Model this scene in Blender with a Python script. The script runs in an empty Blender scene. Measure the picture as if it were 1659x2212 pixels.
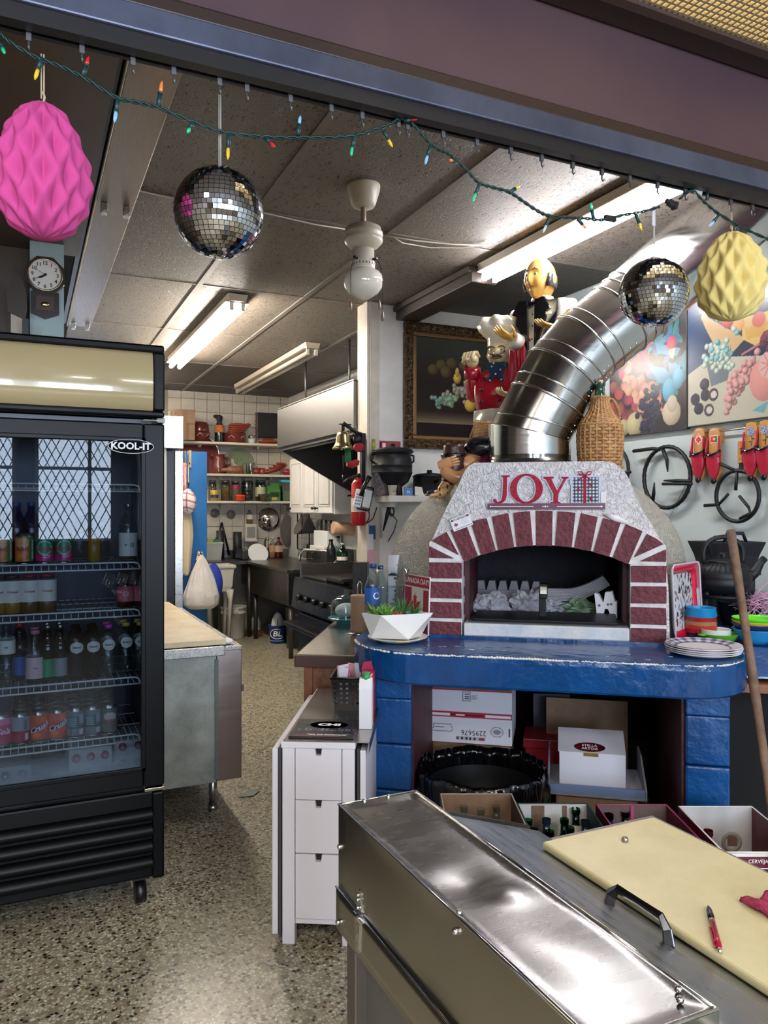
import bpy,math,random
import numpy as np
from mathutils import Vector,Matrix,noise
from math import cos,sin
PI,RotM,TrM,CL,nz3 = math.pi,Matrix.Rotation,Matrix.Translation,dict(closed=True),noise.noise
R = math.radians
S = bpy.context.scene
COL = S.collection
random.seed(7)
# ---------------- camera ----------------
H,F,CX,HZ,YAW = 1.55,1661.0,829.5,1100.0,R(25)
cd = bpy.data.cameras.new('camera')
cam = bpy.data.objects.new('camera',cd); COL.objects.link(cam)
cam.location = (0,0,H); cam.rotation_euler = (R(90),0,-YAW)
cd.sensor_fit = 'VERTICAL'; cd.sensor_height = 24.0; cd.lens = 24.0 * F / 2212.0
cd.shift_y = -6.0 / 2212.0; cd.clip_start = 0.02
S.camera = cam
# ---------------- world, exposure, window light ----------------
w = bpy.data.worlds.new('sky'); S.world = w; w.use_nodes = True
wb = w.node_tree.nodes['Background']
wb.inputs[0].default_value = (0.62,0.75,1.0,1); wb.inputs[1].default_value = 1.0
S.view_settings.view_transform = 'Standard'; S.view_settings.look = 'None'
S.view_settings.exposure = 0.85; S.view_settings.gamma = 1.0
try: S.view_settings.use_curve_mapping = False
except Exception: pass
S.cycles.use_denoising = True
S.cycles.max_bounces = 8; S.cycles.diffuse_bounces = 4; S.cycles.glossy_bounces = 5
S.cycles.transmission_bounces = 6; S.cycles.transparent_max_bounces = 24
S.cycles.sample_clamp_indirect = 6.0; S.cycles.caustics_reflective = False; S.cycles.caustics_refractive = False
def area_light(name,loc,rot,sx,sy,power,col):
    l = bpy.data.lights.new(name,'AREA'); l.shape = 'RECTANGLE'; l.size = sx; l.size_y = sy
    l.energy = power; l.color = col
    o = bpy.data.objects.new(name,l); COL.objects.link(o); o.location = loc; o.rotation_euler = rot
    return o
# daylight through the street windows behind the camera (one light per window opening)
for _x in (-2.25,-0.75,0.75,2.25):
    area_light('window_daylight',(_x,-4.52,1.92),(R(-90),0,R(180)),1.2,1.5,120,(0.72,0.84,1.0))
# ceiling lamps of the dining room, behind and left of the camera
for _x,_y,_p in ((-1.2,-1.6,38),(1.0,-1.6,38),(-1.3,.2,22)):
    area_light('dining_lamp',(_x,_y,2.93),(0,0,0),1.2,.35,_p,(1.0,0.93,0.86))
# ---------------- pixel rays: used only to measure real places off the photograph ----------------
CS,SN = cos(YAW),sin(YAW)
def ray(px,py):
    a = (px - CX) / F
    return a * CS + SN,-a * SN + CS,(HZ - py) / F
def at(px,py,d):
    a,b,c = ray(px,py); return Vector((a * d,b * d,H + c * d))
def onz(px,py,z):
    return at(px,py,F * (H - z) / (py - HZ))
def onv(px,py,v):
    return at(px,py,v / ray(px,py)[1])
def onu(px,py,u):
    return at(px,py,u / ray(px,py)[0])
# ---------------- mesh builder ----------------
class MB:
    def __init__(s): s.v = []; s.f = []; s.m = []; s.s = []
    def add(s,vs,fs,mat=0,smooth=False):
        b = len(s.v); s.v += [tuple(p) for p in vs]
        for f in fs:
            s.f.append(tuple(i + b for i in f)); s.m.append(mat); s.s.append(smooth)
        return s
    def mark(s): return len(s.v)
    def xf(s,mark,M):
        for i in range(mark,len(s.v)): s.v[i] = tuple(M @ Vector(s.v[i]))
        return s
    def box(s,x0,x1,y0,y1,z0,z1,mat=0):
        vs = [(x,y,z) for x in (x0,x1) for y in (y0,y1) for z in (z0,z1)]
        return s.add(vs,[(0,1,3,2),(4,6,7,5),(0,4,5,1),(2,3,7,6),(0,2,6,4),(1,5,7,3)],mat)
    def cbox(s,c,d,mat=0,rz=0,rx=0,ry=0):
        k = s.mark(); s.box(-d[0]/2,d[0]/2,-d[1]/2,d[1]/2,-d[2]/2,d[2]/2,mat)
        return s.xf(k,TrM(c) @ RotM(rz,4,'Z') @ RotM(ry,4,'Y') @ RotM(rx,4,'X'))
    def lathe(s,prof,n=24,c=(0,0,0),mat=0,smooth=True,M=None,caps=True):
        k = s.mark(); vs = []; fs = []
        for r,z in prof:
            for i in range(n):
                a = 2 * PI * i / n; vs.append((r * cos(a),r * sin(a),z))
        for j in range(len(prof) - 1):
            for i in range(n):
                i2 = (i + 1) % n; fs.append((j*n+i,j*n+i2,(j+1)*n+i2,(j+1)*n+i))
        s.add(vs,fs,mat,smooth)
        if caps:
            b = k
            if prof[0][0] > 1e-4: s.f.append(tuple(b + i for i in reversed(range(n)))); s.m.append(mat); s.s.append(False)
            if prof[-1][0] > 1e-4: s.f.append(tuple(b + (len(prof)-1)*n + i for i in range(n))); s.m.append(mat); s.s.append(False)
        MM = TrM(c)
        if M is not None: MM = MM @ M
        return s.xf(k,MM)
    def cyl(s,p0,p1,r0,r1=None,n=12,mat=0,smooth=True,caps=True):
        p0,p1 = Vector(p0),Vector(p1); d = p1 - p0
        q = Vector((0,0,1)).rotation_difference(d.normalized()).to_matrix().to_4x4() if d.length > 1e-9 else Matrix.Identity(4)
        return s.lathe([(r0,0),(r0 if r1 is None else r1,d.length)],n,p0,mat,smooth,q,caps)
    def tube(s,pts,r,n=8,mat=0,closed=False,smooth=True,flat=None):
        P = [Vector(p) for p in pts]; N = len(P); rs = r if isinstance(r,(list,tuple)) else [r] * N
        vs = []; up = None
        for i,p in enumerate(P):
            if closed: t = P[(i+1) % N] - P[i-1]
            else: t = P[min(i+1,N-1)] - P[max(i-1,0)]
            t = t.normalized() if t.length > 1e-9 else Vector((0,0,1))
            if up is None:
                up = Vector((0,0,1)) if abs(t.z) < 0.9 else Vector((1,0,0))
            a = (up - t * up.dot(t))
            a = a.normalized() if a.length > 1e-6 else t.orthogonal().normalized()
            b = t.cross(a); up = a
            for k in range(n):
                g = 2 * PI * k / n
                vs.append(p + (a * cos(g) * (flat or 1) + b * sin(g)) * rs[i])
        fs = []
        for i in range(N if closed else N - 1):
            j = (i + 1) % N
            for k in range(n):
                k2 = (k + 1) % n; fs.append((i*n+k,i*n+k2,j*n+k2,j*n+k))
        if not closed:
            fs.append(tuple(reversed(range(n)))); fs.append(tuple((N-1)*n + k for k in range(n)))
        return s.add(vs,fs,mat,smooth)
    def prism(s,poly,a,b,mat=0,plane='xz',smooth=False):
        # polygon in plane, extruded along the remaining axis from a to b
        mp = {'xy': lambda p,h: (p[0],p[1],h),'xz': lambda p,h: (p[0],h,p[1]),'yz': lambda p,h: (h,p[0],p[1])}[plane]
        n = len(poly); vs = [mp(p,a) for p in poly] + [mp(p,b) for p in poly]
        fs = [tuple(range(n)),tuple(reversed(range(n,2*n)))]
        s.add(vs,fs,mat,False)
        return s.add(vs,[(i,n+i,n+(i+1) % n,(i+1) % n) for i in range(n)],mat,smooth)
    def sphere(s,c,r,n=16,m=10,mat=0):
        rr = r if isinstance(r,(tuple,list)) else (r,r,r); vs = []; fs = []
        for j in range(m + 1):
            t = PI * j / m
            for i in range(n):
                a = 2 * PI * i / n
                vs.append((c[0] + rr[0]*sin(t)*cos(a),c[1] + rr[1]*sin(t)*sin(a),c[2] - rr[2]*cos(t)))
        for j in range(m):
            for i in range(n):
                i2 = (i+1) % n; fs.append((j*n+i,j*n+i2,(j+1)*n+i2,(j+1)*n+i))
        return s.add(vs,fs,mat,True)
    def loft(s,rings,mat=0,smooth=True,close=True,caps=True):
        n = len(rings[0]); vs = [p for r in rings for p in r]; fs = []
        for j in range(len(rings) - 1):
            for i in range(n if close else n - 1):
                i2 = (i + 1) % n; fs.append((j*n+i,j*n+i2,(j+1)*n+i2,(j+1)*n+i))
        s.add(vs,fs,mat,smooth)
        if caps: s.add(list(rings[0]),[tuple(reversed(range(n)))],mat); s.add(list(rings[-1]),[tuple(range(n))],mat)
        return s
    def grid(s,fn,nu,nv,mat=0,smooth=True):
        vs = [fn(i / nu,j / nv) for j in range(nv + 1) for i in range(nu + 1)]
        W = nu + 1
        return s.add(vs,[(j*W+i,j*W+i+1,(j+1)*W+i+1,(j+1)*W+i) for j in range(nv) for i in range(nu)],mat,smooth)
    def mesh(s,name,mats):
        me = bpy.data.meshes.new(name); me.from_pydata(s.v,[],s.f)
        if not isinstance(mats,(list,tuple)): mats = [mats]
        for m in mats: me.materials.append(m)
        me.polygons.foreach_set('material_index',s.m); me.polygons.foreach_set('use_smooth',s.s)
        me.update(); return me
TU = lambda *a,**k: MB().tube(*a,**k)
BX = lambda *a,**k: MB().box(*a,**k)
LA = lambda *a,**k: MB().lathe(*a,**k)
PR = lambda *a,**k: MB().prism(*a,**k)
SPH = lambda *a,**k: MB().sphere(*a,**k)
CY = lambda *a,**k: MB().cyl(*a,**k)
GR = lambda *a,**k: MB().grid(*a,**k)
def fixn(me):
    import bmesh
    bm = bmesh.new(); bm.from_mesh(me); bmesh.ops.recalc_face_normals(bm,faces=bm.faces); bm.to_mesh(me); bm.free()
def part(name,mb,mats,parent=None,bevel=0,sub=0,label=None,loc=None,rot=None,solid=0,kind=None,seg=2):
    me = mb if isinstance(mb,bpy.types.Mesh) else mb.mesh(name,mats)
    if not isinstance(mb,bpy.types.Mesh): fixn(me)
    o = bpy.data.objects.new(name,me); COL.objects.link(o)
    if parent is not None: o.parent = parent
    if loc is not None: o.location = loc
    if rot is not None: o.rotation_euler = rot
    if solid:
        d = o.modifiers.new('solid','SOLIDIFY'); d.thickness = solid; d.offset = 0
    if bevel:
        d = o.modifiers.new('bevel','BEVEL'); d.width = bevel; d.segments = seg; d.limit_method = 'ANGLE'; d.angle_limit = R(40)
    if sub:
        d = o.modifiers.new('sub','SUBSURF'); d.levels = sub; d.render_levels = sub
    if label: o['label'] = label
    if kind: o['kind'] = kind
    return o
def tag(o,label,cat,group=None):
    o['label'] = label; o['category'] = cat
    if group: o['group'] = group
    return o
def thing(name,label,cat,loc=(0,0,0),rz=0,group=None,rot=None):
    o = bpy.data.objects.new(name,None); COL.objects.link(o); o.empty_display_size = 0.05
    o.location = loc; o.rotation_euler = rot if rot else (0,0,rz)
    return tag(o,label,cat,group)
def solo(name,mb,mats,label,cat,loc=(0,0,0),rz=0,group=None,**k):
    rot = k.pop('rot',None)
    o = part(name,mb,mats,None,loc=loc,rot=rot if rot else (0,0,rz),**k)
    return tag(o,label,cat,group)
def struct(name,mb,mats,parent=None,**k):
    o = part(name,mb,mats,parent,**k)
    if parent is None: o['kind'] = 'structure'
    return o
def dup(root,loc,rz=None,label=None,group=None,scale=None,rot=None):
    r = root.copy(); COL.objects.link(r); r.location = loc
    if rot is not None: r.rotation_euler = rot
    elif rz is not None: r.rotation_euler = (0,0,rz)
    if scale is not None: r.scale = scale if isinstance(scale,(tuple,list)) else (scale,) * 3
    if label: r['label'] = label
    if group: r['group'] = group
    for ch in KIDS(root):
        c = ch.copy(); COL.objects.link(c); c.parent = r
        for g in KIDS(ch):
            d = g.copy(); COL.objects.link(d); d.parent = c
    return r
def KIDS(o): return [c for c in COL.objects if c.parent == o]
# ---------------- materials ----------------
def srgb(h):
    if isinstance(h,str):
        h = h.lstrip('#'); c = [int(h[i:i+2],16) / 255 for i in (0,2,4)]
    else: c = [x / 255 for x in h]
    return tuple((x / 12.92 if x <= 0.04045 else ((x + 0.055) / 1.055) ** 2.4) for x in c)
MATS = {}
def mat(name,col,rough=0.5,metal=0.0,spec=0.5,emit=None,es=0,coat=0,bump=None,var=None,alpha=1,trans=0,sheen=0):
    """bump=(scale, strength, kind) ; var=(scale, hex2, amount)"""
    if name in MATS: return MATS[name]
    m = bpy.data.materials.new(name); m.use_nodes = True; nt = m.node_tree; b = nt.nodes['Principled BSDF']
    b.inputs['Base Color'].default_value = (*srgb(col),1); b.inputs['Roughness'].default_value = rough
    b.inputs['Metallic'].default_value = metal; b.inputs['Specular IOR Level'].default_value = spec
    b.inputs['Coat Weight'].default_value = coat; b.inputs['Alpha'].default_value = alpha
    b.inputs['Transmission Weight'].default_value = trans
    if emit: b.inputs['Emission Color'].default_value = (*srgb(emit),1); b.inputs['Emission Strength'].default_value = es
    tc = None
    if bump or var: tc = nt.nodes.new('ShaderNodeTexCoord')
    if var:
        n = nt.nodes.new('ShaderNodeTexNoise'); n.inputs['Scale'].default_value = var[0]; n.inputs['Detail'].default_value = 6
        n.inputs['Roughness'].default_value = 0.65
        nt.links.new(tc.outputs['Object'],n.inputs['Vector'])
        rp = nt.nodes.new('ShaderNodeValToRGB'); rp.color_ramp.elements[0].position = 0.38; rp.color_ramp.elements[1].position = 0.66
        c2 = srgb(var[1]); c1 = srgb(col); k = var[2] if len(var) > 2 else 1
        rp.color_ramp.elements[0].color = (*c1,1)
        rp.color_ramp.elements[1].color = (*[a * (1-k) + bb * k for a,bb in zip(c1,c2)],1)
        nt.links.new(n.outputs['Fac'],rp.inputs['Fac']); nt.links.new(rp.outputs['Color'],b.inputs['Base Color'])
    if bump:
        kind = bump[2] if len(bump) > 2 else 'noise'
        if kind == 'voro':
            n = nt.nodes.new('ShaderNodeTexVoronoi'); out = n.outputs['Distance']
        else:
            n = nt.nodes.new('ShaderNodeTexNoise'); n.inputs['Detail'].default_value = 5; out = n.outputs['Fac']
        n.inputs['Scale'].default_value = bump[0]; nt.links.new(tc.outputs['Object'],n.inputs['Vector'])
        bp = nt.nodes.new('ShaderNodeBump'); bp.inputs['Strength'].default_value = bump[1]; bp.inputs['Distance'].default_value = bump[3] if len(bump) > 3 else 0.01
        nt.links.new(out,bp.inputs['Height']); nt.links.new(bp.outputs['Normal'],b.inputs['Normal'])
    MATS[name] = m; return m
def glass(name,tint='#ffffff',refl=1.0,base=0.04,haze=0.0,hcol='#cfd6da'):
    """thin clear pane: tinted transparency with fresnel mirror, plus a little dirt"""
    if name in MATS: return MATS[name]
    m = bpy.data.materials.new(name); m.use_nodes = True; nt = m.node_tree; nt.nodes.clear()
    o = nt.nodes.new('ShaderNodeOutputMaterial'); t = nt.nodes.new('ShaderNodeBsdfTransparent'); g = nt.nodes.new('ShaderNodeBsdfGlossy')
    t.inputs[0].default_value = (*srgb(tint),1); g.inputs['Roughness'].default_value = 0.01; g.inputs[0].default_value = (refl,refl,refl,1)
    fc = nt.nodes.new('ShaderNodeLayerWeight'); fc.inputs[0].default_value = 0.5
    fr = nt.nodes.new('ShaderNodeMath'); fr.operation = 'POWER'; fr.inputs[1].default_value = 4.0; nt.links.new(fc.outputs['Facing'],fr.inputs[0])
    mx = nt.nodes.new('ShaderNodeMixShader'); ad = nt.nodes.new('ShaderNodeMath'); ad.operation = 'ADD'; ad.inputs[1].default_value = base; ad.use_clamp = True
    nt.links.new(fr.outputs[0],ad.inputs[0]); nt.links.new(ad.outputs[0],mx.inputs[0]); nt.links.new(t.outputs[0],mx.inputs[1]); nt.links.new(g.outputs[0],mx.inputs[2])
    last = mx
    if haze:
        d = nt.nodes.new('ShaderNodeBsdfDiffuse'); d.inputs[0].default_value = (*srgb(hcol),1)
        m2 = nt.nodes.new('ShaderNodeMixShader'); m2.inputs[0].default_value = haze
        nt.links.new(mx.outputs[0],m2.inputs[1]); nt.links.new(d.outputs[0],m2.inputs[2]); last = m2
    nt.links.new(last.outputs[0],o.inputs[0]); MATS[name] = m; return m
def steel(name,col='#b9b9b6',rough=0.28,brush=(2,90,90),amt=0.18,scuff=0.0,scol='#7d8580',sscale=3.0,bump=0.0):
    if name in MATS: return MATS[name]
    m = bpy.data.materials.new(name); m.use_nodes = True; nt = m.node_tree; b = nt.nodes['Principled BSDF']
    b.inputs['Metallic'].default_value = 1.0; b.inputs['Base Color'].default_value = (*srgb(col),1)
    tc = nt.nodes.new('ShaderNodeTexCoord'); mp = nt.nodes.new('ShaderNodeMapping'); mp.inputs['Scale'].default_value = brush
    n = nt.nodes.new('ShaderNodeTexNoise'); n.inputs['Scale'].default_value = 3.0; n.inputs['Detail'].default_value = 6
    nt.links.new(tc.outputs['Object'],mp.inputs[0]); nt.links.new(mp.outputs[0],n.inputs['Vector'])
    mr = nt.nodes.new('ShaderNodeMapRange'); mr.inputs['From Min'].default_value = 0.3; mr.inputs['From Max'].default_value = 0.7
    mr.inputs['To Min'].default_value = max(0.03,rough - amt * 0.5); mr.inputs['To Max'].default_value = rough + amt * 0.5
    nt.links.new(n.outputs['Fac'],mr.inputs['Value']); nt.links.new(mr.outputs[0],b.inputs['Roughness'])
    if scuff:
        n2 = nt.nodes.new('ShaderNodeTexNoise'); n2.inputs['Scale'].default_value = sscale; n2.inputs['Detail'].default_value = 8; n2.inputs['Roughness'].default_value = 0.6
        nt.links.new(tc.outputs['Object'],n2.inputs['Vector'])
        rp = nt.nodes.new('ShaderNodeValToRGB'); rp.color_ramp.elements[0].position = 0.42; rp.color_ramp.elements[1].position = 0.7
        c1,c2 = srgb(col),srgb(scol)
        rp.color_ramp.elements[0].color = (*c1,1); rp.color_ramp.elements[1].color = (*[a*(1-scuff)+q*scuff for a,q in zip(c1,c2)],1)
        nt.links.new(n2.outputs['Fac'],rp.inputs['Fac']); nt.links.new(rp.outputs['Color'],b.inputs['Base Color'])
    if bump:
        bp = nt.nodes.new('ShaderNodeBump'); bp.inputs['Strength'].default_value = bump; bp.inputs['Distance'].default_value = 0.002
        nt.links.new(n.outputs['Fac'],bp.inputs['Height']); nt.links.new(bp.outputs['Normal'],b.inputs['Normal'])
    MATS[name] = m; return m
def vcol_mat(name='print',rough=0.45,spec=0.4,coat=0.0):
    if name in MATS: return MATS[name]
    m = bpy.data.materials.new(name); m.use_nodes = True; nt = m.node_tree; b = nt.nodes['Principled BSDF']
    a = nt.nodes.new('ShaderNodeVertexColor'); a.layer_name = 'ink'
    nt.links.new(a.outputs['Color'],b.inputs['Base Color']); b.inputs['Roughness'].default_value = rough
    b.inputs['Specular IOR Level'].default_value = spec; b.inputs['Coat Weight'].default_value = coat
    MATS[name] = m; return m
def printed(name,fn,pos,nu,nv,m,parent=None,**k):
    """a printed sheet: pos(u,v)->point, fn(U,V)->rgb 0..255 arrays; ink kept per corner point"""
    mb = MB(); mb.grid(pos,nu,nv,0,True); me = mb.mesh(name,m)
    U,V = np.meshgrid(np.linspace(0,1,nu + 1),np.linspace(0,1,nv + 1))
    c = np.asarray(fn(U,V),dtype=float).reshape(-1,3) / 255.0
    lin = np.where(c <= 0.04045,c / 12.92,((c + 0.055) / 1.055) ** 2.4)
    at_ = me.color_attributes.new('ink','FLOAT_COLOR','POINT')
    at_.data.foreach_set('color',np.concatenate([lin,np.ones((len(lin),1))],1).astype(np.float32).ravel())
    o = bpy.data.objects.new(name,me); COL.objects.link(o)
    if parent is not None: o.parent = parent
    for q,v_ in k.items(): setattr(o,q,v_)
    return o
class Ink:
    """tiny painter on numpy arrays (x right, y up, in sheet units)"""
    def __init__(s,X,Y,bg): s.X,s.Y = X,Y; s.c = np.zeros(X.shape + (3,)); s.c[:] = bg
    def put(s,mask,col,shade=None):
        c = np.array(col,float)
        if shade is None: s.c[mask] = c
        else: s.c[mask] = np.clip(c[None,:] * shade[mask][:,None],0,255)
        return s
    def disc(s,x,y,rx,ry=None,col=(0,0,0),rot=0,ball=0.0):
        ry = ry or rx; dx,dy = s.X - x,s.Y - y; c,n = cos(rot),sin(rot)
        a,b = (dx*c + dy*n) / rx,(-dx*n + dy*c) / ry; d = a*a + b*b
        return s.put(d < 1,col,(1.0 + ball*0.35 - ball * ((a + .35)**2 + (b - .35)**2) * 0.45) if ball else None)
    def rect(s,x0,x1,y0,y1,col): return s.put((s.X >= x0) & (s.X <= x1) & (s.Y >= y0) & (s.Y <= y1),col)
    def poly(s,pts,col):
        m = np.zeros(s.X.shape,bool); n = len(pts)
        for i in range(n):
            (xa,ya),(xb,yb) = pts[i],pts[i-1]
            if ya == yb: continue
            m ^= ((ya > s.Y) != (yb > s.Y)) & (s.X < (xb - xa) * (s.Y - ya) / (yb - ya) + xa)
        return s.put(m,col)
    def line(s,pts,wd,col):
        for (xa,ya),(xb,yb) in zip(pts[:-1],pts[1:]):
            L2 = (xb-xa)**2 + (yb-ya)**2 + 1e-12
            t = np.clip(((s.X-xa)*(xb-xa) + (s.Y-ya)*(yb-ya)) / L2,0,1)
            s.put((s.X-xa-t*(xb-xa))**2 + (s.Y-ya-t*(yb-ya))**2 < wd*wd,col)
        return s
def text(name,body,size,m,parent=None,loc=(0,0,0),rot=(0,0,0),ext=0.0005,align='CENTER',shear=0.0,sx=1.0,bold=0.0):
    """real lettering turned into a thin mesh"""
    c = bpy.data.curves.new(name,'FONT'); c.body = body; c.size = size; c.align_x = align; c.align_y = 'CENTER'
    c.extrude = ext; c.shear = shear; c.resolution_u = 2; c.offset = bold; c.fill_mode = 'FRONT'
    o = bpy.data.objects.new(name,c); COL.objects.link(o)
    me = bpy.data.meshes.new_from_object(o); bpy.data.objects.remove(o); bpy.data.curves.remove(c)
    me.materials.clear(); me.materials.append(m)
    o = bpy.data.objects.new(name,me); COL.objects.link(o); o.location = loc; o.rotation_euler = rot; o.scale = (sx,1,1)
    if parent is not None: o.parent = parent
    return o
UP = (R(90),0,0)   # lettering standing upright, read from -y
def wrap_text(name,body,size,m,parent,r,z,a0=-PI/2,shear=0.0,bold=0.0,sx=1.0,sy=0.0):
    """lettering bent round an upright cylinder of radius r (centre of the word at angle a0)"""
    o = text(name,body,size,m,parent,shear=shear,bold=bold,ext=0.0)
    for v in o.data.vertices:
        x,y = v.co.x * sx,v.co.y
        a = a0 + x / r; v.co = (r * cos(a),r * sin(a),z + y + x * sy)
    return o
def wobble(p,s,amp,seed=0.0):
    return Vector(p) + noise.noise_vector(Vector(p) * s + Vector((seed,seed * 1.7,-seed))) * amp
# ---------------- shared materials ----------------
M_white = mat('white paint','#e4e1dc',0.5,var=(2.5,'#d3cfc8',1))
M_wallgrey = mat('pale grey green wall paint','#b7c0bd',0.55,bump=(60,0.08))
M_black = mat('black plastic','#0b0b0d',0.35)
M_iron = mat('black cast iron','#15161a',0.5,metal=0.3,bump=(160,0.15,'noise',0.003))
M_steel = steel('worn steel','#b4b3af',0.3,(90,3,90))
M_chrome = mat('chrome','#d8d8d8',0.08,1.0)
M_cream = mat('cream enamel','#cfc6b4',0.3)
M_whiteplastic = mat('white plastic','#e8e8e6',0.35)
M_card = mat('brown cardboard','#8a6f58',0.85,var=(9,'#7a604b',1))
M_wood = mat('orange brown wood','#8d5a39',0.5,var=(6,'#70422a',1))
M_darkwood = mat('dark stained wood','#34201a',0.35,var=(8,'#22130f',1))
M_rope = mat('pale string','#b9a98c',0.9)
M_print = vcol_mat('printed sheet',0.5)
M_gloss = vcol_mat('glossy printed sheet',0.22,0.5)
M_letterw = mat('white lettering','#f2f2f2',0.5)
M_letterk = mat('black lettering','#131318',0.5)
M_red = mat('red plastic','#c3203a',0.35)
M_glass = glass('clear glass','#f4faf8')
# terrazzo
def terrazzo():
    m = bpy.data.materials.new('speckled terrazzo'); m.use_nodes = True; nt = m.node_tree; b = nt.nodes['Principled BSDF']
    tc = nt.nodes.new('ShaderNodeTexCoord')
    def ramp(src,stops):
        r = nt.nodes.new('ShaderNodeValToRGB'); r.color_ramp.interpolation = 'CONSTANT'
        e = r.color_ramp.elements
        e[0].position = stops[0][0]; e[0].color = (*srgb(stops[0][1]),1); e[1].position = stops[1][0]; e[1].color = (*srgb(stops[1][1]),1)
        for p,c in stops[2:]:
            q = e.new(p); q.color = (*srgb(c),1)
        nt.links.new(src,r.inputs[0]); return r
    v = nt.nodes.new('ShaderNodeTexVoronoi'); v.inputs['Scale'].default_value = 82; v.inputs['Randomness'].default_value = 1
    nt.links.new(tc.outputs['Object'],v.inputs['Vector'])
    sep = nt.nodes.new('ShaderNodeSeparateColor'); nt.links.new(v.outputs['Color'],sep.inputs[0])
    r1 = ramp(sep.outputs[0],[(0,'#26241f'),(0.1,'#a29a84'),(0.34,'#b9b39d'),(0.58,'#c9c4ad'),(0.74,'#7f7763'),(0.88,'#8b7358'),(0.95,'#4a4438')])
    v2 = nt.nodes.new('ShaderNodeTexVoronoi'); v2.feature = 'DISTANCE_TO_EDGE'; v2.inputs['Scale'].default_value = 82
    nt.links.new(tc.outputs['Object'],v2.inputs['Vector'])
    mt = nt.nodes.new('ShaderNodeMath'); mt.operation = 'GREATER_THAN'; mt.inputs[1].default_value = 0.09; nt.links.new(v2.outputs['Distance'],mt.inputs[0])
    mix = nt.nodes.new('ShaderNodeMix'); mix.data_type = 'RGBA'; mix.inputs['A'].default_value = (*srgb('#8a826d'),1)
    nt.links.new(mt.outputs[0],mix.inputs['Factor']); nt.links.new(r1.outputs[0],mix.inputs['B'])
    nz = nt.nodes.new('ShaderNodeTexNoise'); nz.inputs['Scale'].default_value = 1.3; nz.inputs['Detail'].default_value = 5
    nt.links.new(tc.outputs['Object'],nz.inputs['Vector'])
    m2 = nt.nodes.new('ShaderNodeMix'); m2.data_type = 'RGBA'; m2.blend_type = 'MULTIPLY'; m2.inputs['B'].default_value = (0.9,0.89,0.87,1)
    nt.links.new(nz.outputs['Fac'],m2.inputs['Factor']); nt.links.new(mix.outputs['Result'],m2.inputs['A'])
    nt.links.new(m2.outputs['Result'],b.inputs['Base Color']); b.inputs['Roughness'].default_value = 0.33
    return m
M_floor = terrazzo()
def fissured():
    m = bpy.data.materials.new('fissured ceiling tile'); m.use_nodes = True; nt = m.node_tree; b = nt.nodes['Principled BSDF']
    tc = nt.nodes.new('ShaderNodeTexCoord'); geo = nt.nodes.new('ShaderNodeNewGeometry')
    mp = nt.nodes.new('ShaderNodeMapping'); mp.inputs['Scale'].default_value = (1.0,0.55,1)
    nt.links.new(geo.outputs['Position'],mp.inputs[0])
    n = nt.nodes.new('ShaderNodeTexNoise'); n.inputs['Scale'].default_value = 75; n.inputs['Detail'].default_value = 2; n.inputs['Distortion'].default_value = 1.2
    nt.links.new(mp.outputs[0],n.inputs['Vector'])
    r = nt.nodes.new('ShaderNodeValToRGB'); r.color_ramp.elements[0].position = 0.575; r.color_ramp.elements[1].position = 0.62
    nt.links.new(n.outputs['Fac'],r.inputs[0])
    mx = nt.nodes.new('ShaderNodeMix'); mx.data_type = 'RGBA'; mx.inputs['A'].default_value = (*srgb('#857b70'),1); mx.inputs['B'].default_value = (*srgb('#4c443d'),1)
    nt.links.new(r.outputs[0],mx.inputs['Factor'])
    nz = nt.nodes.new('ShaderNodeTexNoise'); nz.inputs['Scale'].default_value = 0.9; nz.inputs['Detail'].default_value = 4; nt.links.new(geo.outputs['Position'],nz.inputs['Vector'])
    m2 = nt.nodes.new('ShaderNodeMix'); m2.data_type = 'RGBA'; m2.blend_type = 'MULTIPLY'; m2.inputs['B'].default_value = (0.62,0.58,0.54,1)
    nt.links.new(nz.outputs['Fac'],m2.inputs['Factor']); nt.links.new(mx.outputs['Result'],m2.inputs['A']); nt.links.new(m2.outputs['Result'],b.inputs['Base Color'])
    bp = nt.nodes.new('ShaderNodeBump'); bp.inputs['Strength'].default_value = 0.9; bp.inputs['Distance'].default_value = 0.006; bp.invert = True
    nt.links.new(r.outputs[0],bp.inputs['Height']); nt.links.new(bp.outputs['Normal'],b.inputs['Normal'])
    b.inputs['Roughness'].default_value = 0.55
    return m
M_ctile = fissured()
UR,VB,CZ,VP_ = 3.45,9.9,3.05,5.1     # right wall, back wall, ceiling height, picture wall
# ---------------- shell ----------------
struct('floor',BX(-4,UR,-4.4,10.1,-0.1,0),M_floor)
struct('wall_right',BX(UR,UR + 0.12,-4.4,VP_ + .12,0,3.2),M_wallgrey)
struct("wall_partition",BX(2.26,UR,VP_,VP_ + 0.12,0,CZ),M_white)
struct("wall_kitchen_right",BX(3.2,3.3,VP_ + .12,10,0,CZ),M_white)
wb_ = struct('wall_back',BX(0.9,UR,VB,VB + 0.1,0,CZ),mat('grey grout','#8b8579',0.8))
tm = BX(-0.078,0.078,-0.012,0,-0.078,0.078); tme = tm.mesh('tile',mat('cream wall tile','#cdc6b8',0.3,var=(3,'#b8b0a2',1)))
uu = 1.62
while uu < 3.1:
    zz = 1.0
    while zz < 3.0:
        t_ = part('tile',tme,None,wb_,loc=(uu + .08,VB,zz + .08)); zz += 0.163
    uu += 0.163
struct('wall_left',BX(-1.2,0.02,4.40,4.5,0,CZ),mat('brown painted wall','#5e4f43',0.6))
struct('wall_side',BX(-1.3,-1.2,1.9,4.5,0,3.15),MATS['brown painted wall'])
struct('wall_passage',BX(.12,.178,4.5,10,0,CZ),M_wallgrey)
struct('wall_kitchen_left',BX(0.9,1.0,7.3,10,0,CZ),M_white)
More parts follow.
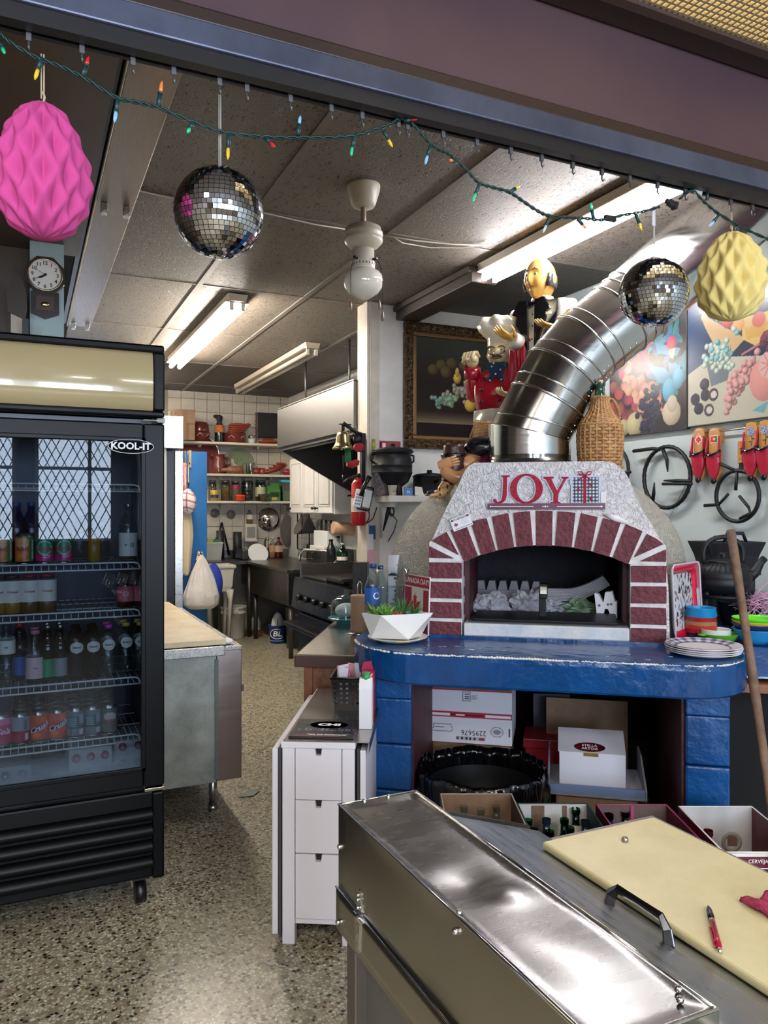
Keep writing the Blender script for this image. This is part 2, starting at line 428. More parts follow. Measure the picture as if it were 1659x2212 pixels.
struct('column',BX(0.02,0.178,4.25,4.5,0,CZ),mat('pale blue green paint','#9fb0ae',0.5))
# ceiling: slab over, tiles and bars as pieces
ce = struct('ceiling',BX(-1.2,UR,1.9,10,CZ + 0.02,CZ + 0.12),mat('dark void','#1c1a18',0.9))
M_tbar = mat('greasy ceiling bar','#7a7068',0.45)
us = [0.31,1.05,1.79,2.53,UR]; vs_ = [1.9,2.38,3.77,5.16,6.55,7.94,9.33,9.9]
M_ctdark = fissured(); M_ctdark.name = 'darker fissured ceiling tile'  # darker copy of the tile for the far and back right tiles
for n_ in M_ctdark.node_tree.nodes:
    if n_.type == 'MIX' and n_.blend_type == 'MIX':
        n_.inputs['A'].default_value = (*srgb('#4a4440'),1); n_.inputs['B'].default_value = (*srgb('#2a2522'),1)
for i in range(4):
    for j in range(7):
        sag = 0.004 * random.random()
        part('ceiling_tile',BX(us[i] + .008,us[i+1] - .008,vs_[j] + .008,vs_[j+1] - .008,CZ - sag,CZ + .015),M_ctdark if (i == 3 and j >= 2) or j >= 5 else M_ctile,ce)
for u_ in us[1:4]: part('ceiling_bar',BX(u_ - .017,u_ + .017,1.9,9.9,CZ - .008,CZ + .01),M_tbar,ce)
for v_ in vs_[1:7]:
    for i in range(4): part('ceiling_bar',BX(us[i] + .018,us[i+1] - .018,v_ - .009,v_ + .009,CZ - .006,CZ + .01),M_tbar,ce)
struct('trim_1',BX(-1.3,0.255,1.9,4.42,2.9,CZ + .02),mat('smooth brown soffit paint','#6a5a4d',0.5))
# steel shutter track under the ceiling
tr = thing('ceiling_track','long flat stainless channel running under the ceiling beside the brown soffit','track',(0.385,4.2,CZ - .06))
part('channel',BX(-.085,.085,-2.3,2.3,0,.05).box(-.095,-.085,-2.3,2.3,-.012,.05),steel('dull track steel','#8f8279',0.4,(90,2,90)),tr,bevel=.004)
part('edge_strip',BX(-.125,-.1,-2.3,2.3,.01,.05),mat('dark track edge','#2c2420',0.4),tr)
for y_ in (-.35,2.2):
    for x_ in (-.05,.05):
        part('bracket',BX(x_ - .014,x_ + .014,y_ - .03,y_ + .01,-.05,0).cyl((x_,y_ - .035,-.03),(x_,y_ - .01,-.03),.016,n=10),M_steel,tr,bevel=.003)
# ---------------- header over the counter ----------------
hd = struct('wall_header',BX(-2.2,UR,1.72,1.9,2.66,3.1),mat('mauve fascia paint','#4f3a42',0.42,var=(1.5,'#584246',1),bump=(25,0.03)))
struct('trim_2',BX(-2.2,UR,1.705,1.9,2.623,2.66),mat('brown header moulding','#33241f',0.4),bevel=.006)
hr = thing('curtain_rail','blue grey aluminium rail with black channel along the header bottom','rail',(0.5,1.78,2.53))
part('face_strip',BX(-2.7,2.7,-.085,.0,.035,.092),mat('blue grey aluminium','#5d6378',0.35,metal=0.5,var=(4,'#4a4f62',1)),hr,bevel=.004)
part('black_channel',BX(-2.7,2.7,-.075,-.045,0,.036).box(-2.7,2.7,-.03,-.022,0,.036).box(-2.7,2.7,-.045,-.03,.02,.036),mat('black channel','#1a191c',0.4),hr)
hk = BX(-.005,.005,-.004,.004,-.03,.012).tube([(0,0,-.03),(0,0,-.042),(0,-.005,-.05),(0,-.011,-.045)],.0022,6).box(-.007,.007,-.006,.006,.006,.014)
hk = hk.mesh('curtain_hook',mat('grey hook','#6d6c70',0.4,metal=.5)); fixn(hk)
for px in (62,177,287,375,474,533,627,715,782,860,880,957,1030,1103,1170,1237,1300,1360,1420,1480,1578,1625):
    q = onv(px,100,1.747)
    solo('curtain_hook',hk,None,'small grey curtain hook hanging from the black rail channel','hook',(q.x,1.747,2.545),group='curtain hooks on the header rail')
# dining room behind the camera (seen only in mirrors, steel and glass)
struct('wall_street',BX(-4,UR,-4.5,-4.4,0,1.15).box(-4,UR,-4.5,-4.4,2.7,3.1).box(-4,-2.95,-4.5,-4.4,.8,2.7)
       .box(-1.6,-1.4,-4.5,-4.4,.8,2.7).box(-.1,.1,-4.5,-4.4,.8,2.7).box(1.4,1.6,-4.5,-4.4,.8,2.7).box(2.95,UR,-4.5,-4.4,.8,2.7),mat('dining room wall','#8d8074',0.7))
struct('wall_dining_left',BX(-4.1,-4,-4.5,6,0,3.2),mat('dining room wall','#8d8074',0.7))
struct('ceiling_dining',BX(-4,UR,-4.5,1.72,2.97,3.07),mat('dining ceiling','#8b8078',0.7))
for i,x_ in enumerate((-2.25,-.75,.75,2.25)):
    struct('window_%d' % (i + 1),BX(x_ - .66,x_ - .6,-4.46,-4.4,.8,2.7).box(x_ + .6,x_ + .66,-4.46,-4.4,.8,2.7).box(x_ - .6,x_ + .6,-4.46,-4.4,.8,.86).box(x_ - .6,x_ + .6,-4.46,-4.4,2.64,2.7)
           .box(x_ - .02,x_ + .02,-4.46,-4.4,.86,2.64).box(x_ - .6,x_ + .6,-4.46,-4.4,2.05,2.09),mat('window frame paint','#d8d8d8',0.5))
    lat = MB()
    for k in range(-5,9):
        for s_ in (-1,1): a_,b_ = x_ + s_ * (-.6 + k * .2),x_ + s_ * (-.6 + k * .2 + .75); lat.tube([(a_,-4.43,1.15),(b_,-4.43,2.64)],.006,4)
    struct('trim_%d' % (i + 10),lat,M_black)
    struct('trim_%d' % (i + 20),GR(lambda a,b,x_=x_: (x_ + (-.6 if i % 2 else .25) + .34 * a,-4.36 + .02 * sin(40 * a),1.15 + 1.5 * b),30,2),mat('sheer curtain','#b9bcc4',.8))
# ---------------- ceiling lights ----------------
def tube_mat(name,es,col):
    return mat(name,'#f4f4ee',0.3,emit=col,es=es)
M_lit = tube_mat('lit fluorescent tube',40,'#f6f7ff')
M_lit2 = tube_mat('lit kitchen fluorescent tube',70,'#fff6e8')
M_housing = mat('cream lamp housing','#b8aa98',0.4)
def strip_light(label,u,v0,v1,lit,z=CZ - .01):
    t = thing('fluorescent_light',label,'light',(u,(v0 + v1) / 2,z)); L = (v1 - v0) / 2
    part('housing',PR([(-.07,0),(-.055,-.05),(.055,-.05),(.07,0)],-L,L),M_housing,t)
    part('reflector',PR([(-.085,-.052),(-.08,-.056),(.08,-.056),(.085,-.052)],-L + .02,L - .02),M_housing,t)
    for s in (-.04,.04):
        part('tube',CY((s,-L + .03,-.088),(s,L - .03,-.088),.0185,n=14),(M_lit if lit == 1 else M_lit2 if lit == 2 else tube_mat('added fill tube',18,'#fff6e8')) if lit else mat('unlit tube','#c8bfae',0.3),t)
        for e in (-1,1):
            part('socket',BX(s - .014,s + .014,e * (L - .028) - .008,e * (L - .028) + .008,-.108,-.05),mat('white lamp socket','#ddd6c8',0.4),t,bevel=.002)
    return t
strip_light('lit twin tube fluorescent fitting above the waiter figure and steel flue',2.56,1.96,4.0,True)
strip_light('lit twin tube fluorescent fitting over the cutting board bench behind the fridge',1.335,5.25,7.75,2)
strip_light('added unseen twin tube fill light deep in the kitchen, hidden past the fridge',1.2,8.2,9.6,3)  # unseen fitting added to brighten the back of the kitchen
strip_light('unlit twin tube fluorescent fitting near the steel extractor hood',2.33,6.5,9.1,False)
db = thing('ceiling_channel','dark metal channel between the lit fitting and the picture wall','channel',(2.56,4.55,CZ - .01))
part('channel_body',BX(-.09,.09,-.52,.54,-.1,0),mat('dark channel paint','#40362f',0.4),db,bevel=.006)
for x_ in (-.1,.1): part('channel_rib',BX(x_ - .012,x_ + .012,-.52,.54,-.04,-.005),mat('dark channel paint','#40362f',0.4),db)
# ---------------- bladeless fan light ----------------
fp = onz(785,400,CZ)
fn = thing('ceiling_fan_light','cream ceiling fan motor without blades holding a schoolhouse glass globe','lamp',(fp.x,fp.y,0))
part('canopy',LA([(.012,2.945),(.05,2.95),(.058,2.965),(.072,3.01),(.078,3.035),(.078,3.048)],28),M_cream,fn)
part('rod',CY((0,0,2.86),(0,0,2.95),.0125,n=14),mat('cream rod','#a89c8a',.3),fn)
part('motor',LA([(.03,2.75),(.07,2.765),(.088,2.785),(.09,2.80),(.084,2.806),(.09,2.815),(.09,2.83),(.082,2.836),(.082,2.85),(.05,2.866),(.013,2.87)],32),M_cream,fn)
part('neck',LA([(.05,2.655),(.054,2.665),(.05,2.672),(.05,2.75),(.03,2.757)],28),M_cream,fn)
nb = part('leaf_band',LA([(.0545,2.668),(.0545,2.69)],28,caps=False),M_cream,fn)
lf = MB()
for i in range(22):
    a = i * PI / 11
    for s in (-1,1):
        k = lf.mark(); lf.sphere((0,0,0),(.0045,.001,.0022),6,4)
        lf.xf(k,TrM((.0552 * cos(a),.0552 * sin(a),2.679 + s * .003)) @ RotM(a + PI / 2,4,'Z') @ RotM(s * .6,4,'Y'))
part('leaf_ornament',lf,mat('brown ornament','#5c4a38',.5),nb,kind='stuff')
part('globe',LA([(0,2.515),(.02,2.521),(.045,2.535),(.07,2.552),(.086,2.575),(.091,2.60),(.09,2.625),(.078,2.645),(.055,2.656)],36),mat('milky glass globe','#d9d0bf',.08,coat=.6),fn)
for a,zz in ((-2.6,2.455),(.3,2.50),(-.9,2.42)):
    x_,y_ = .062 * cos(a),.062 * sin(a)
    part('switch_stub',CY((x_ * .75,y_ * .75,2.70),(x_ * 1.15,y_ * 1.15,2.70),.006,n=8),M_black,fn)
    x_,y_ = x_ * 1.6,y_ * 1.6
    pc = part('pull_chain',TU([(x_ * .7,y_ * .7,2.70),(x_ * .9,y_ * .9,2.66),(x_,y_,2.62),(x_,y_,zz + .04)],.0014,5),mat('chain metal','#3a3029',.4,.6),fn)
    part('chain_bob',LA([(0,zz - .012),(.006,zz - .006),(.0075,zz + .008),(.004,zz + .03),(.001,zz + .042)],10,(x_,y_,0)),mat('pull bob wood','#6d5038',.4),pc)
# white cable along the ceiling
c1 = [onz(a,b,CZ - .012) for a,b in ((285,405),(300,412),(380,430),(470,448),(580,462),(680,485),(745,495))]
c2 = [onz(a,b,CZ - .012) for a,b in ((825,508),(900,520),(980,528),(1045,530))]
c3 = [onz(a,b,CZ - .012) for a,b in ((850,512),(870,525),(930,535),(1000,535),(1048,528))]
tag(part('ceiling_cable',TU(c1,.004,6),mat('white cable','#cfc8ba',.5),None),'white cable on the ceiling from the track to the fan','cable')
tag(part('ceiling_cable',TU(c2,.004,6).tube(c3,.0035,6),MATS['white cable'],None),'white double cable on the ceiling from the fan to the lit fitting','cable')
# ---------------- mirror balls ----------------
M_mirror = mat('mirror facet','#d4d6da',0.05,1.0)
M_ballcore = mat('dark ball core','#2a2a2c',0.5)
fac = BX(-.5,.5,-.5,.5,-.5,.5).mesh('mirror_facet',M_mirror)
def mirror_ball(label,px,py,hookpx,hooky,rng):
    c = onv(px,py,1.747); r = .1
    t = thing('mirror_ball',label,'ball',c)
    part('core',SPH((0,0,0),r * .985,32,24),M_ballcore,t)
    fs = []; rows = 29
    for j in range(rows):
        th = PI * (j + .5) / rows; n = max(3,round(2 * PI * sin(th) * r / .0112)); off = rng.random()
        for i in range(n):
            a = 2 * PI * (i + off) / n
            d = Vector((sin(th) * cos(a),sin(th) * sin(a),cos(th)))
            fs.append((d,2 * PI * sin(th) * r / n * .9,PI * r / rows * .9,a))
    view = (cam.location - c).normalized()
    fs.sort(key=lambda q: -q[0].dot(view)); rest = MB()
    for k,(d,wx,wz,a) in enumerate(fs):
        n = (d + Vector((rng.uniform(-1,1),rng.uniform(-1,1),rng.uniform(-1,1))) * .025).normalized()
        tx = Vector((-sin(a),cos(a),0)); tx = (tx - n * tx.dot(n)).normalized(); tz = n.cross(tx)
        M = Matrix((( *tx,0),(*tz,0),(*n,0),(0,0,0,1))).transposed(); M.translation = d * r
        M = M @ Matrix.Diagonal((wx,wz,.0025,1))
        if k < 300:
            o = bpy.data.objects.new('mirror_facet',fac); COL.objects.link(o); o.parent = t; o.matrix_local = M
        else:
            m0 = rest.mark(); rest.box(-.5,.5,-.5,.5,-.5,.5); rest.xf(m0,M)
    part('mirror_facets_beyond',rest,M_mirror,t,kind='stuff')
    q = onv(hookpx,hooky,1.747); q.x = c.x
    part('cap',LA([(.012,r * .985),(.012,r + .004),(.004,r + .008)],12),M_chrome,t)
    dx = q.x - c.x; dz = 2.495 - c.z
    part('hanging_line',TU([(0,0,r),(dx,0,dz)],.0013,5).tube([(.004,0,r),(dx + .004,0,dz)],.0013,5),mat('clear nylon line','#b9b9b6',.3),t)
    return t
rg = random.Random(3)
mirror_ball('larger looking mirror ball hanging near the pink paper egg',473,460,474,165,rg)
b2 = mirror_ball('mirror ball hanging in front of the steel flue',1412,632,1420,400,rg)
part('price_tag',BX(-.006,.006,-.001,.001,.2,.26),mat('clear tag','#d9dde0',.3),b2)
# ---------------- honeycomb paper eggs ----------------
def egg(label,px,py,base,hang,R0=.098):
    c = onv(px,py,1.747)
    t = thing('paper_egg',label,'egg',c); N,Mr = 6,4
    def f(a_,b_):
        a,th = 2 * PI * a_,PI * b_
        z = cos(th); rr = sin(th) ** .92 * (1 + .16 * -z)
        rowp = sin(th * Mr) ; p = N * a
        c1_,c2_ = abs(sin(p)),abs(cos(p)); k = .5 + .5 * sin(2 * Mr * th / 1.0)
        dent = (c1_ * k + c2_ * (1 - k)); r = R0 * rr * (1 - .25 * (1 - dent) ** .9 - .03 * sin(5 * a + 3 * th))
        return (r * cos(a),r * sin(a),.14 * z)
    part('honeycomb_paper',GR(f,216,120),base,t)
    part('loop',TU([(0,0,.135),(.004,0,.155),(0,0,.165)],.0025,6),M_rope,t)
    part('hanging_string',TU([(-.0025,0,.15),(-.0025,0,hang - c.z)],.0018,5).tube([(.0025,0,.15),(.0025,0,hang - c.z)],.0018,5),M_rope,t)
def paper(name,col,deep):
    m = mat(name,col,.8,spec=.2); b = m.node_tree.nodes['Principled BSDF']
    b.inputs['Subsurface Weight'].default_value = .15; b.inputs['Subsurface Radius'].default_value = (.02,.012,.012); b.inputs['Subsurface Scale'].default_value = .5
    return m
egg('pink honeycomb paper egg hanging from the rail',92,370,paper('pink tissue paper','#c44a8c',0),2.495)
egg('pale yellow honeycomb paper egg hanging from the rail',1580,597,paper('yellow tissue paper','#e3cf86',0),2.495,.108)
# ---------------- string of coloured bulbs ----------------
pts = [(-30,50),(0,72),(20,90),(80,125),(130,143),(185,170),(250,210),(300,222),(345,233),(420,265),(480,285),(540,293),(600,297),(660,297),(720,297),(770,293),(810,280),(845,268),(860,258),(885,262),(910,290),(940,318),(965,330),(985,345),(1010,370),(1035,395),(1065,405),(1100,415),(1130,435),(1160,455),(1185,466),(1230,470),(1265,472),(1300,475),(1345,465),(1385,458),(1425,447)]
pts2 = [(1468,430),(1495,412),(1520,435),(1550,460),(1600,490),(1659,517),(1700,535)]
SV = 1.735
st = thing('fairy_lights','string of coloured mini bulbs on dark green twisted cord across the header','fairy lights',onv(830,290,SV))
M_cord = mat('dark green cord','#12312f',.45); M_sock = mat('dark green socket','#173a3c',.4)
def smooth(P,k=5):
    out = []
    for i in range(len(P) - 1):
        p0,p1,p2,p3 = P[max(i-1,0)],P[i],P[i+1],P[min(i+2,len(P)-1)]
        for j in range(k):
            s = j / k; out.append(.5 * ((2*p1) + (p2-p0)*s + (2*p0-5*p1+4*p2-p3)*s*s + (3*p1-p0-3*p2+p3)*s**3))
    return out + [P[-1]]
mbc = MB(); so = st.location.copy()
for pp in (pts,pts2):
    P = smooth([onv(a,b,SV) - so for a,b in pp],8)
    for ph in (0,PI):
        mbc.tube([p + Vector((0,cos(i * .9 + ph),sin(i * .9 + ph))) * .0028 for i,p in enumerate(P)],.0026,6)
part('cord',mbc,M_cord,st)
BC = {'yellow': '#e8c93a','red': '#d4262f','blue': '#8fc3e6','orange': '#f08a3c','green': '#2fc48d','clear': '#c5d4d0'}
for col,bx,by,tx,ty in (('green',0,92,6,112),('yellow',90,125,75,172),('red',178,165,192,122),('blue',255,213,247,265),('orange',342,232,350,175),('green',418,265,404,288),('yellow',494,290,492,345),('red',572,298,586,321),('blue',643,292,649,250),('green',765,296,758,337),('yellow',828,282,848,318),('red',872,262,890,263),('blue',930,315,918,355),('orange',985,350,966,352),('green',1037,396,1020,436),('yellow',1100,416,1123,402),('clear',1188,468,1173,503),('orange',1248,473,1266,494),('green',1282,473,1276,438),('yellow',1373,462,1387,498),('red',1527,432,1531,395),('blue',1553,463,1533,490),('clear',1595,487,1588,510)):
    p0,p1 = onv(bx,by,SV) - so,onv(tx,ty,SV) - so
    d = p1 - p0
    if d.length < .03: d = d * (.032 / d.length) + Vector((0,-.02,0))
    s = part('bulb_socket',CY(p0,p0 + d * .55,.0052,.0048,n=10).cyl(p0 + d * .5,p0 + d * .56,.006,n=10),M_sock,st)
    part('bulb',LA([(.0038,0),(.004,.4),(.0036,.7),(.0012,1)],8,p0 + d * .55,M=Vector((0,0,1)).rotation_difference(d.normalized()).to_matrix().to_4x4() @ Matrix.Diagonal((1,1,d.length * .45,1))),
         mat(col + ' bulb plastic',BC[col],.15,trans=.35,emit=BC[col],es=.12),s,label=col + ' mini bulb')
part('plug',BX(-.012,.012,-.008,.008,-.009,.009).box(-.022,-.01,-.006,.006,-.006,.006).box(.01,.02,-.01,.01,-.011,.011),mat('black plug','#15171a',.5),st,loc=onv(1450,440,SV) - so,rot=(0,.3,0),bevel=.002)
part('fuse_block',BX(-.02,.02,-.006,.006,-.008,.008),MATS['black plug'],st,loc=onv(1318,472,SV) - so,bevel=.002)
part('cord_tag',BX(-.017,.017,-.0006,.0006,-.012,.012),mat('printed cord tag','#b8b9b4',.5,bump=(300,.2)),st,loc=onv(1508,413,SV) - so,rot=(0,.3,0))
# ---------------- louvred lamp cover in the dining ceiling ----------------
p = [onz(a,b,2.93) for a,b in ((1440,0),(1659,85))]
gl = thing('louvre_light','warm lit ceiling lamp with a woven louvre grille','light',(1.95,1.27,2.93))
part('frame',BX(-1.2,1.2,.33,.36,-.01,.04).box(-1.2,1.2,-.36,-.33,-.01,.04).box(-1.2,-1.17,-.33,.33,-.01,.04).box(1.17,1.2,-.33,.33,-.01,.04),mat('brown lamp frame','#4c3b36',.45),gl)
lo = MB()
for i in range(112):
    x_ = -1.16 + i * .0207; lo.box(x_ - .0035,x_ + .0035,-.33,.33,0,.012)
for j in range(32):
    y_ = -.32 + j * .0207; lo.box(-1.16,1.16,y_ - .0035,y_ + .0035,.001,.013)
part('louvre',lo,mat('brassy louvre plastic','#b0a07c',.35,.2),gl,kind='stuff')
part('glow_panel',BX(-1.17,1.17,-.33,.33,.03,.036),mat('glowing diffuser','#fff2cf',.5,emit='#fff0d2',es=3.2),gl)
struct('trim_3',BX(-1.2,UR,1.64,1.71,2.93,2.97),MATS['brown header moulding'])
# ---------------- clock on the column ----------------
cp = onv(97,598,4.25); cl = thing('wall_clock','octagonal wooden pendulum wall clock on the pale column','clock',(cp.x,4.249,cp.z)); cl.scale = (.76,) * 3
oc = lambda r,o=PI / 8: [(r * cos(o + i * PI / 4),r * sin(o + i * PI / 4)) for i in range(8)]
part('case',PR(oc(.13),-.045,0),M_darkwood,cl,bevel=.008)
part('bezel',LA([(.098,0),(.11,0),(.108,.012),(.098,.006)],40,(0,-.045,0),M=RotM(R(90),4,'X'),caps=False),mat('brass bezel','#a58f78',.25,.9),cl)
part('dial',LA([(0,0),(.099,0),(.099,.002)],40,(0,-.045,0),M=RotM(R(90),4,'X')),mat('cream dial','#e6ddd0',.5),cl)
for i in range(1,13):
    a = PI / 2 - i * PI / 6; text('numeral',str(i),.034,M_letterk,cl,(.076 * cos(a),-.0485,.076 * sin(a)),UP,bold=.0006)
def hand(a,L,wd,y):
    return PR([(-wd,-.012),(wd,-.012),(wd,L * .6),(0,L),(-wd,L * .6)],y,y - .0012).xf(0,RotM(a,4,'Y'))
part('hour_hand',hand(R(231),.045,.006,-.050),M_black,cl); part('minute_hand',hand(R(240),.068,.004,-.0515),M_black,cl)
part('second_hand',hand(R(-60),.07,.001,-.053),M_black,cl); part('hub',CY((0,-.05,0),(0,-.055,0),.009),M_black,cl)
lb = part('lower_case',PR([(-.085,-.11),(.085,-.11),(.085,-.25),(0,-.285),(-.085,-.25)],-.04,0),M_darkwood,cl,bevel=.005)
part('window_frame',PR([(-.055,-.14),(.055,-.14),(.055,-.235),(-.055,-.235)],-.048,-.04),mat('reddish wood','#4a2a22',.4),lb,bevel=.004)
part('pendulum',SPH((0,-.05,-.195),(.026,.008,.017),16,10),mat('brass','#c9b27a',.2,1),lb)
# cream board behind the fridge, by the column
bp_ = thing('leaning_board','tall cream board with dark curved top standing behind the fridge','board',(-.032,4.14,0))
part('board',BX(-.032,.032,-.015,.015,0,2.55),mat('cream board','#b7a891',.5),bp_)
part('curved_top',PR([(-.045,2.5),(.03,2.47),(.04,2.52),(.036,2.6),(.02,2.66),(-.01,2.68),(-.036,2.65),(-.05,2.58)],-.022,-.0155),mat('dark brown cover','#3d3026',.6),bp_)
tag(part('dark_pole',BX(-.014,.014,-.014,.014,0,2.46),mat('dark pole','#151515',.4),None,loc=(.0,4.06,0)),'dark square pole standing beside the cream board','pole')
# ---------------- glass door drinks fridge ----------------
FL = Vector((.055,3.4,0))
fr = thing('drinks_fridge','tall black glass door drinks fridge with cream header sign','fridge',FL)
def wp(name,mb,m,parent=fr,org=FL,**k):
    mb.xf(0,TrM(-org)); return part(name,mb,m,parent,**k)
X0,X1,Y0,Y1 = -.38,.49,3.07,3.78
M_fblack = mat('satin black enamel','#050608',0.36,spec=.16)
M_fin = mat('pale fridge lining','#7d8186',0.4)
wp('cabinet',BX(X0,X0 + .04,Y0 + .045,Y1,.13,2.15).box(X1 - .04,X1,Y0 + .045,Y1,.13,2.15).box(X0,X1,Y1 - .04,Y1,.13,2.15)
   .box(X0,X1,Y0 + .045,Y1,2.10,2.15).box(X0,X1,Y0 + .045,Y1,.13,.43),M_fblack)
wp('lining',BX(X0 + .04,X0 + .046,Y0 + .05,Y1 - .04,.43,1.9).box(X1 - .046,X1 - .04,Y0 + .05,Y1 - .04,.43,1.9).box(X0 + .046,X1 - .046,Y1 - .046,Y1 - .04,.43,1.9)
   .box(X0 + .046,X1 - .046,Y0 + .05,Y1 - .046,1.88,1.9),mat('shaded fridge lining','#2c3142',0.4))  # shade of the unlit interior put into the lining colour
wp('deck',BX(X0 + .046,X1 - .046,Y0 + .05,Y1 - .046,.43,.445),M_fin)
hdf = wp('header_frame',BX(X0,X1,Y0 - .005,Y0 + .05,2.155,2.185).box(X0,X1,Y0 - .005,Y0 + .05,1.905,1.93).box(X1 - .045,X1,Y0 - .015,Y0 + .05,1.93,2.155).box(X0,X0 + .045,Y0 - .015,Y0 + .05,1.93,2.155),M_fblack,bevel=.008)
wp('header_sign',PR([(Y0 + .04,1.93),(Y0 - .012,1.93),(Y0 - .02,2.0),(Y0 - .02,2.08),(Y0 - .008,2.14),(Y0 + .005,2.157),(Y0 + .04,2.157)],X0 + .045,X1 - .045,plane='yz',smooth=True),mat('cream sign acrylic','#b3a27a',0.12,coat=.5))
wp('top_hinge',BX(X1 - .08,X1 - .002,Y0 - .005,Y0 + .04,1.888,1.897).box(X1 - .03,X1,Y0 - .01,Y0 + .04,1.883,1.903),M_chrome,bevel=.002)
DZ0,DZ1 = .48,1.88
door = wp('door',BX(X1 - .078,X1,Y0,Y0 + .04,DZ0,DZ1).box(X0,X0 + .078,Y0,Y0 + .04,DZ0,DZ1).box(X0 + .078,X1 - .078,Y0,Y0 + .04,DZ1 - .062,DZ1).box(X0 + .078,X1 - .078,Y0,Y0 + .04,DZ0,DZ0 + .07),M_fblack,bevel=.006)
wp('door_bead',BX(X1 - .088,X1 - .07,Y0 - .004,Y0 + .012,DZ0 + .062,DZ1 - .055).box(X0 + .07,X0 + .088,Y0 - .004,Y0 + .012,DZ0 + .062,DZ1 - .055).box(X0 + .07,X1 - .07,Y0 - .004,Y0 + .012,DZ1 - .072,DZ1 - .055)
   .box(X0 + .07,X1 - .07,Y0 - .004,Y0 + .012,DZ0 + .062,DZ0 + .079),M_fblack,door,bevel=.003)
wp('pane',BX(X0 + .08,X1 - .08,Y0 + .008,Y0 + .012,DZ0 + .07,DZ1 - .06),glass('fridge door glass','#ccd4dc',.5,.02),door)
# fog gathers on the lowest strip of the pane
fogm = bpy.data.materials.new('frosted condensation'); fogm.use_nodes = True; _n = fogm.node_tree; _b = _n.nodes['Principled BSDF']
_b.inputs['Base Color'].default_value = (.75,.78,.78,1); _b.inputs['Roughness'].default_value = .9
_t = _n.nodes.new('ShaderNodeTexCoord'); _s = _n.nodes.new('ShaderNodeSeparateXYZ'); _n.links.new(_t.outputs['Generated'],_s.inputs[0])
_z = _n.nodes.new('ShaderNodeTexNoise'); _z.inputs['Scale'].default_value = 7; _n.links.new(_t.outputs['Object'],_z.inputs['Vector'])
_m = _n.nodes.new('ShaderNodeMath'); _m.operation = 'MULTIPLY_ADD'; _m.inputs[1].default_value = -1; _m.inputs[2].default_value = .75; _n.links.new(_s.outputs['Z'],_m.inputs[0])
_k = _n.nodes.new('ShaderNodeMath'); _k.operation = 'MULTIPLY'; _k.use_clamp = True; _n.links.new(_m.outputs[0],_k.inputs[0]); _n.links.new(_z.outputs['Fac'],_k.inputs[1]); _n.links.new(_k.outputs[0],_b.inputs['Alpha'])
wp('condensation',BX(X0 + .08,X1 - .08,Y0 + .0125,Y0 + .0135,DZ0 + .07,DZ0 + .2),fogm,door)
wp('bottom_hinge',BX(X1 - .075,X1 - .002,Y0 - .003,Y0 + .04,.462,.474),M_chrome,bevel=.002)
gp = wp('grille_panel',BX(X0,X1,Y0 + .02,Y0 + .05,.12,.455).box(X1 - .045,X1,Y0 - .0,Y0 + .05,.12,.455),M_fblack,bevel=.008)
for i in range(4):
    z_ = .365 - i * .062
    wp('louvre_blade',PR([(Y0 + .022,z_ + .03),(Y0 + .012,z_ + .026),(Y0 - .002,z_ + .01),(Y0 - .004,z_ - .004),(Y0 + .004,z_ - .018),(Y0 + .022,z_ - .022)],X0 + .01,X1 - .045,plane='yz',smooth=True),M_fblack,gp)
for x_ in (X0 + .07,X1 - .08):
    for y_ in (Y0 + .09,Y1 - .08):
        wp('caster',CY((x_ - .02,y_,.045),(x_ + .02,y_,.045),.045,n=18).box(x_ - .03,x_ + .03,y_ - .035,y_ + .035,.1,.13),M_black)
# logo
lg = wp('logo_plate',LA([(0,0),(1,0),(1,.002)],40,(.365,Y0 - .001,1.79),M=RotM(R(90),4,'X') @ Matrix.Diagonal((.082,.026,1,1))),mat('matt black','#040404',.8,spec=.1),door)
text('logo_letters','KOOL-IT',.036,mat('silver letters','#d8dadd',.4),lg,(.365 - FL.x,Y0 - .0045 - FL.y,1.79),UP,bold=.0011,sx=1.03).parent = lg
wp('logo_ring',TU([(.365 + .083 * cos(i * PI / 20),Y0 - .003,1.79 + .027 * sin(i * PI / 20)) for i in range(40)],.0014,5,**CL),MATS['silver letters'],door)
# wire shelves
M_wire = mat('white coated wire','#dcdcd6',.4)
SHX0,SHX1,SHY = X0 + .055,.405,3.165
SZ = [1.646,1.341,1.156,.888,.663]
for z_ in SZ:
    mb = MB()
    mb.tube([(SHX0,SHY,z_),(SHX1 - .015,SHY,z_),(SHX1,SHY,z_ - .006),(SHX1 + .004,SHY,z_ - .02),(SHX1 + .03,SHY,z_ - .026)],.0036,6)
    mb.tube([(SHX0,SHY - .002,z_ - .026),(SHX1 + .03,SHY - .002,z_ - .026)],.0036,6)
    x_ = SHX0 + .015
    while x_ < SHX1 + .02:
        mb.tube([(x_,SHY,z_ - .026),(x_,SHY + .004,z_ - .008),(x_,Y1 - .06,z_ - .008)] if x_ < SHX1 - .02 else [(x_,SHY,z_ - .026),(x_,Y1 - .06,z_ - .02)],.0016,4); x_ += .026
    for y_ in (SHY + .2,SHY + .38,Y1 - .07): mb.tube([(SHX0,y_,z_ - .012),(SHX1 + .03,y_,z_ - .012)],.003,5)
    wp('wire_shelf',mb,M_wire)
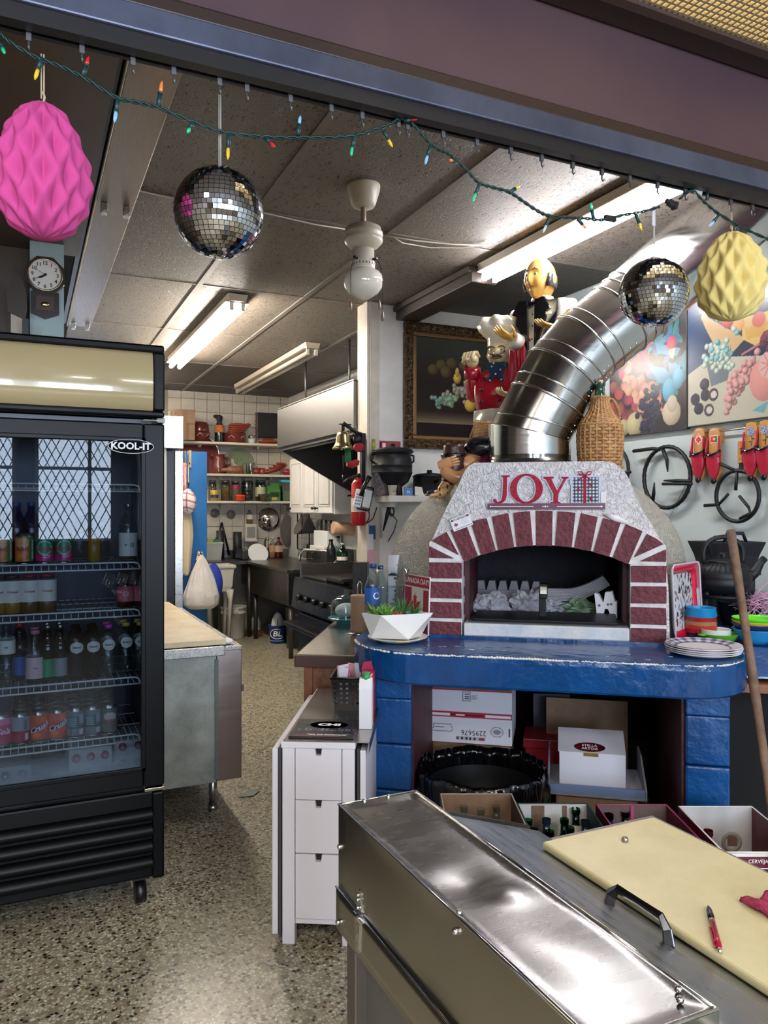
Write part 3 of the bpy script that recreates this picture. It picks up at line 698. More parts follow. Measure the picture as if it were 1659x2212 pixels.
# ---------------- drinks ----------------
M_alu = mat('aluminium can end','#c8c8c8',.25,1.0)
CANV = [(.026,0),(.031,.006),(.033,.014),(.033,.104),(.030,.113),(.027,.118)]
def can(label,px,z,v,ink,words=None,wcol=None,size=.02,h=1.0,group=None,a0=None,band=None,shear=0,sx=1.0):
    c = onv(px,1300,v); c.z = z
    t = thing('soda_can',label,'can',c,group=group)
    a0 = -PI / 2 + (a0 if a0 is not None else math.atan2(c.x,c.y) * -1 * -1 * .0)
    part('shell',LA([(r,zz * h) for r,zz in CANV[:2]],20).lathe([(r,zz * h) for r,zz in CANV[3:]],20,caps=False),M_alu,t)
    pr = printed('print',ink,lambda a,b: (.0333 * cos(-PI/2 + (a - .5) * 2 * PI),.0333 * sin(-PI/2 + (a - .5) * 2 * PI),(.012 + b * .094) * h),48,40,M_gloss,t)
    part('lid',LA([(.027,.116 * h),(.025,.1185 * h),(.0235,.114 * h),(0,.114 * h)],20,caps=False).tube([(.006,-.002,.1155 * h),(0,-.011,.116 * h),(-.006,-.002,.1155 * h),(0,.003,.1155 * h)],.0012,5,**CL),M_alu,t)
    if words: wrap_text('lettering',words,size,mat('ink ' + wcol,wcol,.4),t,.0337,.058 * h,a0,shear=shear,bold=.0007,sx=sx,sy=band or 0)
    return t
def orange_can(U,V):
    k = Ink((U - .5) * 6.2,V * 3,(206,122,52)); k.rect(.45,1.2,0,3,(40,120,62)).rect(.85,1.1,.3,2.6,(200,210,200)); k.disc(-.25,.55,.55,.5,(222,120,40),ball=.4).disc(-.25,2.2,.75,.6,(226,160,96)).rect(-4,4,2.8,3,(70,120,66)); return k.c
def green_can(U,V):
    k = Ink((U - .5) * 6.2,V * 3,(28,98,62)); k.put(k.Y < .95 + .2 * k.X,(188,36,104)); k.disc(0,1.6,.82,.8,(36,134,92)); m = (np.hypot(k.X / .82,(k.Y - 1.6) / .8)); k.put((m < 1.03) & (m > .92),(170,216,190)); k.line([(-.2,.7),(.7,.7)],.03,(240,200,220)).line([(-.2,.45),(.5,.45)],.03,(240,200,220)); return k.c
def crush_can(U,V):
    k = Ink((U - .5) * 6.2,V * 3,(214,78,38)); k.disc(-.3,.5,.5,.45,(232,112,50),ball=.3).disc(.6,2.3,.5,.5,(226,96,44),ball=.3); k.poly([(-1.05,.85),(.9,1.75),(.95,2.1),(-.95,1.35)],(24,18,26)); return k.c
def silver_can(U,V):
    k = Ink((U - .5) * 6.2,V * 3,(150,152,156)); k.put(k.Y < 1.3,(176,24,62)); k.rect(.4,.9,.2,1.0,(220,220,220)).rect(.3,.75,1.5,2.6,(105,106,112)); return k.c
def pink_can(U,V):
    k = Ink((U - .5) * 6.2,V * 3,(196,34,92)); k.put(k.Y > 2.2,(226,110,150)); return k.c
def tonic_can(U,V):
    k = Ink((U - .5) * 6.2,V * 3,(108,116,118)); k.rect(-1.1,.3,.9,2.4,(20,84,84)).rect(.35,.9,1.5,2.6,(150,156,158)).rect(-4,4,.95,1.2,(26,92,88)).rect(.3,.8,.15,.8,(190,192,192))
    for i in range(5): k.line([(-.8,1.2 + i * .22),(.1,1.2 + i * .22)],.025,(170,190,186))
    return k.c
def ale_can(U,V):
    k = Ink((U - .5) * 6.2,V * 3,(86,92,88)); k.disc(0,1.9,.75,.55,(188,180,172)).put(k.Y < 1.0,(92,98,90)); return k.c
FV = 3.225
can('orange soda can at the left end of the second wire shelf',6,1.341,FV,orange_can,'SUMOL','#a8222e',.02)
can('orange soda can with green stripe between two fruit soda cans on the second shelf',53,1.341,FV,orange_can,'SUMOL','#a8222e',.02)
can('green and pink soda can next to the orange can on the second shelf',96,1.341,FV,green_can,'Sumol','#b81f3c',.027,shear=.1)
can('green and pink soda can nearest the pink capped bottle',138,1.341,FV,green_can,'Sumol','#b81f3c',.027,shear=.1)
can('hot pink cola can at the left end of the lowest wire shelf',5,.663,FV,pink_can,'Cola','#f4dfe8',.03,shear=.4)
fc = [can('silver and red cola can beside the pink can on the lowest shelf',45,.663,FV,silver_can),
      can('left of the two orange soda cans on the lowest shelf',85,.663,FV,crush_can,'Crush','#e8e4e0',.03,shear=.1,band=.42),
      can('right of the two orange soda cans on the lowest shelf',125,.663,FV,crush_can,'Crush','#e8e4e0',.03,shear=.1,band=.42),
      can('green and grey tonic can beside the orange soda cans',164,.663,FV,tonic_can),
      can('second green and grey tonic can beside the pale label can',200,.663,FV,tonic_can),
      can('grey ginger ale can with pale round label at the right end of the row',236,.663,FV,ale_can,'CANADA','#a3232f',.013)]
for c_ in fc:
    for k in range(1,5):
        dup(c_,(c_.location.x,c_.location.y + .072 * k,c_.location.z),label='soda can standing behind the front row of cans on the lowest shelf',group='rear cans on the lowest fridge shelf')
def bottle(label,loc,h,r,gm,cap=None,lab=None,ltxt=None,lcol='#9c2740',z0=.3,z1=.6,neck=.28,cat='bottle',group=None,name='bottle',fill=None,capr=None,ring=False,lsize=.012,shoulder=.62,n=20,oval=False):
    t = thing(name,label,cat,loc,group=group); nr = r * neck if neck < .6 else r * neck
    prof = [(r * .85,0),(r,h * .02),(r,h * shoulder),(r * .9,h * (shoulder + .06)),((r + nr) * .5,h * (shoulder + .14)),(nr * 1.1,h * (shoulder + .24) if shoulder < .7 else h * .9),(nr,h * .95)]
    part('bottle_body',LA(prof,n),gm,t)
    if fill: part('drink',LA([(r * .8,h * .015),(r * .94,h * .03),(r * .94,h * min(shoulder,.6))],16),fill,t)
    if cap: part('cap',LA([((capr or nr * 1.15),h * .93),((capr or nr * 1.15),h),((capr or nr * 1.15) * .9,h * 1.006)],16),cap,t)
    else: part('lip',LA([(nr * 1.25,h * .93),(nr * 1.3,h * .95),(nr * 1.25,h)],16,caps=False),gm,t)
    if lab:
        if oval:
            mb = MB(); k = 20; mb.grid(lambda a,b: (r * 1.012 * cos(-PI/2 + (a-.5) * 1.6 * (1 - (2*b-1)**2) ** .5),r * 1.012 * sin(-PI/2 + (a-.5) * 1.6 * (1 - (2*b-1)**2) ** .5),h * (z0 + (z1 - z0) * b)),12,12)
        else: mb = LA([(r * 1.012,h * z0),(r * 1.012,h * z1)],n,caps=False)
        lb_ = part('label',mb,lab,t)
        if ltxt: wrap_text('lettering',ltxt,lsize,mat('ink ' + lcol,lcol,.4),lb_,r * 1.03,h * (z0 + z1) / 2,bold=.0004)
    return t
G_clear = glass('bottle glass','#dfe9e8'); G_green = glass('green bottle glass','#2c7a52',.8,.05); G_dkgreen = glass('dark green bottle glass','#1c4a3a',.8,.05)
G_blue = glass('blue bottle plastic','#3a6fc0',.7,.05); G_brown = glass('brown bottle glass','#43251a',.8,.05); G_smoke = glass('smoky bottle glass','#6f7674',.8,.05)
L_white = mat('white paper label','#d8d4c8',.55); L_pink = mat('pale pink label','#d7b6b4',.5); L_blue = mat('blue paper label','#2b5fae',.45); L_silver = mat('silver grey label','#8e9290',.4)
J_or = mat('orange juice','#c8862e',.3); J_pk = mat('dark peach juice','#8d5a2b',.3); J_red = mat('red drink','#a3283a',.3)
C_pink = mat('magenta cap','#c2419b',.35); C_red = mat('dark red cap','#a01f31',.35); C_blue = mat('blue cap','#23407f',.35); C_gold = mat('silver crown cap','#a9a49c',.3,1); C_yel = mat('yellow cap','#c9b13a',.4); C_brown = mat('brown cap','#4a2a24',.4)
def fz(px,z,v=FV): q = onv(px,1300,v); q.z = z; return q
bottle('clear glass bottle with magenta cap beside the green soda cans',fz(172,1.341),.2,.03,G_clear,C_pink,None,neck=.42)
bottle('slim clear bottle with orange drink at the second shelf',fz(203,1.341),.19,.027,G_clear,None,None,neck=.42,fill=J_or)
bottle('clear square bottle with printed white back label on the second shelf',fz(277,1.341),.23,.036,G_clear,None,L_white,'o  |||','#333333',.1,.5,neck=.4,lsize=.02)
bottle('slim clear bottle standing behind the orange drink on the second shelf',fz(222,1.341,3.32),.21,.026,G_clear,None,None,neck=.4)
for i,px in enumerate((10,36,68)): bottle(('blue capped water bottle behind the leftmost orange soda can','blue capped water bottle behind the orange soda cans','blue capped water bottle behind the green soda can')[i],fz(px,1.341,3.38),.235,.036,G_blue,C_blue,None,neck=.4)
for i,px in enumerate((-4,27,64,102)):
    bottle(('juice bottle cut by the left frame edge on the third shelf','juice bottle with brown cap on the third shelf','red capped juice bottle between two juice bottles on the third shelf','rightmost red capped juice bottle of the row on the third shelf')[i],fz(px,1.156),.145,.034,G_clear,C_brown if i < 2 else C_red,L_white,('Compal'),'#b23a4e',.3,.86,neck=.8,fill=(J_or,J_or,J_pk,J_pk)[i],capr=.025,shoulder=.5,name='juice_bottle')
for i,px in enumerate((270,306)):
    bottle(('red drink bottle on the right of the third shelf','red drink bottle against the right wall of the fridge')[i],fz(px,1.156,3.26),.155,.033,glass('red drink bottle','#a8324a'),None,mat('rose label','#b5475c',.5),'O','#d7a98c',.15,.55,neck=.6,fill=J_red,lsize=.03)
r4 = [('clear bottle at the far left of the fourth shelf',14,.23,.031,G_clear,None,L_white,'EN'),('clear bottle with blue label behind the pink label bottle',42,.22,.03,G_blue,C_red,L_blue,None),('clear bottle with pale label and pink cap on the fourth shelf',76,.2,.034,G_clear,mat('rose cap','#c4788a',.4),L_pink,'CAS'),
      ('bright green glass bottle on the fourth shelf',103,.215,.029,G_green,C_gold,mat('green foil label','#1f8a58',.4),None),('dark bottle with silver grey label on the fourth shelf',130,.215,.027,G_smoke,C_gold,L_silver,None),
      ('green water bottle with oval label beside the silver label bottle',165,.2,.033,G_dkgreen,None,L_white,'PEDRAS'),('green water bottle with oval label beside the pink capped bottle',201,.2,.033,G_dkgreen,None,L_white,'PEDRAS'),
      ('clear water bottle with magenta cap and oval label',234,.205,.031,G_clear,C_pink,L_white,'PEDRAS'),('clear water bottle with yellow cap beside the magenta capped one',272,.205,.031,G_clear,C_yel,L_white,'PEDRAS'),('clear water bottle with yellow cap at the right wall of the fridge',303,.205,.031,G_clear,C_yel,L_white,'PEDRAS')]
for lab,px,h,r,gm,cap,lb_,tx in r4:
    v = FV + (.08 if px in (42,) else 0) + (.03 if px > 260 else 0)
    t_ = bottle(lab,fz(px,.888,v),h,r,gm,cap,lb_,tx,'#3a4a40',.1 if tx in (None,'CAS') else .52,.42 if tx is None else (.5 if tx == 'CAS' else .74),neck=.42,lsize=.009,oval=tx == 'PEDRAS',shoulder=.6 if tx != 'PEDRAS' else .74)
    dup(t_,t_.location + Vector((0,.085 if px != 42 else .16,0)),label='bottle standing behind the front row on the fourth fridge shelf',group='rear bottles on the fourth fridge shelf')
# clip-on price rails
for i,px in enumerate((240,268,297)):
    q = fz(px,1.30,3.155)
    solo('price_clip',BX(-.02,.02,-.001,.001,-.05,0).box(-.02,-.017,-.004,-.001,-.05,0).box(-.006,.006,-.006,-.002,-.045,-.025),glass('clear clip','#e8eef2',1,.12),('first','middle','last')[i] + ' clear price clip hanging under the second shelf','clip',q,rot=(0,.35,0))
# bottle cartons on the deck
def carton(label,px0,px1,z0,z1,v,base,capc,cols,rows):
    a,b = onv(px0,1650,v),onv(px1,1650,v); cx = (a.x + b.x) / 2; w_ = b.x - a.x; h_ = z1 - z0
    t = thing('bottle_carton',label,'carton',(cx,v,z0))
    part('carton_board',BX(-w_/2,w_/2,0,.2,0,h_),base,t,bevel=.003)
    for i in range(cols):
        for j in range(rows):
            x_ = -w_/2 + w_ * (i + .5) / cols; z_ = h_ * (j + .55) / rows
            part('bottle_cap',LA([(.016,0),(.0155,.008),(.009,.012),(0,.013)],14,(x_,0,z_),M=RotM(R(90),4,'X')),capc,t)
            part('cap_shine',LA([(.006,0),(.004,.002)],10,(x_,-.0125,z_),M=RotM(R(90),4,'X')),mat('pale cap shine','#c99aa0',.4),t)  # pale disc painted as the shine on each cap
    return t
carton('white carton showing six red bottle caps on the fridge floor',149,242,.47,.62,3.2,mat('pale carton','#b6b5ae',.6),C_red,3,2)
carton('white carton showing pink bottle caps beside the right fridge wall',247,316,.49,.62,3.26,MATS['pale carton'],mat('faded red cap','#9a4a50',.4),2,2)
carton('pale green carton showing dark bottle caps at the left of the fridge floor',-8,68,.447,.585,3.2,mat('pale green carton','#8b968c',.6),mat('dark cap','#22282c',.3),2,2)
# ---------------- brick fronted oven on its blue block counter ----------------
OV,ORZ = Vector((1.831,2.423,0)),R(-38)
OM = TrM(OV) @ RotM(ORZ,4,'Z')
def ow(x,y,z): return OM @ Vector((x,y,z))
def ov_at(px,py,yl):
    """point where a sight line meets the oven's own plane y = yl (oven coordinates)"""
    a,b,c = ray(px,py); s_,c_ = sin(ORZ),cos(ORZ)
    t = (yl + (-s_ * OV.x + c_ * OV.y)) / (-a * s_ + b * c_)
    return OM.inverted() @ Vector((a * t,b * t,H + c * t))
M_blue = mat('glossy blue masonry paint','#0b4a86',0.3,var=(4,'#083c70',1),bump=(22,.5,'noise',.012))
M_bluetop = mat('blue counter paint','#0c4680',0.2,var=(5,'#083868',1),bump=(15,.5,'noise',.012))
M_maroon = mat('dark maroon paint','#4a1620',0.55,var=(6,'#3a0f18',1),bump=(20,.2))
M_brick = mat('rough maroon brick','#6e2e39',0.62,var=(30,'#5a222c',1),bump=(55,.9,'noise',.012))
M_mortar = mat('white mortar','#e2e1e0',0.55,var=(20,'#c9c6c2',1),bump=(60,.4,'noise',.006))
def stucco(name,col,sc,st,d):
    m = mat(name,col,0.5); nt = m.node_tree; b = nt.nodes['Principled BSDF']
    tc = nt.nodes.new('ShaderNodeTexCoord'); n = nt.nodes.new('ShaderNodeTexNoise'); n.inputs['Scale'].default_value = sc; n.inputs['Detail'].default_value = 3; n.inputs['Distortion'].default_value = 1.6; n.inputs['Roughness'].default_value = .55
    bp = nt.nodes.new('ShaderNodeBump'); bp.inputs['Strength'].default_value = st; bp.inputs['Distance'].default_value = d
    nt.links.new(tc.outputs['Object'],n.inputs['Vector']); nt.links.new(n.outputs['Fac'],bp.inputs['Height']); nt.links.new(bp.outputs['Normal'],b.inputs['Normal']); return m
M_stucco = stucco('trowelled white stucco','#e6e1e2',46,1.0,.022)
M_dome = stucco('aged cream stucco','#d9d2c2',42,1.0,.07)
M_soot = mat('sooty oven lining','#14141c',.8,bump=(18,.6,'noise',.02))
# --- blue counter: its own thing ---
ct = thing('oven_counter','bright blue painted masonry counter carrying the brick oven','counter',OV,ORZ)
def arc(cx,cy,rx,ry,a0,a1,n=8): return [(cx + rx * cos(R(a0 + (a1 - a0) * i / n)),cy + ry * sin(R(a0 + (a1 - a0) * i / n))) for i in range(n + 1)]
plan = arc(-.50,.36,.36,.40,180,270,10) + arc(.50,.27,.26,.31,270,360,10) + [(.77,.40),(1.73,.40),(1.42,.80),(.78,1.6),(-.75,1.75),(-.86,1.1)]
def off(P,k): return [(x * k,y * k + .3 * (1 - k)) for x,y in P]
sl = MB(); rings = []
for zz,k in ((.852,.985),(.86,.998),(.90,1.0),(.955,1.0),(.972,.996),(.98,.985)):
    rings.append([(x,y,zz) for x,y in off(plan,k)])
sl.loft(rings,smooth=False,caps=False); sl.add(rings[-1],[tuple(range(len(plan)))]); sl.add(rings[0],[tuple(reversed(range(len(plan))))])
part('slab',sl,M_bluetop,ct)
rr = random.Random(5); G0 = .003
chip = MB(); edge = [(x,y) for x,y in off(plan,.9975)][2:19]; E = []
for i in range(len(edge) - 1):
    n = 4 if i in (4,5,14,15,6,7) else 3
    n = 90 if abs(edge[i+1][0] - edge[i][0]) > .5 else 3
    for k in range(n): E.append((edge[i][0] + (edge[i+1][0] - edge[i][0]) * k / n,edge[i][1] + (edge[i+1][1] - edge[i][1]) * k / n))
for i in range(len(E) - 1):
    if rr.random() < .1: continue
    (x,y),(x2,y2) = E[i],E[i+1]; G0 = max(.0012,min(.0052,G0 + rr.uniform(-.0014,.0014))); g = G0
    dx,dy = x2 - x,y2 - y; L_ = math.hypot(dx,dy) + 1e-9
    chip.tube([(x,y,.974),((x + x2) / 2 - dy / L_ * .002,(y + y2) / 2 + dx / L_ * .002,.975 + .004 * (rr.random() - .5)),(x2,y2,.974)],[g * .85,g,g * .9],5)
for i in range(14):
    x,y = rr.uniform(-.6,.6),rr.uniform(.02,.2)
    chip.tube([(x,y,.979),(x + .02 * rr.random() + .008,y + .002,.979)],.0018,4)
part('chipped_edge',chip,mat('bare white plaster','#ddd8cf',.8),ct,kind='stuff')
for (xa,xb) in ((-.705,-.552),(.508,.665)):
    z_ = .0
    for h in (.2,.19,.19,.19):
        top = min(z_ + h,.851); part('block',BX(xa,xb,.06 + .004 * rr.random(),.3,z_ + .003,top - .002),M_blue,ct,bevel=.008); z_ += h
    part('block',BX(xa,xb,.06,.3,z_,.851),M_blue,ct,bevel=.006)
part('side_wall',BX(-.70,-.56,.3,1.35,0,.851),M_maroon,ct); part('side_wall',BX(.51,.665,.3,1.2,0,.851),M_maroon,ct)
part('inner_panel',BX(-.556,-.545,.085,1.3,0,.851),M_maroon,ct); part('inner_panel',BX(.496,.507,.085,1.2,0,.851),M_maroon,ct)
part('shade_panel',BX(.70,1.5,.52,.55,0,.80),mat('black void shade','#0c0b0d',.9),ct); part('wood_plank',BX(.74,1.6,.36,.56,.80,.835),M_wood,ct)  # black panel added to stand in for the shade under the right counter
part('back_panel',BX(-.56,.51,1.3,1.34,0,.851),mat('black void shade','#0c0b0d',.9),ct)  # painted black as the dark under the counter
part('kick_block',BX(-.385,.335,.345,.40,.98,.992).box(-.54,-.386,.362,.40,.98,.99).box(.336,.485,.362,.40,.98,.99),M_bluetop,ct)
# --- oven ---
oven = thing('brick_oven','white stucco wood fired oven with maroon brick arch','oven',OV + Vector((0,0,.98)),ORZ)
def op(name,mb,m,parent=oven,**k):
    mb.xf(0,TrM((0,0,-.98))); return part(name,mb,m,parent,**k)
AC,AZ,R1,R2 = -.025,.544,.85,1.0
FY = .40
def ap(r,deg): return (AC + r * sin(R(deg)),AZ + r * cos(R(deg)))
intr = [ap(R1,-25 + 50 * i / 20) for i in range(21)]
outer = [(-.53,.98),(-.53,1.2),(-.527,1.40),(-.495,1.47),(-.455,1.56),(-.405,1.65),(-.375,1.72),(-.355,1.745),(-.33,1.757),(-.1,1.758),(.22,1.757),(.27,1.748),(.305,1.722),(.33,1.68),(.365,1.59),(.385,1.545),(.425,1.48),(.476,1.384),(.49,1.2),(.495,.98)]
op('facade',PR(outer + [(.336,.98),(.336,1.31)] + list(reversed(intr)) + [(-.386,1.31),(-.386,.98)],FY,FY + .1),M_stucco,bevel=.012,seg=3)
# dome behind
def resample(P,n):
    d = [0]
    for a,b in zip(P[:-1],P[1:]): d.append(d[-1] + math.dist(a,b))
    out = []; j = 0
    for i in range(n):
        s = d[-1] * i / (n - 1)
        while j < len(d) - 2 and d[j+1] < s: j += 1
        k = (s - d[j]) / max(d[j+1] - d[j],1e-9); out.append((P[j][0] + (P[j+1][0] - P[j][0]) * k,P[j][1] + (P[j+1][1] - P[j][1]) * k))
    return out
def sm(P,it=3):
    for _ in range(it): P = [P[0]] + [((P[i-1][0] + 2*P[i][0] + P[i+1][0]) / 4,(P[i-1][1] + 2*P[i][1] + P[i+1][1]) / 4) for i in range(1,len(P) - 1)] + [P[-1]]
    return P
n_ = 48
A0 = resample(outer,n_)
mid = sm(resample([(-.86,.98),(-.855,1.1),(-.84,1.25),(-.79,1.42),(-.70,1.56),(-.56,1.655),(-.40,1.715),(-.1,1.76),(.2,1.74),(.43,1.65),(.585,1.48),(.635,1.33),(.66,1.15),(.67,.98)],n_),2)
back = sm(resample([(-.78,.98),(-.75,1.25),(-.6,1.48),(-.3,1.62),(0,1.64),(.25,1.58),(.43,1.4),(.5,1.15),(.52,.98)],n_),2)
def mixp(P,Q,k): return [(a[0] + (b[0] - a[0]) * k,a[1] + (b[1] - a[1]) * k) for a,b in zip(P,Q)]
dm = MB(); rg_ = []
for y,P in ((FY + .06,A0),(FY + .10,mixp(A0,mid,.07)),(.57,mixp(A0,mid,.26)),(.66,mixp(A0,mid,.56)),(.75,mixp(A0,mid,.84)),(.84,mid),(.95,mixp(mid,back,.35)),(1.15,back),(1.3,[(x * .8,.98 + (z - .98) * .85) for x,z in back]),(1.38,[(x * .4,.98 + (z - .98) * .4) for x,z in back])):
    rg_.append([tuple(wobble((x,y,z),5,.008)) for x,z in P])
dm.loft(rg_,close=False,caps=False); dm.add(rg_[-1],[tuple(range(n_))])
op('dome',dm,M_dome,sub=1)
# mortar bed and bricks
mo = MB()
mo.prism([(-.532,.982),(-.384,.982),(-.384,1.318),(-.532,1.318)],FY - .014,FY + .05).prism([(.334,.982),(.478,.982),(.478,1.318),(.334,1.318)],FY - .014,FY + .05)
ex = [ap(R2 + .002,-30.3 + 60.6 * i / 30) for i in range(31)]
it = [ap(R1 - .0005,24.6 - 49.2 * i / 24) for i in range(25)]
mo.prism([(-.532,1.318),(-.532,1.40)] + ex[1:-1] + [(.478,1.395),(.478,1.318)] + it,FY - .014,FY + .05)
op('mortar',mo,M_mortar,bevel=.003)
def brick(poly,y0=FY - .022,y1=FY + .1):
    q = [(x + rr.uniform(-.0015,.0015),z + rr.uniform(-.0015,.0015)) for x,z in poly]; dy = rr.uniform(-.003,.003)
    op('brick',PR(q,y0 + dy,y1),M_brick,bevel=.005)
for (xa,xb) in ((-.533,-.386),(.337,.478)):
    for za,zb in ((.984,1.047),(1.063,1.134),(1.152,1.225),(1.241,1.311)): brick([(xa,za),(xb,za),(xb,zb),(xa,zb)])
for i in range(9):
    a0,a1 = -24.75 + i * 5.5,-24.75 + (i + 1) * 5.5
    o0,o1 = a0 + .66,a1 - .66; q0,q1 = a0 + .42,a1 - .42
    brick([ap(R1 - .002,q0),ap(R1 - .002,(q0 + q1) / 2),ap(R1 - .002,q1),ap(R2,o1),ap(R2,(o0 + o1) / 2),ap(R2,o0)])
brick([(-.533,1.331),(-.418,1.331),(-.533,1.386)]); brick([(-.52,1.407),(-.397,1.346),(-.452,1.449),(-.49,1.428)])
brick([(.478,1.329),(.478,1.38),(.372,1.329)]); brick([(.468,1.404),(.44,1.425),(.402,1.447),(.35,1.345)])
# sill and chamber
op('sill',BX(-.375,.33,FY - .03,FY + .12,.988,1.045),mat('white sill with blue overspray','#d5d3d0',.6,var=(7,'#b7bfca',1),bump=(30,.4,'noise',.008)),bevel=.006)
op('jamb',BX(-.392,-.36,FY + .1,FY + .42,.98,1.34),M_maroon); op('jamb',BX(.31,.342,FY + .1,FY + .42,.98,1.34),M_maroon)
ch = MB(); P0 = [(-.36,1.03)] + [(-.36,1.3)] + intr[1:-1] + [(.31,1.3),(.31,1.03)]
ch.loft([[(x,FY + .09,z) for x,z in P0],[(x * 1.0,FY + .43,z) for x,z in P0],[(x * 1.5,FY + .46,z + (z - 1.0) * .1) for x,z in P0],[(x * 1.4,FY + .82,z) for x,z in P0]],close=True,caps=False)
ch.add([(x * 1.4,FY + .82,z) for x,z in P0],[tuple(range(len(P0)))])
op('chamber',ch,M_soot)
op('hearth',BX(-.36,.32,FY + .0,FY + .8,1.03,1.052),mat('grey hearth stone','#3c3b3c',.7,bump=(20,.3)))
# door plate laid in the mouth, with upright loop handle
dq = thing('oven_hatch','black steel oven door plate lying in the oven mouth with tall loop handle','hatch',ow(0,FY,1.053),ORZ)
part('plate',BX(-.335,.285,-.01,.16,.0,.012),mat('black steel plate','#1c1d20',.42,.6),dq,bevel=.003,rot=(R(6),0,0))
part('handle',BX(-.05,-.018,.07,.09,.01,.13).box(-.046,-.012,.045,.06,.1,.165).box(-.046,-.012,.06,.1,.15,.165).box(-.046,-.012,.09,.1,.1,.165),mat('black handle','#0e0e11',.3,.4),dq,bevel=.003)
part('handle_ferrule',BX(-.045,-.013,.042,.046,.12,.155),M_chrome,dq,bevel=.002)
# contents
def crumple(label,c,r,m,seed,sq=.5,cat='paper',name='crumpled_paper'):
    mb = MB(); N_,K_ = 26,16
    def f(a,b):
        th,ph = 2 * PI * a,PI * b
        d = Vector((sin(ph) * cos(th),sin(ph) * sin(th),cos(ph)))
        k = 1 + .55 * nz3(d * 2.6 + Vector((seed,0,0))) + .35 * abs(nz3(d * 6 + Vector((0,seed,0)))) * 2
        return (d.x * r * k,d.y * r * .7 * k,max(-.02,d.z * r * sq * k))
    mb.grid(f,N_,K_,smooth=False); p = ow(*c)
    return solo(name,mb,m,label,cat,p + Vector((0,0,.02)),ORZ)
M_news = mat('crumpled grey paper','#a9a9b4',.8,var=(18,'#85858f',1))
crumple('crumpled grey paper heap at the left of the oven hearth',(-.285,FY + .27,1.06),.075,M_news,1.3,.7)
crumple('pale crumpled paper heap in the middle of the oven hearth',(-.11,FY + .3,1.06),.085,M_news,4.1,.7)
crumple('small crumpled paper just right of the door handle in the oven',(.01,FY + .3,1.06),.06,M_news,7.7,.5)
crumple('green and white crumpled packaging under the papers in the oven',(.13,FY + .3,1.06),.085,mat('green printed wrap','#7f947c',.6,var=(12,'#3f5c40',1)),9.2,.4)
ec = thing('egg_carton','grey pulp egg carton at the back of the oven chamber','carton',ow(-.19,FY + .5,1.054),ORZ)
eb = MB()
for i in range(6): eb.loft([[(-.16 + i * .055 + s * .025,q,z) for s,q in ((-1,-.05),(1,-.05),(1,.05),(-1,.05))] for s_,z in ((0,.09),)] + [[(-.16 + i * .055 + s * .014,q,.135) for s,q in ((-1,-.03),(1,-.03),(1,.03),(-1,.03))]],smooth=False)
part('cups',eb,mat('grey pulp','#77777f',.9),ec,bevel=.004); part('tray',BX(-.19,.145,-.06,.06,0,.092),mat('grey pulp','#77777f',.9),ec,bevel=.006)
mg = thing('magazine_stack','stack of curled magazines in the oven chamber','magazines',ow(.09,FY + .38,1.115),ORZ)
for i in range(8):
    z0 = i * .007
    part('magazine',GR(lambda a,b,z0=z0,i=i: (-.15 + .33 * a - .004 * i * a,-.06 + .14 * b,z0 + .1 * max(0,a - .45) ** 1.6 * (2.1 - .05 * i)),12,2),mat('grey page edges','#8f9096',.7),mg,solid=.005)
ph = thing('foam_packing','white foam packing block with notches in the oven mouth','packing',ow(.245,FY + .2,1.054),ORZ - .15)
part('foam_body',PR([(-.048,.115),(-.03,.11),(-.008,.07),(0,.12),(.03,.125),(.042,.08),(.05,.08),(.05,0),(.03,0),(.012,.045),(-.002,.045),(-.012,.002),(-.035,0)],-.025,.025),mat('white foam','#e4e4ec',.7),ph,bevel=.004)
for x_,z_ in ((-.026,.06),(.012,.066),(.026,.068)): part('hole',CY((x_,-.0255,z_),(x_,-.027,z_),.006,n=10),mat('grey hole','#70707a',.8),ph)
# loose cap stones above the arch
op('plaster_lump',TU([ap(1.015,14.5) + (0,) if 0 else (ap(1.015,14.5)[0],FY - .012,ap(1.015,14.5)[1]),(ap(1.012,17)[0],FY - .02,ap(1.012,17)[1]),(ap(1.008,20.5)[0],FY - .012,ap(1.008,20.5)[1])],[.006,.015,.007],8),M_mortar)
# ---------------- JOY sign ----------------
def jx(zx,zy): return (-.248 + ((780 + zx / 3.606) - 1065) * .00198,1.55 - ((980 + zy / 3.606) - 1100) * 3.37 / 1661)
jo = thing('joy_sign','red glitter JOY sign on a purple bar with plaid gift box','sign',ow(-.02,FY - .012,1.545),ORZ)
JO = Vector((-.02,FY - .012,1.545))
def jp(name,poly,y0,y1,m,par=jo,**k):
    return part(name,PR([(x - JO.x,z - JO.z) for x,z in poly],y0,y1),m,par,**k)
M_glit = mat('red glitter','#b3122f',.35,bump=(420,1.0,'voro',.004),var=(220,'#e0405a',1)); M_lblue = mat('pale blue backing','#b9c3d8',.5); M_plum = mat('plum bar','#5b2440',.4)
def inflate(P,k):
    cx = sum(p[0] for p in P) / len(P); cz = sum(p[1] for p in P) / len(P); n = len(P); out = []
    ar = sum(P[i-1][0] * P[i][1] - P[i][0] * P[i-1][1] for i in range(n)); sg = 1 if ar > 0 else -1
    for i in range(n):
        a,b,c = Vector(P[i-1]),Vector(P[i]),Vector(P[(i+1) % n])
        e1,e2 = (b - a),(c - b)
        n1 = Vector((e1.y,-e1.x)).normalized() * sg; n2 = Vector((e2.y,-e2.x)).normalized() * sg
        m_ = (n1 + n2); m_ = m_.normalized() * min(1.6,1 / max(.4,m_.length / 2)) if m_.length > .1 else n1
        out.append((b.x + m_.x * k,b.y + m_.y * k))
    return out
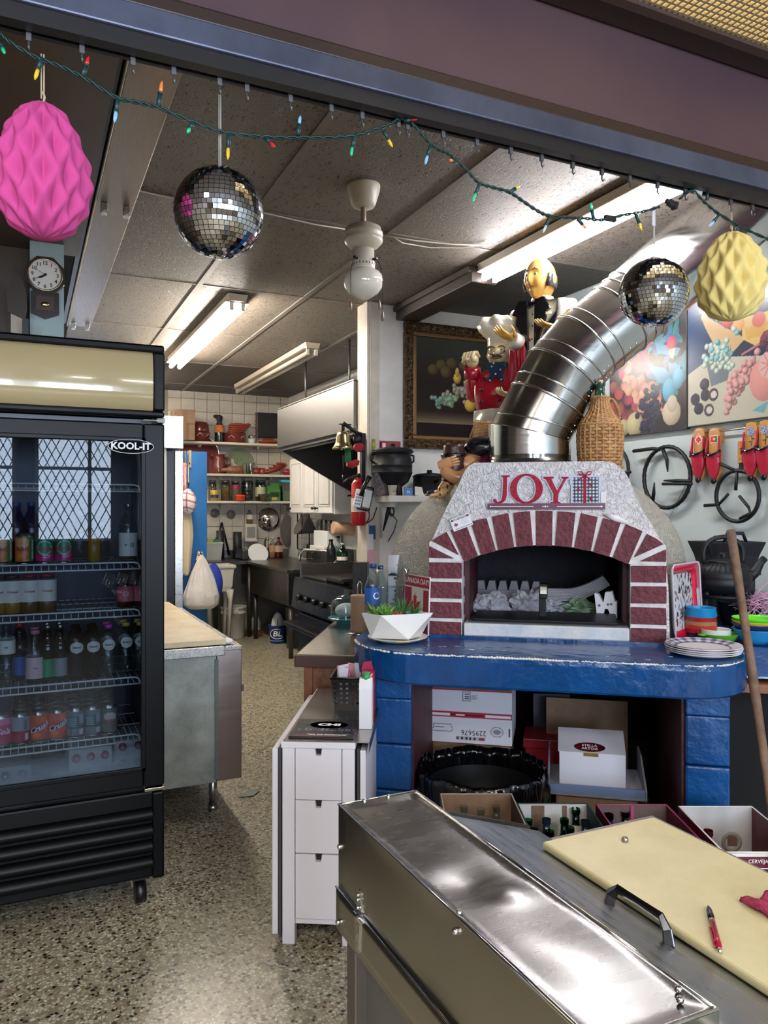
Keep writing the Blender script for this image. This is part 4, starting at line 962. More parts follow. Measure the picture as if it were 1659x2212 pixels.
J = [jx(*p) for p in ((1098,168),(1165,165),(1165,178),(1143,184),(1141,320),(1132,360),(1108,382),(1075,390),(1045,384),(1029,368),(1034,352),(1050,350),(1060,360),(1062,374),(1085,372),(1100,356),(1107,320),(1113,186),(1098,180))]
Y_ = [jx(*p) for p in ((1430,180),(1508,180),(1508,193),(1490,198),(1535,290),(1585,200),(1568,193),(1568,182),(1625,182),(1622,194),(1606,200),(1546,312),(1541,375),(1562,382),(1562,393),(1482,390),(1482,379),(1505,374),(1508,315),(1448,200),(1430,194))]
ocx,ocz = jx(1295,273); orx,orz = 130 / 3.606 * .00198,117 / 3.606 * .00203
def ell(kx,kz,n=36): return [(ocx + orx * kx * cos(i * 2 * PI / n),ocz + orz * kz * sin(i * 2 * PI / n)) for i in range(n)]
def ring_(name,a,b,y0,y1,m,par):
    n = len(a); vs = []; fs = []
    for P in (a,b):
        for y in (y0,y1): vs += [(x - JO.x,y,z - JO.z) for x,z in P]
    for i in range(n):
        j = (i + 1) % n
        fs += [(i,j,n + j,n + i),(2*n + j,2*n + i,3*n + i,3*n + j),(i,2*n + i,2*n + j,j),(n + i,n + j,3*n + j,3*n + i)]
    return part(name,MB().add(vs,fs),m,par)
lj = jp('letter_j_backing',inflate(J,.006),.002,.010,M_lblue); jp('letter_j',J,-.002,.002,M_glit,lj)
lo_ = ring_('letter_o_backing',ell(1.06,1.06),ell(.5,.78),.002,.010,M_lblue,jo); ring_('letter_o',ell(1,1),ell(.58,.86),-.002,.002,M_glit,lo_)
ly = jp('letter_y_backing',inflate(Y_,.006),.002,.010,M_lblue); jp('letter_y',Y_,-.002,.002,M_glit,ly)
bar = jp('bar',[(-.268,1.549),(.231,1.549),(.231,1.576),(-.268,1.576)],-.004,.012,M_plum)
jp('bar_line',[(-.255,1.561),(-.07,1.561),(-.07,1.563),(-.255,1.563)],-.0052,-.004,M_letterw,bar); jp('bar_line',[(.03,1.561),(.215,1.561),(.215,1.563),(.03,1.563)],-.0052,-.004,M_letterw,bar)
for x_,r_ in ((-.03,.0025),(-.02,.004),(-.01,.0025),(-.257,.003)): part('bar_dot',CY((x_ - JO.x,-.0052,1.562 - JO.z),(x_ - JO.x,-.004,1.562 - JO.z),r_,n=10),M_letterw,bar)
jp('arrow_tip',[(.222,1.562),(.212,1.567),(.214,1.562),(.212,1.557)],-.0052,-.004,M_letterw,bar)
def plaid(U,V):
    k = Ink(U * 7.4,V * 7.4,(214,216,228))
    for i in range(8):
        m = (np.abs((k.X % 1) - .5) < .25); n = (np.abs((k.Y % 1) - .5) < .25)
    k.c[m ^ n] = (86,88,104); k.c[m & n] = (26,26,40); return k.c
gx0,gx1,gz0,gz1 = .096,.204,1.577,1.69
gb = jp('gift_box',[(gx0 - .008,gz0),(gx1 + .008,gz0),(gx1 + .008,gz1 - .035),(gx1 + .012,gz1 - .03),(gx1 + .01,gz1 + .004),(gx0 - .01,gz1 + .004),(gx0 - .012,gz1 - .03),(gx0 - .008,gz1 - .035)],.002,.010,M_lblue)
g_ = printed('plaid_face',plaid,lambda a,b: (gx0 + (gx1 - gx0) * a - JO.x,.001,gz0 + .002 + (gz1 - gz0 - .004) * b - JO.z),60,60,M_print,gb)
rb = BX(.141 - JO.x,.153 - JO.x,-.002,.0005,gz0 - JO.z,gz1 + .01 - JO.z)
for s in (-1,1):
    rb.tube([(.147 - JO.x,-.003,gz1 + .006 - JO.z),(.147 + s * .014 - JO.x,-.006,gz1 + .022 - JO.z),(.147 + s * .028 - JO.x,-.004,gz1 + .022 - JO.z),(.147 + s * .024 - JO.x,-.003,gz1 + .01 - JO.z),(.147 - JO.x,-.003,gz1 + .006 - JO.z)],.0025,6)
    rb.tube([(.147 - JO.x,-.003,gz1 + .006 - JO.z),(.147 + s * .024 - JO.x,-.003,gz1 - .012 - JO.z)],.0025,6)
part('ribbon',rb,M_glit,gb)
for x_,z_ in ((.172,1.655),(.12,1.635),(.172,1.595)):
    fl = MB()
    for i in range(3): fl.cbox((x_ - JO.x,-.001,z_ - JO.z),(.016,.002,.003),ry=i * PI / 3)
    part('snowflake',fl,M_glit,gb)
solo('price_label',BX(-.011,.011,-.001,.001,0,.046),M_white,'small white blank label stuck beside the gift box on the sign','label',ow(.225,FY - .006,1.578),ORZ)
# business card above the arch
bc = thing('business_card','tilted white brewery card with a maple leaf tucked above the arch','card',ow(-.385,FY - .03,1.492),rot=(0,0,ORZ))
cm = RotM(R(-21),4,'Y')
def cpart(name,mb,m,par=bc,**k): mb.xf(0,cm); return part(name,mb,m,par,**k)
cb = cpart('card_sheet',BX(-.046,.046,-.0006,.0006,-.028,.028),mat('white card','#e8e4ea',.5))
cpart('black_band',BX(-.042,.042,-.0012,-.0006,.016,.024),M_letterk,cb); cpart('gold_line',BX(-.036,.044,-.0012,-.0006,-.023,-.0205),mat('dark gold line','#6f6245',.5),cb)
t_ = text('lettering','AMBER BREWERY',.0085,M_letterw,cb,bold=.0001); t_.matrix_local = cm @ TrM((0,-.0015,.02)) @ RotM(R(90),4,'X')
LEAF = [(0,-1),(.06,-.45),(.5,-.55),(.42,-.35),(.95,.05),(.78,.15),(.86,.5),(.52,.42),(.45,.58),(.2,.3),(.3,.8),(.16,.72),(0,1),(-.16,.72),(-.3,.8),(-.2,.3),(-.45,.58),(-.52,.42),(-.86,.5),(-.78,.15),(-.95,.05),(-.42,-.35),(-.5,-.55),(-.06,-.45)]
cpart('maple_leaf',PR([(-.026 + x * .011,-.004 + z * .011) for x,z in LEAF],-.0012,-.0006),mat('plum leaf','#8d3a5e',.5),cb)
for i in range(4): cpart('text_line',BX(-.002 + .003 * (i % 2),.034 - .004 * (i % 2),-.001,-.0006,.008 - i * .006,.0095 - i * .006),mat('pale print','#bdb3c0',.6),cb)
# ---------------- steel flue ----------------
fl_o = ow(-.10,.66,1.745)
flue = thing('steel_flue','shiny segmented stainless steel flue elbow rising from the oven','flue',fl_o)
M_flue = steel('polished flue steel','#c6c6c4',.16,(3,3,30),.08); M_flue2 = steel('darker flue steel','#a8a6a2',.2,(3,3,12),.05,scuff=.5,scol='#5d5852',sscale=5)  # second steel is darker and blotched, for elbow sections and collar
d0 = 3.60
cp_ = [at(1160,938,3.62),at(1181,868,3.62),at(1214,806,3.63),at(1264,748,3.64),at(1335,690,3.65)]
base = Vector((fl_o.x,fl_o.y,1.745)); top = at(1722,352,3.68)
cp_[0].x,cp_[0].y = base.x,base.y
ctr = [base] + cp_ + [top]
def joint_ring(i,r,n=44):
    a = (ctr[i] - ctr[i-1]).normalized() if i > 0 else None; b = (ctr[i+1] - ctr[i]).normalized() if i < len(ctr) - 1 else None
    t = ((a or b) + (b or a)).normalized(); e = (a or b)
    x = Vector((0,1,0)).cross(e).normalized(); y = e.cross(x); out = []
    for k in range(n):
        g = 2 * PI * k / n; p = ctr[i] + (x * cos(g) + y * sin(g)) * r
        p = p + e * ((ctr[i] - p).dot(t) / e.dot(t)); out.append(p - fl_o)
    return out
for i in range(len(ctr) - 1):
    r_ = .192 if i == 0 else .184
    part('flue_section',MB().loft([joint_ring(i,r_),[a.lerp(b,.5) for a,b in zip(joint_ring(i,r_),joint_ring(i + 1,r_))],joint_ring(i + 1,r_)],caps=False),M_flue2 if i in (1,2) else M_flue,flue)
    if i:
        for o_,rr_ in ((0,.0065),(.06,.0045)):
            rgp = joint_ring(i,.184); d = (ctr[i+1] - ctr[i]).normalized()
            part('bead',TU([p + d * o_ for p in rgp],rr_,8,**CL),M_flue,flue)
part('collar',LA([(.2,0),(.2,.03),(.192,.035),(.192,.055),(.19,.06)],44,caps=False),M_flue2,flue)
b_ = (ctr[-1] - ctr[-2]).normalized(); part('bead',TU([p + b_ * .11 for p in joint_ring(5,.184)],.005,8,**CL),M_flue,flue)
for i,g in ((1,-1.0),(2,-1.05),(3,-1.1),(3,-.8),(4,-1.0)):
    e = (ctr[i+1] - ctr[i]).normalized(); x = Vector((0,1,0)).cross(e).normalized(); y = e.cross(x)
    for k in range(3):
        p = ctr[i].lerp(ctr[i+1],.35 + .18 * k) + (x * cos(g) + y * sin(g)) * .183 - fl_o
        part('rivet',SPH(p,.005,8,6),M_chrome,flue)
# ---------------- steel sandwich counter in front ----------------
U0,VF,VN = .529,1.335,.40
pc = thing('sandwich_counter','dented stainless steel sandwich counter with hinged hood in front of the oven','counter',(.8,.9,0))
PO = Vector((.8,.9,0))
def pp(name,mb,m,parent=pc,**k):
    mb.xf(0,TrM(-PO)); return part(name,mb,m,parent,**k)
M_dent = steel('scratched dented steel','#7d7b7a',.27,(5,14,5),.05,scuff=.5,scol='#7b7876',sscale=9,bump=.012)
M_side = steel('smooth counter steel','#b5b0a6',.24,(2,2,2),.02)
M_slope = steel('dull sloped steel','#a9acae',.32,(50,3,3),.14,scuff=.4,scol='#80868a',sscale=4)
def dents(u,v):
    p = Vector((u * 5,v * 5,0)); z = .004 * nz3(p * .7) + .0007 * nz3(p * 2.3)
    for (a,b,r,h) in ((.60,.98,.05,-.006),(.63,.93,.03,.005),(.58,1.12,.09,-.004),(.60,.78,.07,.005)):
        z += h * math.exp(-((u - a)**2 + (v - b)**2) / (r * r))
    return z
LV0 = .612
def topf(a,b):
    u,v = U0 + .162 * a,LV0 + (VF - LV0) * b; e = min(1,12 * a * (1 - a)) * min(1,30 * b * (1 - b))
    return (u,v,1.0 - .004 * e + dents(u,v) * e)
hood = pp('hood_top',GR(topf,22,100),M_dent,solid=.0015)
def sidef(a,b):
    v,z = LV0 - .25 + (VF - LV0 + .25) * a,.845 + .155 * b; e = min(1,8 * b * (1 - b)) * min(1,30 * (1 - a))
    return (U0 - .0 + e * (.006 * nz3(Vector((v * 4,z * 5,3))) + .004 * math.exp(-((v - .97) / .05) ** 2)),v,z)
pp('hood_back',GR(sidef,90,16),M_side)
pp('hood_end',PR([(U0 + .001,.845),(U0 + .001,.999),(U0 + .161,.999),(U0 + .163,.972),(U0 + .43,.887),(U0 + .43,.845)],VF - .003,VF - .001),M_side)
for (a,b,w_) in (((U0,VF,1.0),(U0,LV0 - .25,1.0),.0022),((U0 + .162,VF,1.0),(U0 + .162,LV0,1.0),.002),((U0,VF,1.0),(U0 + .162,VF,1.0),.0018),((U0,LV0,1.0),(U0 + .162,LV0,1.0),.002)):
    pp('hood_edge',TU([a,b],w_,8),M_chrome)
pp('hood_front',BX(U0 + .160,U0 + .163,LV0,VF - .004,.968,.999),M_side)
pp('hood_near_end',BX(U0,U0 + .162,LV0 - .002,LV0,.955,.999),M_side)
pp('sloped_lid',GR(lambda a,b: (U0 + .163 + .265 * a,VN + (1.30 - VN) * b,.972 - .085 * a + .0012 * nz3(Vector((a * 3,b * 9,5)))),8,40),M_slope,solid=.002)
# base below the hood
pp('base_strip',GR(lambda a,b: (U0 - .004,VN + (VF - VN) * a,.772 + .076 * b),40,4),M_side,solid=.002)
pp('strip_edge',TU([(U0 - .005,VN,.848),(U0 - .005,VF,.848)],.0022,8),M_chrome)
pp('base_cabinet',BX(U0 + .035,1.26,VN,VF - .02,.12,.845),mat('grey counter base','#7b7a76',.45,metal=.6,var=(2,'#6b6a66',1)),bevel=.003)
pp('corner_post',BX(U0 + .012,U0 + .04,VF - .05,VF - .01,.03,.775),mat('grey brown corner post','#6d645c',.4,.6),bevel=.003)
pp('worktop',BX(U0 + .25,1.28,VN,VF - .02,.845,.86),M_side)
pp('board_rest',BX(.93,1.13,VN + .02,1.15,.86,.9135),M_side)
for x_ in (U0 + .07,1.2):
    for y_ in (VN + .05,VF - .08): pp('foot',CY((x_,y_,0),(x_,y_,.125),.022),M_steel)
hg = pp('strap_hinge',PR([(1.229 - .012,.842),(1.229 + .012,.842),(1.229 + .004,.888),(1.229 - .004,.888)],U0 - .004,U0 - .001,plane='yz').prism([(1.229 - .013,.842),(1.229 + .013,.842),(1.229 + .005,.782),(1.229 - .005,.782)],U0 - .008,U0 - .005,plane='yz').cyl((U0 - .006,1.215,.843),(U0 - .006,1.243,.843),.005,n=10),M_chrome)
for z_ in (.858,.872,.88,.828,.812,.795): pp('hinge_screw',SPH((U0 - .006,1.229,z_),.0035,8,6),M_steel,hg)
for q in ((U0 - .002,1.325,.925),(U0 - .008,1.318,.79),(U0 - .008,.975,.79),(U0 - .003,.9,.98)): pp('screw',SPH(q,.005,10,6),M_chrome)
for q in ((U0 + .05,VF - .006,1.0),(U0 + .1,VF - .006,1.0),(U0 + .006,.905,1.001),(U0 + .135,.64,1.001),(U0 + .148,.655,1.001)): pp('rivet',SPH(q,.0045,10,6),M_chrome)
def slz(u): return .972 - .085 * (u - U0 - .163) / .265
h0,h1 = onz(1352,1955,.92),onz(1462,2038,.92); hu = .835
hz = slz(hu)
hb = [(hu,h0.y + .004,hz - .002),(hu + .002,h0.y + .0,hz + .018),(hu + .004,h0.y - .012,hz + .03),(hu + .004,(h0.y + h1.y) / 2,hz + .031),(hu + .004,h1.y + .012,hz + .03),(hu + .002,h1.y,hz + .018),(hu,h1.y - .006,hz - .002)]
pp('lid_handle',TU(hb,[.013,.011,.0085,.007,.0085,.011,.013],4,flat=.8,smooth=False),mat('dark pewter handle','#55565a',.25,1),bevel=.002)
# cutting board with its things
cbd = solo('cutting_board',BX(.874,1.150,VN + .02,1.178,.914,.93),mat('cream plastic cutting board','#cabf94',.42,var=(7,'#bdb183',1),bump=(300,.06)),'large cream plastic cutting board on the steel sandwich counter','cutting board',bevel=.006,seg=3)
q = onz(1350,1817,.93)
solo('metal_nut',LA([(.006,0),(.0065,.002),(.0062,.006),(.005,.0075),(.003,.0072),(.0028,.006),(0,.006)],16),mat('dull bronze','#9c8f8a',.3,.9),'small dull metal knob lying on the cutting board','knob',q)
p0,p1 = onz(1529,1955,.934),onz(1556,2056,.934); d = p1 - p0; L_ = d.length
pn = thing('ballpoint_pen','red and black click pen lying on the cutting board','pen',p0,rot=(0,0,math.atan2(d.y,d.x)))
def px_(name,prof,m,**k): return part(name,LA([(r,x * L_) for r,x in prof],14,M=RotM(R(90),4,'Y')),m,pn,**k)
px_('tip',[(.0006,0),(.0018,.05)],M_chrome); px_('grip',[(.002,.04),(.0042,.12),(.0048,.22),(.0046,.36)],M_black); px_('ring',[(.0047,.355),(.0047,.38)],M_chrome)
px_('barrel',[(.0045,.38),(.0045,.8),(.0042,.9)],mat('metallic red barrel','#b01e3c',.2,.4)); px_('button',[(.0025,.9),(.0028,.99),(.001,1)],M_chrome)
part('clip',BX(L_ * .52,L_ * .92,-.0068,-.0045,-.0015,.0015),MATS['metallic red barrel'],pn,bevel=.0006)
q = onz(1648,1975,.935)
rc = GR(lambda a,b: (.0 + .16 * a * (.25 + .75 * b),-.09 * b + .04 * (1 - a) * 0 - .02 * a,.012 + .012 * sin(9 * a + 4 * b) * a + .006 * nz3(Vector((a * 6,b * 6,1)))),20,20)
solo('red_towel',rc,mat('red terry cloth','#a53052',.95,bump=(420,1.0,'noise',.006)),'crumpled red terry towel corner on the cutting board','towel',onz(1634,1972,.93) + Vector((0,.03,-.004)),solid=.008)
# ---------------- white drop-leaf drawer table ----------------
nt_ = thing('drawer_table','narrow white drop leaf table with three visible drawers and steel top','table',(.829,2.637,0),R(-29))
M_nw = mat('white lacquer','#dfdbe2',.4)
for y0,y1 in ((0,.045),(.755,.8)):
    for x0 in (0,.215): part('leg',BX(x0,x0 + .045,y0,y1,0,.70),M_nw,nt_,bevel=.003)
part('frame',BX(.046,.214,.03,.79,.69,.70).box(.003,.045,.046,.754,.08,.70).box(.215,.257,.046,.754,.08,.70).box(.046,.214,.012,.03,.07,.088),M_nw,nt_)
part('table_top',BX(-.003,.263,-.005,.805,.701,.724),M_nw,nt_,bevel=.002)
part('steel_sheet',BX(.004,.262,-.006,.8,.7245,.7265).box(.262,.312,-.006,.8,.7245,.7265).box(.31,.312,-.006,.8,.69,.7245),steel('table steel sheet','#a5a09a',.25,(3,3,3),.03),nt_)
def leaf(x): return BX(x,x + .02,.0,.8,.035,.696)
part('drop_leaf',leaf(-.036),M_nw,nt_,bevel=.002); part('drop_leaf',leaf(.279),M_nw,nt_,bevel=.002)
part('leaf_gap_shade',BX(-.014,-.004,.003,.05,.03,.70).box(.268,.277,.003,.05,.03,.70),mat('shadow gap grey','#3a383b',.6),nt_)  # dark strips stand in for the shade between leg and leaf
for z0,z1 in ((.516,.699),(.326,.513),(.092,.321)):
    xm = .13; nw = .0125
    f_ = [(.0475,z0),(.2125,z0),(.2125,z1),(xm + nw,z1),(xm + nw * .75,z1 - .026),(xm - nw * .75,z1 - .026),(xm - nw,z1),(.0475,z1)]
    d_ = part('drawer',PR(f_,.004,.022),M_nw,nt_,bevel=.0012); part('drawer_hollow',BX(xm - .02,xm + .02,.0225,.08,z1 - .04,z1 - .001),M_black,d_)
    part('drawer_box',BX(.052,.208,.081,.75,z0 + .01,z1 - .03),M_nw,d_)
NM = TrM((.829,2.637,0)) @ RotM(R(-29),4,'Z')
# glossy brochure
fo = thing('brochure_folder','black glossy folder with white oval emblem on the white drawer table','folder',NM @ Vector((.135,.125,.727)),R(-29))
part('cover',BX(-.118,.118,-.1,.135,0,.004).box(-.118,.118,-.1,.13,.005,.008),mat('glossy black card','#12111a',.3),fo,bevel=.0008)
def skyline(U,V):
    k = Ink(U,V,(28,27,38)); rr_ = np.random.RandomState(4)
    for i in range(26):
        x = rr_.rand(); h = .1 + .2 * rr_.rand(); k.rect(x,x + .03,.28,.28 + h,tuple(int(c) for c in (60 + 60 * rr_.rand(),62 + 60 * rr_.rand(),80 + 60 * rr_.rand())))
    return k.c
ps_ = printed('skyline_print',skyline,lambda a,b: (-.112 + .224 * a,-.06 + .12 * b,.0083),60,20,M_gloss,fo)
part('logo_oval',LA([(0,.0086),(1,.0086)],40,M=TrM((.01,.05,0)) @ Matrix.Diagonal((.072,.047,1,1))),M_letterw,fo)
part('logo_oval_inner',LA([(0,.0088),(1,.0088)],40,M=TrM((.01,.05,0)) @ Matrix.Diagonal((.061,.0355,1,1))),mat('dark plum','#2c1a26',.3),fo)
text('logo_letters','CHI',.038,M_letterw,fo,(.01,.05,.0089),bold=.0022,sx=1.35,ext=.0002); text('slogan','"We Sell Restaurants"',.0165,M_letterw,fo,(.02,-.077,.0086),bold=.0004,ext=.0002)
part('slogan_rule',BX(-.1,.07,-.0955,-.093,.0085,.0088),mat('pink print','#c63a78',.4),fo)
# perforated basket of sachets
bk = thing('black_basket','black perforated plastic basket of paper sachets on the white table','basket',NM @ Vector((.185,.50,.7265)),R(-29))
bw,bd_,bh = .066,.1,.135
bm_ = MB()
def side(n,c0,c1):
    # one wall with round holes, built from a ring of quads about each hole
    nx,nz = n,5; A = [Vector(c0[0]),Vector(c0[1])]; B = [Vector(c1[0]),Vector(c1[1])]
    P = lambda s,t: A[0].lerp(A[1],s).lerp(B[0].lerp(B[1],s),t)
    for i in range(nx):
        for j in range(nz):
            cs,ct_ = (i + .5) / nx,.16 + .74 * (j + .5) / nz; hs,ht = .5 / nx,.37 / nz
            ou = [(cs + hs * a,ct_ + ht * b) for a,b in ((-1,-1),(0,-1),(1,-1),(1,0),(1,1),(0,1),(-1,1),(-1,0))]
            inn = [(cs + hs * .55 * cos(g),ct_ + ht * .6 * sin(g)) for g in [R(225 + 45 * k) for k in range(8)]]
            bm_.add([P(*q) for q in ou + inn],[(k,(k+1) % 8,8 + (k+1) % 8,8 + k) for k in range(8)])
    bm_.add([P(0,0),P(1,0),P(1,.16),P(0,.16)],[(0,1,2,3)]); bm_.add([P(0,.9),P(1,.9),P(1,1),P(0,1)],[(0,1,2,3)])
k_ = .8
cb_ = [(-bw * k_,-bd_ * k_,0),(bw * k_,-bd_ * k_,0),(bw * k_,bd_ * k_,0),(-bw * k_,bd_ * k_,0)]; ctp = [(-bw,-bd_,bh),(bw,-bd_,bh),(bw,bd_,bh),(-bw,bd_,bh)]
for i in range(4): side(5 if i % 2 == 0 else 7,(cb_[i],cb_[(i+1) % 4]),(ctp[i],ctp[(i+1) % 4]))
bm_.add(cb_,[(0,1,2,3)])
part('basket_shell',bm_,M_black,bk,solid=.002)
part('rim',TU([Vector(p) * 1.03 + Vector((0,0,-.004)) for p in ctp],.0045,6,**CL),M_black,bk)
rr = random.Random(9)
for i in range(9):
    x_,y_ = rr.uniform(-.04,.04),rr.uniform(-.075,.07)
    pk = MB().cbox((0,0,.08),(.034,.003,.16),rz=rr.uniform(-.6,.6),rx=rr.uniform(-.2,.2),ry=rr.uniform(-.15,.15))
    o_ = solo('paper_sachet',pk,mat('pale sachet paper','#d9d4e0',.6) if i % 4 else mat('pink sachet paper','#c98b96',.6),'thin paper sachet standing in the black basket','sachet',NM @ Vector((.185 + x_ * .9,.50 + y_ * .9,.735)),R(-29),group='paper sachets in the black basket')
# pink box and white carton
pb = thing('pink_box','pink and red printed box between the black basket and white carton','box',NM @ Vector((.272,.42,.7268)),R(-29))
part('box_body',BX(-.026,.026,-.03,.03,0,.17),mat('dark red board','#8e2346',.5),pb,bevel=.002)
def pinkp(U,V):
    k = Ink(U * 2,V * 6,(150,44,88)); k.rect(0,2,0,1.6,(170,26,50)).rect(.2,.9,1.8,3.4,(120,70,130)).disc(1.4,2.4,.3,.7,(222,160,190)).rect(0,2,4.6,6,(160,30,66)); k.line([(.2,5.6),(.9,4.7),(1.6,5.5)],.09,(236,220,226)); return k.c
printed('box_print',pinkp,lambda a,b: (-.0262,.03 - .06 * a,.17 * b),16,40,M_gloss,pb); printed('box_print',pinkp,lambda a,b: (-.026 + .052 * a,-.0302,.17 * b),16,40,M_gloss,pb)
part('gift_flap',PR([(-.03,.17),(.02,.17),(.012,.205),(-.02,.20)],-.01,.0),mat('red glossy wrap','#9e2048',.25),pb)
wc = thing('milk_carton','plain white carton with green cap beside the blue block pillar','carton',NM @ Vector((.283,.19,.7268)),R(-29))
part('carton_body',BX(-.024,.024,-.034,.034,0,.15).prism([(-.034,.15),(.034,.15),(.012,.185),(-.012,.185)],-.024,.024,plane='yz'),mat('white carton board','#dcdadd',.45),wc,bevel=.002)
part('cap',CY((0,0,.172),(0,0,.205),.015,n=20),mat('green cap','#2f8b45',.4),wc)
# ---------------- wooden side counter behind ----------------
wcn = thing('wood_counter','orange wood counter with steel top left of the brick oven','counter',(1.168,3.494,0),R(-31))
part('steel_top',BX(0,.30,0,1.62,.835,.86),steel('pale counter steel','#c4beb6',.16,(3,3,3),.03),wcn,bevel=.002)
part('edge_band',BX(-.006,.30,-.008,.0,.80,.857).box(-.008,-.001,-.006,1.62,.80,.857),mat('dark brown edge','#4a2e2c',.4),wcn,bevel=.003)
for x_,y_ in ((.035,.01),(.25,.01),(.035,1.5),(.25,1.5)): part('leg',BX(x_,x_ + .042,y_,y_ + .05,0,.80),M_wood,wcn,bevel=.003)
part('shade_panel',BX(.077,.25,.02,.035,.3,.795),mat('stained brown panel','#8a5a3e',.5,var=(25,'#4c2418',.8)),wcn); part('rail',BX(.077,.25,.012,.03,.45,.475).box(.04,.06,.06,1.5,.72,.8),M_wood,wcn,bevel=.002)
part('screw',SPH((.056,.009,.6),.006,10,6),M_steel,wcn)
WM = TrM((1.168,3.494,0)) @ RotM(R(-31),4,'Z')
q = onz(777,1368,.86)
pt = thing('paper_towel_roll','brown paper towel roll on a wire stand on the wood counter','paper towel',q)
part('stand',TU([(.07 * cos(a),.07 * sin(a),.004) for a in [i * PI / 12 for i in range(24)]],.0035,6,**CL).tube([(-.07,0,.004),(.07,0,.004)],.003,6).tube([(-.012,0,.004),(-.012,0,.27),(-.006,0,.285),(.006,0,.285),(.012,0,.27),(.012,0,.004)],.003,6),M_chrome,pt)
part('roll',LA([(.014,.01),(.05,.01),(.051,.02),(.051,.205),(.05,.212),(.014,.212)],30),mat('brown paper','#b28d74',.8,var=(20,'#a8836b',1)),pt)
q = onz(748,1345,.86)
cd_ = thing('cake_dome','teal cake stand under clear dome on the wood counter','cake stand',q)
part('plate',LA([(.06,0),(.055,.012),(.1,.022),(.112,.03),(.11,.034),(0,.03)],32),mat('teal glass plate','#5fb0b4',.15,trans=.4),cd_)
part('dome',LA([(.095,.034),(.095,.1),(.085,.135),(.05,.16),(.012,.168),(.012,.18),(.018,.19),(.008,.2),(0,.2)],32,caps=False),glass('dome glass','#dfeceb',.9,.06),cd_)
solo('wrapped_bread',SPH((0,0,.075),(.07,.06,.045),20,12),mat('white wrapped loaf','#ded9da',.6,bump=(30,.7,'noise',.02)),'white wrapped loaf under the clear cake dome','bread',q)
# ---------------- steel bench with cutting board (behind the fridge) ----------------
sb_ = thing('steel_bench','grey steel refrigerated bench with stained end panel behind the fridge','bench',(.745,4.65,0))
SBO = Vector((.745,4.65,0))
def sp(name,mb,m,parent=sb_,**k): mb.xf(0,TrM(-SBO)); return part(name,mb,m,parent,**k)
M_stain = mat('stained grey green panel','#a3a69e',.5,.1,var=(4.5,'#666c66',.8))
sp('body',BX(.5,.985,3.86,5.5,.185,.84),mat('bench grey','#8a8785',.4,.5),bevel=.003)
sp('shade_panel',BX(.5,.865,3.842,3.86,.185,.84),M_stain); sp('steel_end',BX(.868,.993,3.836,3.87,.19,.845),steel('pinkish bench steel','#a89c98',.32,(2,2,8),.06),bevel=.003)
sp('tape_seam',BX(.857,.875,3.834,3.843,.2,.80),mat('grey sealant','#5f625e',.7,bump=(60,.6)))
sp('top',BX(.49,.995,3.83,5.5,.84,.86),M_steel,bevel=.003); sp('front_rail',BX(.49,.90,3.805,3.83,.822,.868),M_steel,bevel=.003)
sp('drawer_handle',BX(.995,1.035,3.95,4.6,.60,.64),M_steel,bevel=.004)
for x_ in (.56,.88):
    for y_ in (3.98,5.38): sp('leg',CY((x_,y_,.02),(x_,y_,.19),.021).cyl((x_,y_,0),(x_,y_,.025),.028),M_steel)
solo('dough_board',BX(.47,.918,3.85,5.56,.868,.897),mat('pale dough board','#d8c6a2',.5,var=(5,'#c4ae88',1)),'long cream dough board on the steel bench behind the fridge','board',bevel=.003)
solo('dough_board',BX(-.014,.014,0,.7,0,.2),MATS['pale dough board'],'second cream board standing on edge beside the fridge','board',(.585,4.3,.898),bevel=.003)
solo('soap_bar',SPH((0,0,.016),(.03,.018,.016),16,10),M_whiteplastic,'small white oval soap on the end of the steel bench','soap',(.935,3.9,.861))
lf_ = solo('paper_scrap',MB().add([(0,0,0),(.09,.03,.004),(.15,.0,.002),(.07,-.05,.003)],[(0,1,2,3)]),mat('grey scrap','#7d8684',.7),'grey scrap lying on the floor by the bench leg','scrap',onz(512,1722,.004),R(20))
# ---------------- kitchen at the back ----------------
KV = 9.72
def kp_(px,z,v=KV): q = onv(px,HZ,v); return Vector((q.x,v,z))
M_shelf = mat('cream shelf board','#cfc5b2',.5)
S1,S2,S3 = 2.39,1.995,1.655
def shelf(label,pxa,pxb,z,v0=9.55):
    a,b = onv(pxa,HZ,v0).x,onv(pxb,HZ,v0).x; b = min(b,3.19)
    t = thing('wall_shelf',label,'shelf',((a + b) / 2,VB - .014,z)); part('shelf_board',BX(a - (a + b) / 2,b - (a + b) / 2,v0 - VB + .014,0,-.03,0),M_shelf,t,bevel=.003)
    for x_ in (.2,.75): part('bracket',BX((b - a) * (x_ - .5) - .01,(b - a) * (x_ - .5) + .01,-.2,0,-.06,-.03),M_shelf,t)
shelf('top cream shelf of red clay pots on the tiled kitchen wall',390,618,S1); shelf('middle cream shelf of jugs and clay dishes on the tiled kitchen wall',440,640,S2); shelf('lowest cream shelf of jars on the tiled kitchen wall',445,640,S3)
M_clay = mat('glazed dark clay','#6f2a22',.28,coat=.3,var=(9,'#5a1f1a',1)); M_clay2 = mat('glazed red clay','#8a3427',.3,coat=.3)
def pot(name,label,cat,px,z,prof,m=M_clay,v=KV,sc=1.0):
    t = thing(name,label,cat,kp_(px,z,v)); part(name.split('_')[-1] + '_wall',LA([(r * sc,h * sc) for r,h in prof],28),m,t); return t
def swirl(t,r,z,n=6):
    mb = MB()
    for i in range(n): a0 = 2 * PI * i / n; mb.tube([((r) * cos(a0 + k * .16),(r) * sin(a0 + k * .16),z + .03 * sin(k * .8)) for k in range(5)],.004,5)
    part('swirl_glaze',mb,mat('cream glaze','#c9b8a0',.3),t,kind='stuff')
